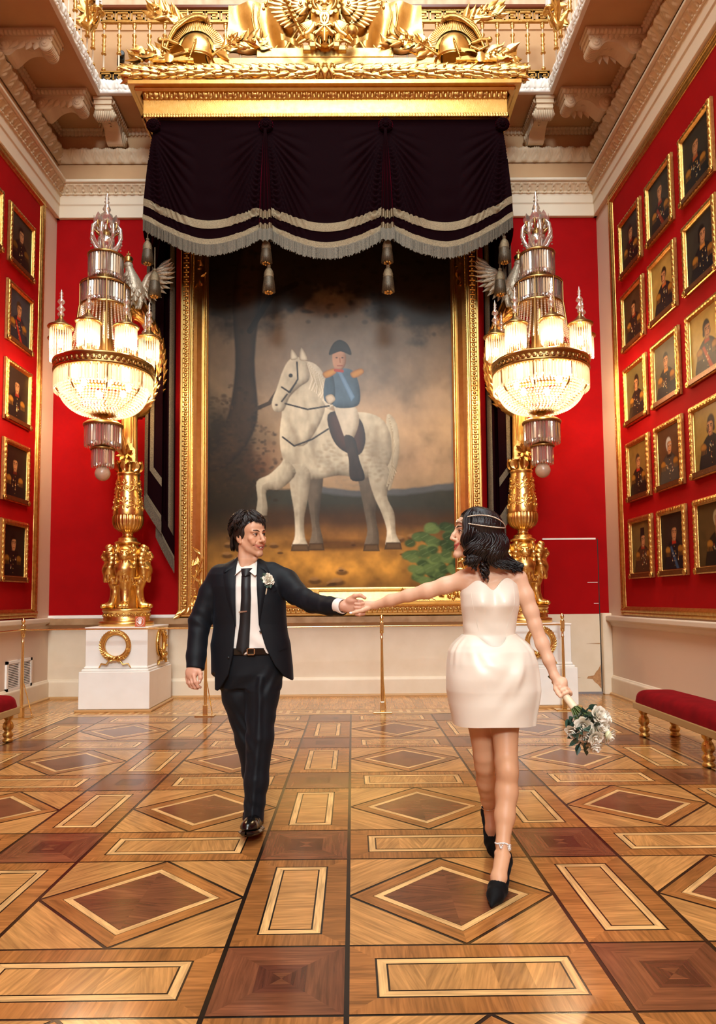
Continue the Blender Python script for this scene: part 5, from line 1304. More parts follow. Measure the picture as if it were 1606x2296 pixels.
RP = {  # (column, row): look
 (0, 0): ('dark small-headed officer portrait, right wall top row by the corner', DK, (.50, .36), (40, 28, 20), (24, 20, 20), (120, 34, 20), 1, {}),
 (1, 0): ('dark officer portrait with a red plastron on the right wall, top row middle', DK, (.52, .30), (70, 56, 40), (24, 22, 24), (120, 40, 26), 0, dict(sash=(120, 44, 28))),
 (2, 0): ('profile officer portrait with medals on the right wall, top row at the edge', DK, (.46, .34), (60, 50, 36), (24, 24, 26), (150, 70, 30), 1, dict(medals=8)),
 (0, 1): ('brown officer portrait with red collar on the right wall, second row by the corner', BRN, (.54, .38), (40, 28, 18), (28, 22, 20), (130, 44, 22), -1, {}),
 (1, 1): ('officer portrait with a pale yellow sky on the right wall, second row middle', LGT, (.56, .36), (50, 34, 22), (30, 26, 28), (168, 84, 40), -1, {}),
 (2, 1): ('dark portrait of a black-haired officer on the right wall, second row at the edge', DK, (.58, .34), (20, 16, 14), (18, 18, 22), (190, 120, 50), 1, dict(big_hair=.3)),
 (0, 2): ('ochre portrait of a bushy-haired officer on the right wall, third row by the corner', OLV, (.54, .36), (34, 22, 14), (22, 20, 20), (40, 26, 20), -1, dict(big_hair=.4)),
 (1, 2): ('grey-green portrait of a young officer on the right wall, third row middle', (84, 72, 52), (.50, .36), (34, 24, 16), (22, 22, 26), (180, 120, 60), 0, {}),
 (2, 2): ('golden portrait of a red-sashed officer on the right wall, third row at the edge', (166, 132, 62), (.60, .36), (26, 18, 14), (40, 26, 22), (150, 50, 30), 1, dict(sash=(150, 50, 30), big_hair=.4)),
 (0, 3): ('ochre portrait of an officer on the right wall, fourth row by the corner', (112, 84, 40), (.48, .37), (70, 50, 34), (26, 22, 20), (160, 40, 24), 1, {}),
 (1, 3): ('portrait of a white-haired officer on the right wall, fourth row middle', (76, 48, 28), (.50, .36), (190, 184, 176), (60, 54, 48), (40, 30, 26), 1, dict(medals=9)),
 (2, 3): ('golden portrait of a curly-haired officer on the right wall, fourth row at the edge', (140, 110, 50), (.60, .36), (40, 26, 16), (24, 22, 24), (30, 24, 22), -1, dict(big_hair=.6)),
 (0, 4): ('portrait of a tall-hatted officer on the right wall, bottom row by the corner', (96, 74, 38), (.58, .38), (30, 22, 16), (60, 40, 26), (140, 50, 28), 1, dict(hat=True, medals=12)),
 (1, 4): ('dark portrait of a blue-sashed officer on the right wall, bottom row middle', (40, 30, 24), (.56, .36), (50, 36, 26), (20, 20, 24), (160, 44, 24), 1, dict(sash=(50, 70, 96))),
 (2, 4): ('dim portrait of an old pale-haired officer on the right wall, bottom row at the edge', (74, 54, 28), (.68, .30), (170, 150, 110), (24, 20, 18), (60, 40, 24), 1, {}),
}
YC = [9.05, 8.195, 7.32]
for (c, r), (lab, bg, hd, hr, ct, cl, fc, kw) in RP.items():
    portrait(lab, (XR-.004, YC[c], ZR[r]-PHT), -PI/2, 100+c*10+r, bg, hd, hr, ct, cl, fc, **kw)
LP_ = [('dim profile portrait of an officer facing right, left wall, top row by the corner', (50, 38, 28), (.48, .36), (30, 22, 16), (22, 18, 16), (60, 40, 24), 1, dict(epau=.4, medals=2)),
 ('portrait of an officer in a red-lined cloak, left wall, second row by the corner', (52, 52, 56), (.46, .34), (60, 42, 26), (30, 30, 36), (150, 40, 24), 1, dict(sash=(140, 36, 24))),
 ('dark portrait of a bald-browed officer, left wall, third row by the corner', (38, 28, 22), (.46, .36), (44, 32, 24), (22, 18, 18), (120, 36, 24), 0, {}),
 ('shadowy portrait of a stern officer, left wall, fourth row by the corner', (36, 26, 20), (.46, .36), (44, 30, 22), (22, 18, 18), (90, 34, 22), 0, {}),
 ('dark portrait of a tousle-haired officer with cords, left wall, bottom row by the corner', (28, 22, 18), (.46, .36), (24, 16, 12), (18, 16, 16), (30, 22, 20), 1, dict(big_hair=.3, epau=.7))]
for r, (lab, bg, hd, hr, ct, cl, fc, kw) in enumerate(LP_):
    portrait(lab, (XL+.004, 8.49, ZR[r]+.06-.01*r-PHT), PI/2, 200+r, bg, hd, hr, ct, cl, fc, **kw)
portrait('gilt-framed officer portrait cut off by the left picture edge in the top row', (XL+.004, 7.635, ZR[0]+.06-PHT), PI/2, 210, DK, (.5, .36), (40, 28, 20), (24, 20, 20), (120, 34, 20), 1)
# ------------------------------------------------------------------ pedestals with wreaths
def wreath_mesh(b, M0):
    r_ = random.Random(2); R = .155
    b.tube([(R*math.cos(a), -.02, R*math.sin(a)) for a in np.linspace(0, 2*PI, 30)], .030, 8, m=M0)
    for sx in (-1, 1):
        for k in range(17):
            a = -PI/2+.25+k*(PI-.35)/16
            for q, (dr, ry) in enumerate(((.03, .55), (-.03, -.55), (0, 0))):
                x, z = (R+dr*.5)*math.cos(a)*sx, (R+dr*.5)*math.sin(a); ang = math.atan2(math.cos(a), -math.sin(a)*sx)
                b.leaf(.085, .05, M0 @ T(x, -.035, z) @ RY(-(ang+ (-.5 if q == 1 else .5 if q == 0 else 0)*sx*1.)) @ RX(PI/2), curl=.18, ridge=.3, n=4)
    for k in range(12):
        a = r_.uniform(0, 6.28); b.sphere((R*math.cos(a), -.06, R*math.sin(a)), .013, 6, 4, M0)
    for sx in (-1, 1):
        b.tube([(0, -.05, -R), (sx*.05, -.075, -R+.03), (sx*.085, -.07, -R+.0), (sx*.05, -.06, -R-.03), (0, -.05, -R)], .018, 6, M0, sq=.6)
        b.tube([(sx*.01, -.05, -R-.01), (sx*.07, -.045, -R-.03), (sx*.10, -.05, -R-.07), (sx*.16, -.04, -R-.06), (sx*.19, -.035, -R-.11)], [.018, .024, .028, .024, .016], 6, M0, sq=.35)
    b.sphere((0, -.07, -R), .028, 8, 6, M0)
def pedestal(x0, x1, side, label):
    xm = (x0+x1)/2; r = empty('white_pedestal', label, 'pedestal', (xm, 0, 0), 0); hw = (x1-x0)/2; yb_ = YB-.17
    b = MB(); b.bbox((-hw, 8.72, .03), (hw, yb_, .475), .006)
    b.bbox((-hw+.02, 8.74, .47), (hw-.02, yb_, .505), .012); b.bbox((-hw+.035, 8.77, .50), (hw-.035, yb_, .535), .02); b.build('plinth', WHITE, r)
    b = MB(); b.bbox((-hw+.05, 8.80, .53), (hw-.05, yb_, .985), .004); b.bbox((-hw+.04, 8.79, .985), (hw-.04, yb_, 1.005), .004); b.build('block', WHITE, r)
    b = MB(); b.bbox((-hw-.035, 8.685, 0), (hw+.035, yb_, .028), .006); b.build('footing', MATS['oak_skirting'], r)
    b = MB(); wreath_mesh(b, T(-.005, 8.80, .785)); b.build('wreath', GOLD, r)
    b = MB(); wreath_mesh(b, T(side*(hw-.05), 9.34, .785) @ RZ(side*PI/2)); b.build('wreath', GOLD, r)
    return r
pedestal(-3.292, -2.442, 1, 'white pedestal with gilt wreaths under the left torchere')
pedestal(1.86, 2.71, -1, 'white pedestal with gilt wreaths behind the woman in white')

# ------------------------------------------------------------------ torcheres
def lion_field():
    f = Field((-.20, -.42, -.02), (.20, .05, .90), .0085)
    # paw, leg, chest, neck, head facing -y
    f.ell((0, -.24, .045), (.062, .085, .045), k=.02)
    for k in range(-1, 2): f.ell((.042*k, -.305, .038), (.026, .035, .032), k=.012)
    f.chain([(0, -.19, .06), (0, -.15, .20), (0, -.155, .34)], [.058, .062, .075], .03)
    f.chain([(0, -.17, .36), (0, -.215, .52), (0, -.19, .64)], [.075, .105, .080], .04)
    f.ell((0, -.235, .50), (.10, .075, .13), k=.04)
    f.ell((0, -.20, .72), (.105, .09, .115), k=.03)
    f.ell((0, -.275, .715), (.058, .06, .058), k=.02); f.ell((0, -.315, .695), (.042, .035, .032), k=.012); f.ell((0, -.30, .655), (.034, .03, .018), k=.008)
    for sx in (-1, 1):
        f.ell((sx*.03, -.30, .755), (.018, .02, .016), k=.008); f.ell((sx*.085, -.19, .80), (.032, .022, .032), k=.01); f.ell((sx*.025, -.325, .685), (.022, .022, .018), k=.008)
        f.ell((sx*.028, -.32, .735), (.011, .012, .008), k=.005, op='sub')
        for k in range(6): a = .3+k*.42; f.ell((sx*(.09+.02*math.sin(a)), -.21-.02*math.cos(k), .82-.055*k), (.026, .05, .036), RX(.5), k=.006)
    for k in range(-2, 3): f.ell((.035*k, -.285+.012*abs(k), .60-.012*k*k), (.018, .025, .05), k=.006)
    for k in range(-2, 3):
        f.ell((.045*k, -.295+.016*k*k, .42), (.020, .022, .075), k=.006); f.ell((.045*k, -.315+.018*k*k, .485), (.018, .016, .022), k=.006)
    f.ell((0, -.31, .655), (.022, .02, .006), k=.004, op='sub')
    return f
lionV, lionF = lion_field().surface()
def torch(x, y, sgn, label):
    """sgn=+1: the arm bends to the right of the picture"""
    r = empty('gilt_torchere', label, 'torchere', (x, y, 1.005))
    Z = lambda z: z-1.005
    b = MB(); b.lathe([(.335, 0), (.342, .012), (.342, .045), (.335, .055), (.30, .06)], 48); b.lathe([(.29, .06), (.29, .085), (.285, .09), (.285, .175), (.30, .185), (.302, .215), (.29, .22), (0, .22)], 48)
    for k in range(22):
        a = 2*PI*k/22
        for q in range(8):
            t0, t1 = q*.75, (q+1)*.75; s0, s1 = .032*(1-q/9), .032*(1-(q+1)/9)
            b.tube([(.288*math.cos(a+s0*math.cos(t0)/.29), .288*math.sin(a+s0*math.cos(t0)/.29), .132+s0*math.sin(t0)), (.288*math.cos(a+s1*math.cos(t1)/.29), .288*math.sin(a+s1*math.cos(t1)/.29), .132+s1*math.sin(t1))], .008, 4, caps=False)
    b.build('base', GOLD, r)
    b = MB(); b.lathe([(.15, .22), (.13, .50), (.185, .505), (.19, .53), (.17, .535), (.17, .585), (.19, .59), (.19, .61), (.14, .62), (.13, .80), (.17, 1.0), (.10, 1.05)], 32)
    for k in range(28):
        a = 2*PI*k/28; b.tube([(.172*math.cos(a), .172*math.sin(a), .54), (.178*math.cos(a), .178*math.sin(a), .58)], .010, 5)
    b.build('core', GOLD, r)
    lions = []
    for k, a in enumerate((0, PI/2, PI, -PI/2)):
        if k == 0:
            b = MB(); b.add(lionV*np.array((1.05, .95, .965))+np.array((0, 0, .215)), lionF); o = b.build('lion', GOLD, r); lions.append(o)
        else: o = lions[0].copy(); COL.objects.link(o); o.parent = r
        o.rotation_euler = (0, 0, a+.16*sgn)
    b = MB(); b.lathe([(.10, 1.035), (.16, 1.05), (.165, 1.07), (.12, 1.09), (.118, 1.12), (.115, 1.125), (.10, 1.13), (.07, 1.15), (.065, 1.18), (.075, 1.195)], 32)
    b.build('collar', GOLD, r)
    b = MB(); b.lathe([(.075, 1.195), (.115, 1.21), (.165, 1.25), (.190, 1.30), (.197, 1.35), (.195, 1.40), (.185, 1.422)], 96, flute=lambda t, z, q: q*(1-.075*abs(math.sin(12*t))**.6 if z > 1.2 else 1)); b.build('fluted_bulb', GOLD, r)
    b = MB(); prof = [(.188, 1.42), (.190, 1.45), (.182, 1.52), (.168, 1.63), (.152, 1.78), (.142, 1.92), (.140, 1.94), (.150, 1.95), (.15, 1.965), (.135, 1.98), (.130, 2.05), (.128, 2.09)]
    b.lathe(prof, 40)
    rz = [q[0] for q in prof]; zz = [q[1] for q in prof]
    def onv(a, z, off=.004): rr_ = np.interp(z, zz, rz)+off; return (rr_*math.cos(a), rr_*math.sin(a), z)
    for k in range(8):
        a0 = 2*PI*k/8
        for z0, s in ((1.55, 1.), (1.80, .8)):
            for q in range(-3, 4): b.tube([onv(a0+.0, z0), onv(a0+.10*q*s, z0+.09*s-.012*q*q*s), onv(a0+.145*q*s, z0+.10*s-.014*q*q*s)], [.006, .010, .012], 5)
            b.tube([onv(a0+.16*math.cos(t)*.5, z0-.04+.03*math.sin(t)) for t in np.linspace(0, 5, 10)], .008, 5)
            b.sphere(onv(a0+.25*s, z0-.04), .018, 7, 5)
        for q in range(6): b.sphere(onv(a0+PI/8, 1.53+.045*q, .006), .011, 6, 4)
        b.tube([onv(a0+t, 1.735+.02*math.cos(4*t*2)) for t in np.linspace(0, PI/4, 8)], .008, 5, caps=False)
        b.leaf(.16, .11, T(*onv(a0, 1.98, .0)) @ RZ(a0) @ RY(-PI/2+.1) @ RZ(0), curl=-.12, ridge=.3)
    b.build('vase', GOLD, r)
    b = MB(); b.lathe([(.128, 2.07), (.145, 2.08), (.145, 2.12), (.12, 2.13)], 24)
    for k in range(10): a = 2*PI*k/10; b.sphere((.145*math.cos(a), .145*math.sin(a), 2.10), .028, 8, 6)
    b.build('ring', GOLD, r)
    b = MB(); b.lathe([(.115, 2.12), (.110, 2.2), (.100, 2.70), (.105, 2.74), (.13, 2.76), (.13, 2.79)], 96, flute=lambda t, z, q: q*(1-.10*abs(math.sin(8*t))**.7) if 2.15 < z < 2.72 else q); b.build('fluted_shaft', GOLD, r)
    b = MB(); b.prism([(-.085, 2.10), (.085, 2.10), (.085, 2.26), (.05, 2.30), (.05, 2.34), (-.05, 2.34), (-.05, 2.30), (-.085, 2.26)], -.16, -.12, RZ(.25*sgn))
    for k in range(12): b.leaf(.10, .06, T(.02*(k % 3-1), -.17, 2.16+.02*(k//3)) @ RX(PI/2) @ RZ(k*2.4), curl=.5, n=4)
    b.tube([(.0, -.16, 2.20), (-.02*sgn, -.22, 2.38), (-.05*sgn, -.26, 2.55), (-.10*sgn, -.36, 2.62)], [.04, .032, .028, .02], 8); b.build('bracket', GOLDM, r)
    # the great leafy arm
    pts = np.array([(0, .0, 2.78), (.02*sgn, .08, 2.80), (.16*sgn, .18, 2.90), (.28*sgn, .22, 3.13), (.33*sgn, .22, 3.42), (.32*sgn, .16, 3.74), (.24*sgn, .04, 3.98), (.09*sgn, -.06, 4.09), (.01*sgn, -.22, 4.07)])
    tt = np.linspace(0, len(pts)-1, 40); P = np.stack([np.interp(tt, range(len(pts)), pts[:, k]) for k in range(3)], 1)
    for _ in range(3): P[1:-1] = (P[:-2]+2*P[1:-1]+P[2:])/4
    rad = np.interp(tt, range(len(pts)), [.10, .11, .115, .105, .095, .088, .082, .070, .045])
    b = MB(); b.tube(P, rad, 14)
    r_ = random.Random(4); D = np.gradient(P, axis=0); D /= np.linalg.norm(D, axis=1)[:, None]
    for i in range(1, 38):
        for q in range(6):
            a = q*PI/3+(.5 if i % 2 else 0); x = np.cross(D[i], (0, 1, .2)); x /= np.linalg.norm(x); y = np.cross(D[i], x); nrm = math.cos(a)*x+math.sin(a)*y
            mm = Matrix.Identity(4); yy = np.cross(nrm, D[i])
            for w in range(3): mm[w][0], mm[w][1], mm[w][2], mm[w][3] = D[i][w], yy[w], nrm[w], P[i][w]+nrm[w]*rad[i]*.9
            b.leaf(.11, .07, mm, curl=.18, ridge=.3, n=4)
    b.lathe([(.02, 0), (.09, .03), (.12, .09), (.10, .13), (0, .14)], 16, T(0, -.02, 2.70)); 
    for k in range(12): a = 2*PI*k/12; b.leaf(.16, .09, T(.09*math.cos(a), .09*math.sin(a), 2.74) @ RZ(a) @ RY(-.9), curl=.25, n=5)
    b.build('arm', GOLD, r)
    # eagle on the arm
    FEATH = MATS.get('silvered_feathers') or mat('silvered_feathers', srgb(206, 190, 168), .38, .35, noise=(60, .5, srgb(150, 132, 108)), bump=.3, bscale=80)
    E0 = T(.075*sgn, -.07, 4.16) @ SCL(sgn, 1, 1)
    b = MB()
    b.tube([(.04, .02, .02), (.02, .0, .12), (.0, -.02, .24), (-.03, -.04, .36), (-.055, -.05, .47), (-.07, -.06, .52)], [.06, .115, .125, .10, .062, .05], 14, E0)
    b.sphere((-.075, -.06, .54), (.062, .055, .056), 14, 9, E0)
    for i in range(7):
        for k in range(9):
            a = 2*PI*k/9+.35*i; z = .12+.055*i; rr_ = np.interp(z, [.1, .24, .36, .47], [.115, .125, .10, .065]); cx = np.interp(z, [.12, .24, .36, .47], [.02, 0, -.03, -.055]); cy = np.interp(z, [.12, .47], [0, -.05])
            b.leaf(.085, .06, E0 @ T(cx+rr_*.94*math.cos(a), cy+rr_*.94*math.sin(a), z) @ RZ(a) @ RY(PI/2-.1), curl=.18, ridge=.3, n=4)
    b.build('eagle_body', FEATH, r)
    b = MB(); b.lathe([(.03, -.02), (.026, .03), (.016, .065), (.004, .085)], 10, E0 @ T(-.125, -.07, .535) @ RZ(.1) @ RY(-PI/2-.5)); b.build('beak', BRONZE, r)
    b = MB(); b.lathe([(.045, .0), (.055, .01), (.05, .02), (.062, .05), (.045, .075), (.012, .085)], 14, E0 @ T(-.075, -.06, .585)); b.box((-.08, -.066, .665), (-.07, -.054, .735), E0); b.box((-.10, -.066, .69), (-.05, -.054, .705), E0); b.sphere((-.075, -.06, .67), .014, 8, 5, E0); b.build('crown', GOLD, r)
    for nm, yy, ry, sc in (('wing', .02, -.05, 1.), ('wing', .16, .25, .95)):
        b = MB()
        b.tube([(.08, yy, .22), (.12, yy, .30), (.16, yy+.01, .42), (.24, yy+.03, .50), (.31, yy+.05, .56)], [.05, .055, .045, .038, .02], 9, E0)
        for k in range(10):
            t = k/9; bx = .11+.21*t; bz = .30+.27*t; a = -1.15+1.75*t
            b.leaf(.20+.06*math.sin(PI*t), .060, E0 @ T(bx-.02, yy-.01-.003*k+.05*t, bz) @ RY(-a) @ RX(PI/2), curl=.05, ridge=.3)
            if k < 8: b.leaf(.13, .055, E0 @ T(bx-.01, yy-.035+.05*t, bz+.02) @ RY(-a-.1) @ RX(PI/2), curl=.05, ridge=.3)
        b.build(nm, FEATH, r)
    b = MB()
    for k in range(7): b.leaf(.30, .07, E0 @ T(.06+.015*(k-3), .03, .12) @ RY(PI/2-.12*(k-3)-.1) , curl=-.04, ridge=.3)
    b.build('tail', GOLD, r)
    b = MB()
    for k, dx in enumerate((-.05, .08)):
        b.tube([(dx, -.04, .12), (dx+.01, -.06, .03), (dx, -.07, -.03)], [.05, .03, .024], 8, E0)
        for q in range(3): b.tube([(dx, -.07, -.03), (dx-.03+.03*q, -.12, -.04), (dx-.03+.03*q, -.135, -.07)], [.02, .016, .006], 6, E0)
    b.build('claw', FEATH, r)
    return r
TXL, TXR, TY = -2.905, 2.225, 9.30
torch(TXL, TY, 1, 'gilt torchere with lion monopods and an eagle on the left pedestal')
torch(TXR, TY, -1, 'gilt torchere with lion monopods and an eagle on the right pedestal')

# ------------------------------------------------------------------ crystal chandeliers
def crystal_mat(name, tr, gl, tint):
    m = bpy.data.materials.new(name); m.use_nodes = True; nt = m.node_tree; nt.nodes.clear(); L = nt.links.new
    o = nt.nodes.new('ShaderNodeOutputMaterial'); a = nt.nodes.new('ShaderNodeBsdfTransparent'); a.inputs[0].default_value = (.97, .95, .92, 1)
    t = nt.nodes.new('ShaderNodeBsdfTranslucent'); t.inputs[0].default_value = (*tint, 1)
    g = nt.nodes.new('ShaderNodeBsdfGlossy'); g.inputs['Roughness'].default_value = .06; g.inputs[0].default_value = (1, .98, .95, 1)
    m1 = nt.nodes.new('ShaderNodeMixShader'); m1.inputs[0].default_value = tr; L(a.outputs[0], m1.inputs[1]); L(t.outputs[0], m1.inputs[2])
    m2 = nt.nodes.new('ShaderNodeMixShader'); m2.inputs[0].default_value = gl; L(m1.outputs[0], m2.inputs[1]); L(g.outputs[0], m2.inputs[2]); L(m2.outputs[0], o.inputs[0])
    return m
CRYS = crystal_mat('crystal', .68, .26, (.95, .93, .90))  # whiter, more translucent copy of the glass for the lit tiers
CRYSC = crystal_mat('unlit_crystal', .34, .42, (.95, .93, .90))  # darker, clearer copy of the same glass for the unlit tiers
BULB = mat('lit_bulb', (1, .9, .7), .5, emit=((1, .80, .50), 28))
def pend(b, x, y, z, L, w, tip=True):
    """faceted drop hanging from (x,y,z)"""
    a = math.atan2(y, x); c, s = math.cos(a), math.sin(a); q = [(0, w), (w*.6, 0), (0, -w), (-w*.6, 0)]
    zs_ = [(z-.004, .25), (z-.02, 1), (z-L*.80, 1), (z-L*.86, .55), (z-L*.92, 1.0), (z-L, .05)] if tip else [(z, .6), (z-.02, 1), (z-L, .8)]
    P = [[(x+k*(c*u-s*v), y+k*(s*u+c*v), zz) for u, v in q] for zz, k in zs_]
    b.grid(np.array(P), closed_v=True, smooth=False)
def fringe(b, R, z, L, n, w=None, jit=0.):
    w = w or .40*2*PI*R/n
    for k in range(n): a = 2*PI*(k+.5)/n; pend(b, R*math.cos(a), R*math.sin(a), z, L*(1+jit*math.sin(k*12.9)), w)
def octa(b, p, r):
    x, y, z = p; b.add([(x+r, y, z), (x-r, y, z), (x, y+r, z), (x, y-r, z), (x, y, z+r), (x, y, z-r)], [(0,2,4),(2,1,4),(1,3,4),(3,0,4),(2,0,5),(1,2,5),(3,1,5),(0,3,5)], smooth=False)
def plate(b, R, z, d=.035): b.lathe([(R*.35, z+d+.03), (R*.85, z+d), (R*.98, z+d*.5), (R, z+.008), (R*.985, z-.008), (R*.90, z-.002), (R*.88, z+.01)], 40)
def chandelier(x, y, label):
    r = empty('crystal_chandelier', label, 'chandelier', (x, y, 0))
    b = MB(); b.lathe([(0, 6.43), (.010, 6.40), (.026, 6.34), (.014, 6.325), (.032, 6.30), (.016, 6.28), (.030, 6.25), (.048, 6.20), (.028, 6.17), (.062, 6.14), (.07, 6.11), (.04, 6.08)][::-1], 14, flute=lambda t, z, q: q*(1+.10*math.cos(7*t)) if q > .02 else q)
    b.build('finial', CRYSC, r)
    b = MB()
    for k in range(8):
        a = 2*PI*k/8
        b.tube([(q*math.cos(a), q*math.sin(a), z) for q, z in ((.05, 5.66), (.13, 5.72), (.185, 5.83), (.175, 5.94), (.13, 6.00), (.10, 5.96), (.12, 5.92))], [.016, .02, .022, .022, .02, .016, .01], 7)
        b.leaf(.13, .11, T(.10*math.cos(a+.39), .10*math.sin(a+.39), 5.98) @ RZ(a+.39) @ RY(-.9), curl=.3, n=5)
        for q in range(5): octa(b, (.19*math.cos(a)*(1-.02*q), .19*math.sin(a), 5.74+.04*q), .014)
    b.lathe([(.03, 5.64), (.07, 5.68), (.10, 5.76), (.095, 5.83), (.04, 5.87)], 18, flute=lambda t, z, q: q*(1+.06*math.cos(9*t)))
    b.build('crown', CRYSC, r)
    b = MB(); plate(b, .222, 5.585); plate(b, .303, 5.20); b.lathe([(.05, 5.86), (.055, 5.90), (.04, 5.93)], 12)
    b.lathe([(.29, 4.915), (.298, 4.92), (.298, 4.945), (.285, 4.95)], 40)
    b.lathe([(.10, 4.2), (.10, 5.6)], 12)
    for k in range(8):
        a = 2*PI*k/8+.39; b.tube([(.295*math.cos(a), .295*math.sin(a), 4.93), (.295*math.cos(a), .295*math.sin(a), 5.2)], .018, 6, sq=.4)
        b.tube([(.30*math.cos(a), .30*math.sin(a), 4.93), (.34*math.cos(a), .34*math.sin(a), 4.6), (.42*math.cos(a), .42*math.sin(a), 4.25)], .014, 6)
        b.tube([(.09*math.cos(a), .09*math.sin(a), 5.88), (.15*math.cos(a), .15*math.sin(a), 5.93), (.16*math.cos(a), .16*math.sin(a), 5.99), (.12*math.cos(a), .12*math.sin(a), 6.0), (.11*math.cos(a), .11*math.sin(a), 5.95)], .012, 6)
    b.build('stem_plates', BRONZE, r)
    def part(nm, fn, m=CRYS):
        b = MB(); fn(b); o = b.build(nm, m, r); o['kind'] = 'stuff'
    def f1(b):
        fringe(b, .205, 5.585, .30, 40); fringe(b, .17, 5.58, .27, 26)
    part('upper_fringe', f1, CRYSC)
    def f2(b): fringe(b, .283, 5.195, .25, 54); fringe(b, .25, 5.19, .22, 30)
    part('second_fringe', f2, CRYSC)
    def f3(b):
        for k in range(44):
            a = 2*PI*k/44
            for q in range(22):
                t = q/21; R = .285+.11*t**1.6; octa(b, (R*math.cos(a), R*math.sin(a), 4.915-.48*t), .0125)
    part('bead_net', f3)
    # eight lamps
    for k in range(8):
        a = -PI/2+2*PI*k/8; cx, cy = .545*math.cos(a), .545*math.sin(a)
        b = MB(); m0 = T(cx, cy, 0)
        b.lathe([(.118, 4.535), (.148, 4.54), (.152, 4.552), (.14, 4.565), (.10, 4.585), (.06, 4.62), (.03, 4.65), (.018, 4.68), (.024, 4.69), (.0, 4.70)], 26, m0, caps=False)
        b.tube([(0, 0, 4.14), (0, 0, 4.26)], .02, 8, m0); b.tube([(0, 0, 4.25), (0, 0, 4.60)], .005, 6, m0); b.tube([(cx*.2, cy*.2, 4.2), (cx*.7, cy*.7, 4.10), (cx, cy, 4.16)], .016, 6)
        o = b.build('lamp', BRONZE, r)
        b = MB(); b.lathe([(0, 5.02), (.006, 5.0), (.020, 4.955), (.010, 4.94), (.022, 4.925), (.010, 4.905), (.034, 4.875), (.040, 4.85), (.014, 4.82), (.030, 4.79), (.046, 4.765), (.018, 4.74), (.030, 4.72), (.016, 4.69)][::-1], 10, m0, flute=lambda t, z, q: q*(1+.12*math.cos(5*t))); b.build('lamp_finial', CRYSC, o)
        b = MB()
        for q in range(26): aa = 2*PI*q/26; p_ = (cx+.118*math.cos(aa), cy+.118*math.sin(aa)); pend(b, p_[0], p_[1], 4.535, .275+.02*math.sin(q*5), .0125)
        o2 = b.build('lamp_fringe', CRYS, o); o2['kind'] = 'stuff'
        b = MB(); b.sphere((cx, cy, 4.36), (.034, .034, .055), 12, 8); b.build('bulb', BULB, o)
        l = bpy.data.lights.new('chandelier_lamp_light', 'POINT'); l.energy = LAMP_W; l.color = (1, .74, .42); l.shadow_soft_size = .05
        lo = bpy.data.objects.new('chandelier_lamp_light', l); COL.objects.link(lo); lo.location = (x+cx, y+cy, 4.27)
    b = MB(); prof = [(.565, 4.075), (.588, 4.08), (.592, 4.10), (.58, 4.105), (.578, 4.175), (.592, 4.18), (.600, 4.20), (.592, 4.215), (.565, 4.215)]
    b.lathe(prof, 64, caps=False)
    for k in range(52): a = 2*PI*k/52; b.lathe([(.030, 0), (.026, .008), (.018, .006), (.010, .010), (0, .011)], 10, T(.578*math.cos(a), .578*math.sin(a), 4.14) @ RZ(a) @ RY(PI/2), caps=False)
    b.lathe([(.56, 4.19), (.30, 4.20), (.1, 4.2)], 40, caps=False)
    for k in range(8):
        a = 2*PI*k/8-PI/8
        b.tube([((.02+q)*math.cos(a), (.02+q)*math.sin(a), z) for q, z in ((.545, 4.06), (.545, 3.92), (.49, 3.83), (.38, 3.74), (.25, 3.665), (.12, 3.61))], .013, 6)
    b.lathe([(.14, 3.625), (.15, 3.605), (.11, 3.585), (.05, 3.565), (.028, 3.55), (.045, 3.535), (.06, 3.52), (.03, 3.505)], 24)
    for k in range(12): a = 2*PI*k/12; b.leaf(.10, .06, T(.10*math.cos(a), .10*math.sin(a), 3.60) @ RZ(a) @ RY(-.35), curl=.1, n=4)
    plate(b, .238, 3.455, .045); plate(b, .150, 3.165, .03); b.tube([(0, 0, 2.95), (0, 0, 3.5)], .03, 8)
    b.build('ring_and_ribs', BRONZE, r)
    def f4(b): fringe(b, .572, 4.075, .235, 92); fringe(b, .535, 4.07, .20, 46)
    part('ring_fringe', f4)
    def f5(b):
        for q in range(17):
            t = q/16; R = .50*math.cos(t*1.33)+.02; z = 3.93-.335*math.sin(t*PI/2)**.95; n = max(12, int(2*PI*R/.038))
            for k in range(n): a = 2*PI*(k+.5*(q % 2))/n; octa(b, (R*math.cos(a), R*math.sin(a), z), .0165)
    part('bowl_beads', f5)
    def f6(b): fringe(b, .212, 3.455, .265, 38); fringe(b, .18, 3.45, .24, 24)
    part('lower_fringe', f6, CRYSC)
    def f7(b): fringe(b, .128, 3.165, .225, 26); fringe(b, .10, 3.16, .20, 14)
    part('lowest_fringe', f7, CRYSC)
    b = MB(); b.sphere((0, 0, 2.875), .092, 22, 14); b.build('ball', mat('etched_glass', srgb(214, 180, 150), .3, spec=.8, trans=.35) if 'etched_glass' not in MATS else MATS['etched_glass'], r)
    b = MB()
    for k in range(6): a = 2*PI*k/6; b.sphere((.30*math.cos(a), .30*math.sin(a), 3.93), (.035, .035, .05), 10, 7)
    b.build('bowl_bulbs', BULB, r)
    for q in range(3):
        a = 2*PI*q/3+.5
        l = bpy.data.lights.new('chandelier_bowl_light', 'POINT'); l.energy = BOWL_W; l.color = (1, .74, .42); l.shadow_soft_size = .06
        lo = bpy.data.objects.new('chandelier_bowl_light', l); COL.objects.link(lo); lo.location = (x+.30*math.cos(a), y+.30*math.sin(a), 3.86)
    return r
LAMP_W, BOWL_W = 34, 56
chandelier(-3.035, 8.70, 'lit crystal chandelier hanging in front of the left torchere')
chandelier(2.345, 8.70, 'lit crystal chandelier hanging in front of the right torchere')
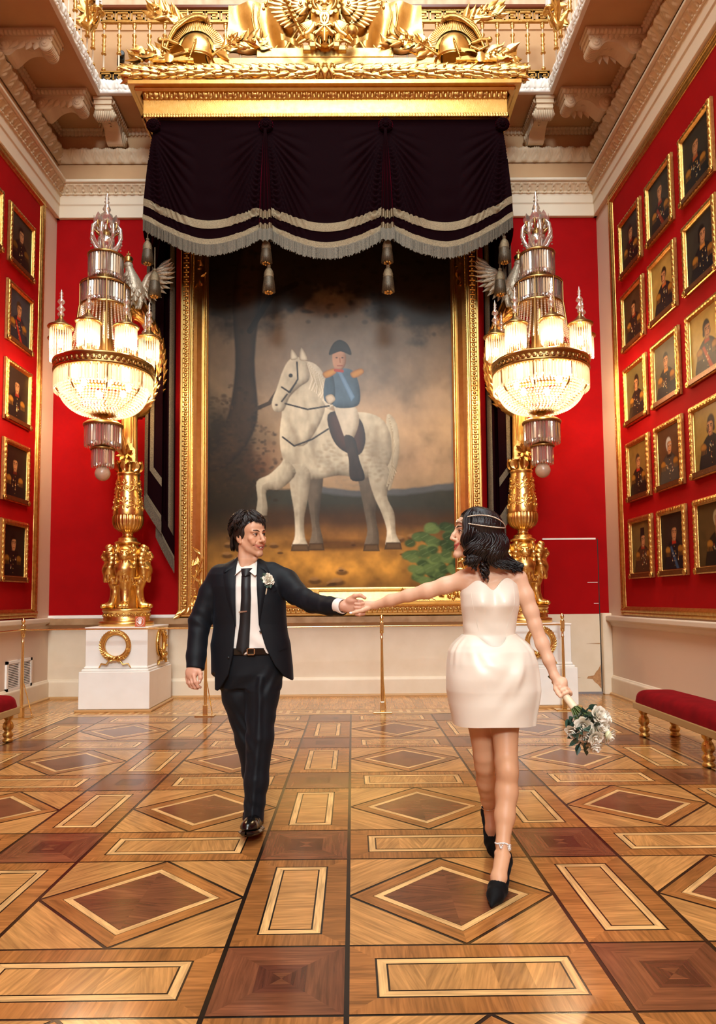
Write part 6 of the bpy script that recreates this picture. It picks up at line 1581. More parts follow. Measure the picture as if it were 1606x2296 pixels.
# ------------------------------------------------------------------ brass barrier
def stanchion(x, y, label):
    r = empty('brass_stanchion', label, 'barrier post', (x, y, 0), 0, 'brass barrier posts')
    b = MB(); b.bbox((-.11, -.075, 0), (.11, .075, .012), .004); b.bbox((-.026, -.026, .010), (.026, .026, .125), .006); b.build('foot', BRASS, r)
    b = MB(); b.lathe([(.016, .12), (.018, .16), (.021, .20), (.018, .55), (.014, .84), (.018, .86), (.013, .87), (.013, .92)], 14); b.build('post', BRASS, r)
    b = MB(); b.bbox((-.022, -.022, .955), (.022, .022, 1.045), .004); b.lathe([(.016, .915), (.024, .925), (.024, .955)], 12); b.lathe([(.024, 1.045), (.024, 1.052), (.012, 1.058), (.012, 1.064), (.022, 1.08), (.024, 1.095), (.016, 1.12), (.0, 1.135)], 14); b.build('finial', BRASS, r)
    b = MB(); b.tube([(.012, .012, .40), (.045, .17, .012)], .006, 6); b.sphere((.045, .17, .008), .010, 6, 4); b.build('brace', BRASS, r)
    return r
SP = [(-3.79, 8.34), (-1.70, 8.37), (.34, 8.50), (2.49, 8.56)]
for (x, y), l in zip(SP, ('brass barrier post at the far left beside the vent grille', 'brass barrier post half hidden by the man in the dark suit', 'brass barrier post standing free between the couple', 'brass barrier post behind the hand holding the bouquet')): stanchion(x, y, l)
def rail(a, c, label):
    o = MB()
    a = np.array((*a, 1.0)); c = np.array((*c, 1.0)); d = (c-a)/np.linalg.norm(c-a)*.024; o.tube([a+d, c-d], .0095, 10)
    return tag(o.build('brass_rail', BRASS), label, 'barrier rail', 'brass barrier rails')
rail(SP[0], SP[1], 'brass barrier rail passing in front of the left pedestal')
rail(SP[1], SP[2], 'brass barrier rail between the man and the middle post')
rail(SP[2], SP[3], 'brass barrier rail running behind the woman in white')
rail((-3.62, 4.6), SP[0], 'brass barrier rail along the left wall running off the left edge')

# ------------------------------------------------------------------ red benches
def bench(x0, x1, ye, L, label):
    r = empty('red_bench', label, 'bench', ((x0+x1)/2, ye, 0)); hw = (x1-x0)/2
    b = MB(); P = []
    us = np.linspace(0, 1, 60)
    for u in us:
        row = []
        y = -L*u; e = min(1, min(u, 1-u)*L/.07); e = math.sqrt(max(0, 1-(1-e)**2))
        for a in np.linspace(0, PI, 22):
            c, s = math.cos(a), math.sin(a); sx = math.copysign(abs(c)**.45, c); sz = abs(s)**.55
            hh = .035+.080*e+.030*math.sin(PI*min(1, u*1.0))*.4
            row.append((hw*sx*(.94+.06*e), y, .315+hh*sz+.012*math.sin(a)))
        P.append(row)
    P = np.array(P); b.grid(P, flip=True)
    for i in (0, -1): n = len(P[i]); b.add(P[i], [tuple(range(n))[::(-1 if i == 0 else 1)]], smooth=False)
    b.build('cushion', REDVEL, r)
    b = MB(); b.bbox((-hw-.012, -L-.012, .255), (hw+.012, .012, .318), .006); b.build('frame', mat('gilt_bench_frame', srgb(176, 146, 96), .38, .5) if 'gilt_bench_frame' not in MATS else MATS['gilt_bench_frame'], r)
    pr = [(.030, 0), (.048, .006), (.050, .022), (.040, .034), (.034, .040), (.044, .055), (.050, .075), (.036, .095), (.030, .105), (.044, .125), (.050, .15), (.042, .18), (.028, .20), (.030, .21), (.044, .225), (.046, .256)]
    src = None
    for yy in (-.07, -L*.5, -L+.07):
        for sx in (-1, 1):
            if src is None:
                b = MB(); b.lathe(pr, 20, flute=lambda t, z, q: q*(1+.06*math.cos(8*t)) if .11 < z < .19 else q); src = b.build('leg', GOLDM, r); o = src
            else: o = src.copy(); COL.objects.link(o); o.parent = r
            o.location = (sx*(hw-.06), yy, 0)
    return r
bench(2.69, 3.10, 6.95, 2.6, 'bench with red velvet cushion and gilt turned legs at the right wall')
bench(-3.62, -3.21, 7.0, 2.6, 'bench with red velvet cushion cut off by the left edge of the view')

# ------------------------------------------------------------------ vent grille, sign, camera, sconces
r = empty('vent_grille', 'white louvred vent grille low on the left wall', 'vent', (XL, 9.065, .425))
b = MB()
for lo, hi in (((0, -.345, -.18), (.022, -.30, .18)), ((0, .30, -.18), (.022, .345, .18)), ((0, -.345, .145), (.022, .345, .18)), ((0, -.345, -.18), (.022, .345, -.145)), ((0, -.02, -.18), (.020, .02, .18))): b.box(lo, hi)
b.build('frame', WHITE, r)
b = MB()
for k in range(14): b.box((.004, -.30, -.138+.0205*k), (.018, .30, -.128+.0205*k))
b.build('louvres', WHITE, r)
b = MB(); b.box((-.01, -.31, -.15), (.003, .31, .15)); b.build('duct', MATS['dark_gap'], r)

r = empty('hand_sign', 'small orange do-not-touch sign with a white hand on the left pedestal', 'sign', (-2.60, 8.86, 1.005))
b = MB(); b.bbox((-.062, -.02, 0), (.062, .0, .125), .002, RX(-.12)); b.build('plate', mat('orange_sign', srgb(190, 84, 34), .45), r)
b = MB(); m0 = RX(-.12) @ T(0, -.0205, .06)
b.prism([(.018*math.cos(a), -.012+.022*math.sin(a)) for a in np.linspace(0, 2*PI, 14)[:-1]], -.003, 0, m0)
for x, a, L in ((-.014, .25, .040), (-.005, .08, .046), (.004, -.08, .044), (.013, -.25, .036)): b.tube([(x, -.0015, 0), (x-math.sin(a)*L, -.0015, math.cos(a)*L)], .0042, 6, m=m0)
b.tube([(-.014, -.0015, -.018), (-.034, -.0015, .002), (-.034, -.0015, .010)], .0048, 6, m=m0)
b.build('hand', mat('sign_white', (.85, .84, .82), .5), r)
b = MB(); b.tube([(.047*math.cos(a), -.021, .062+.052*math.sin(a)) for a in np.linspace(0, 2*PI, 28)], .0022, 5, m=RX(-.12), closed=False); b.build('ring', MATS['sign_white'], r)

r = empty('security_camera', 'small black camera on a white stand behind the left gallery balusters', 'camera', (-3.13, 9.42, ZS+.17))
b = MB(); b.bbox((-.045, -.09, .42), (.045, .09, .56), .02, RZ(.4)); b.lathe([(.04, 0), (.04, .05), (.03, .055), (0, .05)], 14, RZ(.4) @ T(0, -.085, .50) @ RX(PI/2)); b.build('housing', mat('black_plastic', (.012, .014, .015), .4), r)
b = MB(); b.tube([(0, 0, 0), (0, 0, .30)], .022, 8); b.build('stand', WHITE, r)
b = MB(); b.tube([(0, 0, .29), (0, 0, .43)], .018, 8); b.bbox((-.03, -.03, .28), (.03, .03, .32), .006); b.build('bracket', MATS['black_plastic'], r)

def sconce(x, y, sx, label):
    r = empty('gilt_sconce', label, 'sconce', (x, y, ZS+.17), 0, 'candle sconces on the gallery rails')
    b = MB(); b.tube([(sx*-.02, 0, .42), (sx*.05, -.02, .36), (sx*.10, -.02, .46), (sx*.03, -.01, .62)], [.05, .06, .05, .03], 10)
    for k in range(24): rr_ = random.Random(k); b.leaf(.16, .09, T(sx*rr_.uniform(-.02, .08), -.03, .36+.45*k/24) @ RY(rr_.uniform(0, 6)) @ RX(PI/2+rr_.uniform(-.8, .8)), curl=.3, n=4)
    b.build('backplate', GOLD, r)
    for k, (dx, dy, dz) in enumerate(((.17, -.10, .52), (.13, .12, .66), (.10, -.28, .64))):
        b = MB(); b.tube([(sx*.04, 0, .42), (sx*(dx*.7), dy*.6, .44), (sx*dx, dy, dz)], [.024, .018, .016], 8)
        b.lathe([(.012, -.01), (.055, .0), (.062, .03), (.05, .035), (.03, .02), (.028, .06)], 16, T(sx*dx, dy, dz)); o = b.build('arm', GOLD, r)
        b = MB(); b.tube([(sx*dx, dy, dz+.03), (sx*dx, dy, dz+.36)], .024, 12); b.build('candle', WHITE, o)
sconce(OL+.02, 8.72, 1, 'gilt sconce with white candles on the left gallery rail at the top edge')
sconce(OR-.02, 8.72, -1, 'gilt sconce with white candles on the right gallery rail at the top edge')
# ------------------------------------------------------------------ people: shared
def skin_mat(name):
    m = mat(name, (.6, .35, .24), .46, vcol=True, bump=.03, bscale=300, spec=.4); b = m.node_tree.nodes['Principled BSDF']
    b.inputs['Subsurface Weight'].default_value = .15; b.inputs['Subsurface Radius'].default_value = (1, .35, .2); b.inputs['Subsurface Scale'].default_value = .012
    return m
SKIN = skin_mat('skin')
HAIRM = mat('dark_brown_hair', srgb(46, 31, 24), .42, noise=(70, .6, srgb(26, 18, 15)), spec=.4)
HAIRB = mat('black_brown_hair', srgb(34, 22, 20), .38, noise=(70, .6, srgb(18, 12, 11)), spec=.45)
SUIT = mat('navy_black_suit', srgb(12, 15, 20), .60, bump=.06, bscale=500, spec=.22, sheen=(.05, .5, (.5, .6, .8)))
SHIRT = mat('white_shirt', srgb(240, 228, 216), .6)
TIE = mat('black_tie', srgb(16, 16, 18), .5)
SHOE = mat('black_leather', srgb(12, 11, 11), .16, spec=.6)
SATIN = mat('ivory_satin', srgb(236, 224, 206), .34, spec=.45, sheen=(.25, .4, (1, .97, .92)), bump=.05, bscale=14)
EYEW = mat('eye_white', srgb(225, 215, 205), .25); IRIS = mat('dark_eye', srgb(30, 18, 12), .12); TEETH = mat('teeth', srgb(236, 222, 196), .3)
CHROME = mat('silver_metal', (.8, .78, .74), .2, 1.)
def A3(m, p): v = m @ Vector(p); return np.array((v.x, v.y, v.z))

def head_field(f, H, fem=False):
    """skull and face; local frame faces -y"""
    Rm = np.array(H.to_3x3()); k = .012
    E = lambda c, r, k=.012, op='add', M=None: f.ell(A3(H, c), r, (H.to_3x3() if M is None else (H.to_3x3() @ M.to_3x3())), k, op)
    Cn = lambda a, b, ra, rb, k=.01, op='add': f.cone(A3(H, a), A3(H, b), ra, rb, k, op)
    s = .95 if fem else 1.
    E((0, .018, .045), (.076*s, .096, .084), .01); E((0, -.040, .052), (.062, .050, .052), .02)
    E((0, -.018, -.032), (.060*s, .074, .082), .02)
    for sx in (-1, 1):
        Cn((sx*.052, .012, -.030), (sx*.041*s, -.028, -.074), .021, .017, .014); Cn((sx*.041*s, -.028, -.074), (sx*.008, -.074, -.104), .017, .0145, .014)
        E((sx*.043, -.060, -.014), (.023, .020, .019), .014); E((sx*.036, -.070, -.036), (.018, .016, .016), .014)
        Cn((sx*.046, -.072, .030), (sx*.012, -.087, .029), .009, .009, .012)
        E((sx*.031, -.092, .011), (.017, .012, .010), .010, 'sub')
        E((sx*.0115, -.099, -.031), (.0080, .010, .0075), .006)
        E((sx*.006, -.108, -.0375), (.0035, .0045, .0025), .002, 'sub')
        E((sx*.031, -.074, .010), (.0148, .0128, .0128), .003)
        E((sx*.031, -.0885, .010), (.0125, .006, .0055), .002, 'sub')
        E((sx*.077*s, .016, -.004), (.010, .021, .033), .008); E((sx*.088*s, .012, -.002), (.007, .012, .019), .004, 'sub'); E((sx*.075*s, .006, -.032), (.008, .010, .010), .006)
    E((0, -.078, -.103), (.018, .0145, .0145), .014)
    Cn((0, -.088, .024), (0, -.104, -.006), .0085, .0100, .010); Cn((0, -.103, -.006), (0, -.1125 if fem else -.1155, -.026), .0090, .0098 if fem else .0110, .008)
    E((0, -.077, -.062), (.034, .0145, .026), .016)
    # open smiling mouth
    for sx in (-1, 1):
        Cn((sx*.036, -.066, -.0495), (sx*.015, -.0885, -.0605), .0026, .0042, .004); Cn((sx*.014, -.0890, -.0610), (0, -.0915, -.0600), .0042, .0040, .003)
        Cn((sx*.036, -.065, -.0515), (sx*.015, -.0855, -.0730), .0024, .0044, .004); Cn((sx*.014, -.0855, -.0735), (0, -.0875, -.0755), .0044, .0046, .003)
        Cn((sx*.034, -.071, -.0515), (0, -.0940, -.0668), .0022, .0046, .002, 'sub')
        Cn((sx*.021, -.084, -.0620), (0, -.0900, -.0680), .0032, .0042, .002, 'sub')
        Cn((sx*.030, -.086, -.032), (sx*.041, -.068, -.060), .0020, .0022, .007, 'sub')
def face_paint(V, H, base, lip, stubble=0.):
    inv = np.array(H.inverted()); L = V @ inv[:3, :3].T+inv[:3, 3]; x, y, z = L[:, 0], L[:, 1], L[:, 2]
    c = np.tile(np.array(base), (len(V), 1)); near = (np.abs(x) < .11) & (y < .12) & (z > -.125) & (z < .16) & (y > -.14)
    def mixin(m, col):
        nonlocal c; m = (np.clip(m, 0, 1)*near)[:, None]; c = c*(1-m)+np.array(col)*m
    fr = (y < -.045)
    mixin((1.2-np.hypot((np.abs(x)-.043)/.026, (z+.018)/.022))*.45*fr, (base[0]*1.02, base[1]*.80, base[2]*.72))
    mixin((1.2-np.hypot(x/.014, (z+.026)/.016))*.30*fr, (base[0]*1.0, base[1]*.80, base[2]*.74))
    if stubble: mixin((np.clip((-.045-z)/.02, 0, 1))*(y < .02)*stubble, (base[0]*.50, base[1]*.50, base[2]*.52))
    ax = np.clip(np.abs(x)/.036, 0, 1.3); zu = -.0600+.0100*ax**2.2-.001*ax; zl = -.0755+.0240*ax**1.8
    up = np.hypot(np.clip(ax-.9, 0, 9)*6, (z-zu)/.0050); lo = np.hypot(np.clip(ax-.9, 0, 9)*6, (z-zl)/.0056)
    mixin((1.5-np.minimum(up, lo))*1.6*(y < -.064), lip); mixin((z < zu-.0025)*(z > zl+.0025)*(ax < .9)*(y < -.060)*1., (.16, .055, .045))
    mixin((1.2-np.hypot((np.abs(x)-.031)/.02, (z-.010)/.011))*.35*fr, (base[0]*.62, base[1]*.52, base[2]*.48))
    return c
def face_parts(root, H, hair, fem=False):
    for sx in (-1, 1):
        b = MB(); b.sphere((0, 0, 0), .0125, 14, 10, H @ T(sx*.031, -.0735, .010)); b.sphere((0, 0, 0), (.0062, .003, .0062), 12, 6, H @ T(sx*.031+.002, -.0845, .0098), mi=1); b.build('eye', [EYEW, IRIS], root)
        b = MB(); b.tube([(sx*.012, -.0945, .029), (sx*.028, -.0925, .0365), (sx*.044, -.080, .036), (sx*.053, -.069, .030)], [.0035, .0045, .004, .0015], 7, H, sq=.7); b.build('eyebrow', hair, root)
        b = MB(); b.tube([(sx*.0165, -.0845, .0135), (sx*.026, -.0895, .0172), (sx*.038, -.0865, .0165), (sx*.0475, -.0765, .0110)], [.0010, .0020, .0022, .0010], 6, H); b.build('eyelash', hair, root)
    b = MB(); P = []
    for t in np.linspace(-1, 1, 17):
        sc_ = .0008*math.cos(t*17); P.append([(t*.0285, -.0908+.0175*t*t+sc_, -.0600+.0075*t*t), (t*.0275, -.0914+.0145*t*t+sc_, -.0650+.0045*t*t), (t*.0235, -.0895+.0145*t*t+sc_, -.0708+.0105*t*t)])
    b.grid(np.array(P), m=H, flip=False); b.build('teeth', TEETH, root)
def finger(f, pts, r0, r1, k=.004): f.chain(pts, list(np.linspace(r0, r1, len(pts))), k)
def merge(root, name, parts, m, paints):
    """several fields make ONE body mesh"""
    VV, FF, CC, n = [], [], [], 0
    for f, sm, pf in parts:
        V, F = f.surface()
        for _ in range(sm):
            acc = np.zeros_like(V); cn = np.zeros(len(V))
            for i in range(4):
                j = (i+1) % 4; np.add.at(acc, F[:, i], V[F[:, j]]); np.add.at(acc, F[:, j], V[F[:, i]]); np.add.at(cn, F[:, i], 1); np.add.at(cn, F[:, j], 1)
            V = V*.5+.5*acc/np.maximum(cn, 1)[:, None]
        VV.append(V); FF.append(F+n); n += len(V); CC.append(pf(V))
    V = np.concatenate(VV); F = np.concatenate(FF); C4 = np.ones((len(V), 4), np.float32); C4[:, :3] = np.concatenate(CC)
    me = bpy.data.meshes.new(name); me.vertices.add(len(V)); me.vertices.foreach_set('co', V.astype(np.float32).ravel())
    me.loops.add(len(F)*4); me.loops.foreach_set('vertex_index', F.astype(np.int32).ravel()); me.polygons.add(len(F)); me.polygons.foreach_set('loop_start', np.arange(0, len(F)*4, 4, dtype=np.int32)); me.polygons.foreach_set('use_smooth', np.ones(len(F), bool))
    me.update(calc_edges=True); me.validate(); me.materials.append(m)
    a = me.color_attributes.new('paint', 'FLOAT_COLOR', 'POINT'); a.data.foreach_set('color', C4.ravel())
    o = bpy.data.objects.new(name, me); COL.objects.link(o); o.parent = root; return o

# ------------------------------------------------------------------ the man in the dark suit
man = empty('person', 'smiling man in a dark suit and black tie walking forward and holding hands', 'person', (0, 0, 0))
HM = T(-.612, 4.325, 1.700) @ RY(-.10) @ RZ(.84) @ RX(.10) @ SCL(1.06, 1.06, 1.06)
HMr = T(-.612, 4.325, 1.700) @ RY(-.10) @ RZ(.84) @ RX(.10)
MB_ = srgb(216, 164, 130)
fh = Field((-.78, 4.14, 1.38), (-.46, 4.50, 1.88), .003)
head_field(fh, HMr)
fh.chain([A3(HMr, (0, .020, -.050)), (-.632, 4.345, 1.565), (-.638, 4.36, 1.47), (-.638, 4.36, 1.40)], [.056, .058, .066, .085], .02)
fh.cone(A3(HMr, (.05, .03, -.06)), (-.625, 4.29, 1.50), .014, .012, .02); fh.cone(A3(HMr, (-.05, .03, -.06)), (-.655, 4.29, 1.50), .014, .012, .02)
fh.ell(A3(HMr, (0, -.038, -.135)), (.014, .016, .016), k=.015)
# right hand hanging, left hand clasping; forearms run up inside the sleeves
q = lambda x, y, Y: atY(x, y, Y)
fr_ = Field((-1.02, 4.10, .74), (-.84, 4.36, 1.30), .003)
fr_.chain([(-.920, 4.33, 1.19), q(439, 1480, 4.26), q(438, 1499, 4.235)], [.036, .032, .028], .01)
fr_.cone(q(438, 1497, 4.235), q(429, 1512, 4.215), .030, .034, .012, sq=((.45, .89, 0), 1.9)); fr_.ell(q(430, 1508, 4.215), (.042, .020, .040), RZ(-.35), k=.012)
for kn, a, b_, c_, Yk in (((434.5, 1514), (438, 1529), (444.5, 1539.5), (449.5, 1541), 4.195), ((428, 1515), (431, 1531), (437.5, 1542), (443, 1543.5), 4.21), ((423, 1516), (425.5, 1531.5), (431, 1541), (436, 1543), 4.228), ((419.5, 1517.5), (421.5, 1530), (426, 1538), (430, 1540.5), 4.245)):
    finger(fr_, [q(*kn, Yk), q(*a, Yk-.012), q(*b_, Yk-.006), q(*c_, Yk+.004)], .0115, .0082, .005)
finger(fr_, [q(444, 1502, 4.215), q(449, 1510, 4.195), q(450, 1520, 4.185), q(447.5, 1529.5, 4.182)], .0155, .0092, .008)
fl_ = Field((-.45, 3.74, 1.19), (.12, 4.16, 1.42), .003)
fl_.chain([q(700, 1353, 4.12), q(738, 1360, 3.985), (-.050, 3.862, 1.283)], [.036, .031, .028], .01)
fl_.ell((-.012, 3.850, 1.287), (.048, .017, .040), RZ(-.18), k=.014); fl_.ell((-.005, 3.838, 1.312), (.030, .017, .018), RZ(-.1), k=.012)
for i, (L, dz) in enumerate(((1.0, 0), (1.06, -.0185), (1.0, -.037), (.84, -.054))):
    z0 = 1.310+dz; finger(fl_, [(.020, 3.850, z0), (.020+.030*L, 3.842, z0-.006), (.026+.036*L, 3.806, z0-.014), (.026+.012*L, 3.784, z0-.017), (.026-.012*L, 3.783, z0-.015)], .0115, .0082, .004)
finger(fl_, [(-.020, 3.845, 1.318), (.012, 3.828, 1.337), (.042, 3.818, 1.340), (.066, 3.816, 1.326)], .0145, .0088, .006)
fb = Field((-.98, 3.85, .03), (-.10, 4.62, 1.50), .009)
fb.stack([(1.46, -.638, 4.36, .10, .07), (1.40, -.628, 4.355, .17, .10), (1.25, -.62, 4.355, .165, .105), (1.08, -.617, 4.36, .15, .10), (.96, -.615, 4.365, .16, .11), (.86, -.617, 4.37, .14, .10)], .03)
fb.chain([(-.81, 4.36, 1.42), (-.915, 4.335, 1.19), q(439, 1480, 4.26)], [.048, .036, .030], .02); fb.chain([(-.49, 4.35, 1.46), q(645, 1310, 4.33), q(700, 1353, 4.12), (-.08, 3.89, 1.285)], [.05, .05, .036, .028], .02)
fb.chain([(-.54, 4.36, .90), (-.545, 4.26, .49), (-.572, 4.19, .06)], [.085, .058, .040], .03); fb.chain([(-.69, 4.38, .90), (-.636, 4.40, .48), (-.606, 4.52, .12)], [.085, .058, .040], .03)
flat_paint = lambda c: (lambda V: np.tile(np.array(c), (len(V), 1)))
hand_c = srgb(212, 158, 130)
merge(man, 'body', [(fh, 1, lambda V: face_paint(V, HMr, MB_, srgb(196, 116, 98), .20)), (fr_, 1, flat_paint(hand_c)), (fl_, 1, flat_paint(hand_c)), (fb, 1, flat_paint(MB_))], SKIN, None)
face_parts(man, HMr, HAIRM)
b = MB()
for (x, y, Y) in ((447.6, 1527.5, 4.172), ):
    b.sphere(q(x, y, Y), (.0062, .003, .0085), 10, 6)
b.build('thumbnail', mat('fingernail', srgb(226, 186, 168), .25), man)

def locks(b, H, starts, seed, rad=.010):
    pass
def hair_shell(H, name, root, m, lo, hi, fn, h=.0045, strands=None):
    f = Field(lo, hi, h); fn(f); V, F = f.surface(); b = MB(); b.add(V, F)
    if strands: strands(b)
    return b.build(name, m, root)
rh = random.Random(21)
def man_hair(f):
    Rm = HMr.to_3x3(); E = lambda c, r, k=.012, op='add': f.ell(A3(HMr, c), r, Rm, k, op)
    E((0, .028, .056), (.081, .100, .084)); E((0, -.005, .082), (.066, .064, .048), .03); E((0, .080, .0), (.066, .046, .070), .03)
    for sx in (-1, 1): E((sx*.070, .028, .022), (.016, .046, .046), .02)
    E((0, .078, -.055), (.050, .032, .046), .03)
    E((.010, -.112, .030), (.080, .052, .046), .012, 'sub'); E((.0, -.080, -.05), (.085, .075, .080), .012, 'sub')
def man_strands(b):
    def on(th, ph, off):  # th from crown, ph around (0 = front)
        x = math.sin(ph)*math.sin(th); y = -math.cos(ph)*math.sin(th); z = math.cos(th)
        return np.array((x*(.082+off), .024+y*(.101+off), .054+z*(.088+off)))
    TP = [.0016, .0028, .0034, .0036, .0034, .0031, .0025, .0017, .0004]
    for k in range(1700):
        ph = rh.uniform(-PI, PI); a = abs(ph)
        thmax = np.interp(a, [0, .7, 1.0, 1.45, 1.9, PI], [1.00, 1.05, 1.35, 1.60, 2.05, 2.25])
        ln = rh.uniform(.5, .9); th0 = rh.uniform(.02, max(.1, thmax-ln*.75)); cl = math.floor(ph*5)/5
        sw = .35*math.sin(cl*7)*.6+(.45 if a < .9 else .25*math.sin(ph)); lift = .5+.5*math.sin(cl*13+th0*5); pts = []
        for t in np.linspace(0, 1, 9):
            th = min(th0+ln*t, thmax+.04*t); off = .005+(.018+.008*math.sin(ph)**2)*lift*math.sin(PI*min(1, t*.85))+rh.uniform(0, .003)
            pts.append(A3(HMr, on(th, ph+sw*t+.025*math.sin(3*t+cl*9), off)))
        b.tube(pts, TP, 4, caps=False, sq=.6)
    for k in range(420):      # near temple, combed down and slightly forward
        ph = -rh.uniform(.15, 1.55); th0 = rh.uniform(.1, .7); thm = np.interp(-ph, [.15, .8, 1.2, 1.55], [1.02, 1.12, 1.40, 1.62]); pts = []; lf = .5+.5*math.sin(math.floor(ph*6)*5)
        for t in np.linspace(0, 1, 9): pts.append(A3(HMr, on(th0+(thm-th0)*t*rh.uniform(.97, 1), ph+.22*t*t+.05*math.sin(4*t+math.floor(ph*6)), .005+.014*lf*math.sin(PI*t*.85))))
        b.tube(pts, TP, 4, caps=False, sq=.6)
    for k in range(150):      # fringe falling across the forehead towards the far temple
        u = rh.random(); x0 = -.062+.100*u; pts = []; drop = rh.uniform(.040, .066)*(.55+.70*u); sw = rh.uniform(.030, .060)
        for t in np.linspace(0, 1, 9):
            x = x0+sw*t; z = .128-.012*t-drop*1.05*t*t; z = z+.010*math.sin(PI*t)
            yy = .024-.104*math.sqrt(max(.05, 1-((z-.054)/.094)**2-(x/.098)**2))-.010-.004*math.sin(PI*t)+.002*math.sin(k)
            pts.append(A3(HMr, (x, yy, z)))
        b.tube(pts, TP, 5, caps=False, sq=.5)
    for k in range(200):      # nape, temples and behind the ears
        sx = rh.choice((-1, 1)); a = rh.uniform(.35, 1.5); pts = []; y0 = .024+.100*math.sin(a); x0 = sx*.082*math.cos(a)*1.02; L = .075+.045*math.sin(a)
        fl = rh.uniform(.3, 1.2)
        for t in np.linspace(0, 1, 9): pts.append(A3(HMr, (x0*(1+.05*math.sin(3*t)), y0+.020*fl*math.sin(t*2.4)+(.014*t if a > .9 else 0), .035-L*t+.003*math.sin(9*t+k))))
        b.tube(pts, TP, 5, caps=False, sq=.5)
    for k in range(70):      # sideburn and hair over the ear tops
        sx = rh.choice((-1, 1)); pts = []; y0 = rh.uniform(-.030, .020)
        for t in np.linspace(0, 1, 9): pts.append(A3(HMr, (sx*(.076+.008*math.sin(PI*t)), y0+.030*t, .075-.072*t)))
        b.tube(pts, TP, 5, caps=False, sq=.5)
hair_shell(HMr, 'hair', man, HAIRM, (-.80, 4.10, 1.54), (-.44, 4.54, 1.90), man_hair, strands=man_strands)

# jacket
JS = [(1.570, -.636, 4.37, .080, .062), (1.545, -.638, 4.367, .125, .078), (1.515, -.640, 4.360, .190, .098), (1.475, -.640, 4.355, .222, .116), (1.40, -.628, 4.350, .226, .137), (1.30, -.622, 4.350, .220, .142), (1.18, -.617, 4.350, .218, .136), (1.06, -.614, 4.352, .238, .140), (.92, -.605, 4.355, .244, .146), (.76, -.600, 4.358, .246, .148)]
js = np.array(sorted(JS))
def yfront(x, z, off=0., pw=2.3):
    cx, cy, rx, ry = [np.interp(z, js[:, 0], js[:, i]) for i in (1, 2, 3, 4)]
    u = np.clip(1-(np.abs(x-cx)/rx)**pw, 0, 1)**(1/pw); return cy-ry*u-off
Lpx = [(524, 1262), (526, 1300), (527, 1404), (521, 1473), (511, 1514), (494, 1541), (478, 1560)]
Rpx = [(573, 1270), (575, 1300), (580, 1401), (595, 1452), (616, 1494), (634, 1517), (668, 1545)]
Lw = np.array([atY(x, y, 4.215) for x, y in Lpx]); Rw = np.array([atY(x, y, 4.215) for x, y in Rpx])
xl = lambda z: np.interp(z, Lw[::-1, 2], Lw[::-1, 0]); xr = lambda z: np.interp(z, Rw[::-1, 2], Rw[::-1, 0])
fj = Field((-1.02, 3.80, .72), (-.0, 4.56, 1.60), .0045)
fj.stack(JS, 0., pw=2.3)
fj.chain([(-.800, 4.365, 1.472), (-.858, 4.355, 1.36), (-.918, 4.335, 1.19), q(440, 1470, 4.27), q(438, 1505, 4.235)], [.068, .070, .064, .056, .052], .020)
fj.chain([(-.490, 4.352, 1.482), q(640, 1306, 4.335), q(664, 1331, 4.255), q(700, 1352, 4.12), q(738, 1359, 3.985), q(782, 1362, 3.85)], [.068, .080, .066, .056, .050, .046], .020)
# cuffs cut square, hem cut to the photographed curve, front opening, neck hole
fj.fn((-1.02, 4.05, .72), (-.80, 4.45, .96), lambda X, Y, Z: (q(437, 1500, 4.235)[2]-.003+.35*(X+.94)*0)-Z-.30*(X+.942), 0, 'and') if False else None
c0 = q(437, 1500, 4.235); dcu = np.array((-.10, -.35, -1.)); dcu /= np.linalg.norm(dcu)
fj.fn((-1.03, 4.05, .75), (-.82, 4.40, 1.02), lambda X, Y, Z: -((X-c0[0])*dcu[0]+(Y-c0[1])*dcu[1]+(Z-c0[2])*dcu[2]), .004, 'sub')
c1 = np.array((-.062, 3.878, 1.284)); dcl = np.array((.66, -.74, -.08)); dcl /= np.linalg.norm(dcl)
fj.fn((-.16, 3.78, 1.18), (.02, 3.98, 1.40), lambda X, Y, Z: -((X-c1[0])*dcl[0]+(Y-c1[1])*dcl[1]+(Z-c1[2])*dcl[2]), .004, 'sub')
def hem(X):
    return np.interp(X, [-.86, -.83, -.79, -.75, -.70, -.52, -.46, -.40, -.36, -.33], [.82, .80, .788, .80, .84, .90, .885, .855, .838, .85])
fj.fn((-.90, 4.15, .70), (-.28, 4.56, .95), lambda X, Y, Z: -(hem(X)-Z)+0*Y, .006, 'sub')
fj.fn((-.90, 4.10, .72), (-.30, 4.345, 1.60), lambda X, Y, Z: np.maximum(np.maximum(xl(Z)-X, X-xr(Z)), Y-4.335), .006, 'sub')
fj.cone((-.636, 4.35, 1.49), (-.636, 4.36, 1.62), .062, .070, .006, 'sub')
def wr(X, Y, Z):
    arm_l = np.exp(-((X+.92)/.09)**2)*(np.exp(-((Z-1.20)/.07)**2)*np.sin(62*Z+48*X+2.2*np.sin(21*Y+9*Z))+.6*np.exp(-((Z-1.36)/.06)**2)*np.sin(50*Z-60*X+3*np.sin(17*Y)))
    arm_r = np.exp(-((X+.29)/.08)**2)*np.exp(-((Z-1.35)/.12)**2)*np.sin(52*X+48*Z-40*Y+1.8*np.sin(30*Z))+.5*np.exp(-((X+.13)/.06)**2)*np.sin(70*X+60*Z+2*np.sin(40*Y))
    body = np.exp(-((Z-1.13)/.10)**2)*np.clip((np.abs(X+.615)-.10)*8, 0, 1)*np.sin(45*Z+35*np.abs(X+.615))*np.exp(-((np.abs(X+.615)-.2)/.12)**2)
    return .0034*arm_l+.0032*arm_r+.0016*body
fj.add_noise((-1.02, 3.80, .72), (-.0, 4.56, 1.60), wr)
fj.build('jacket', SUIT, man, smooth=1)
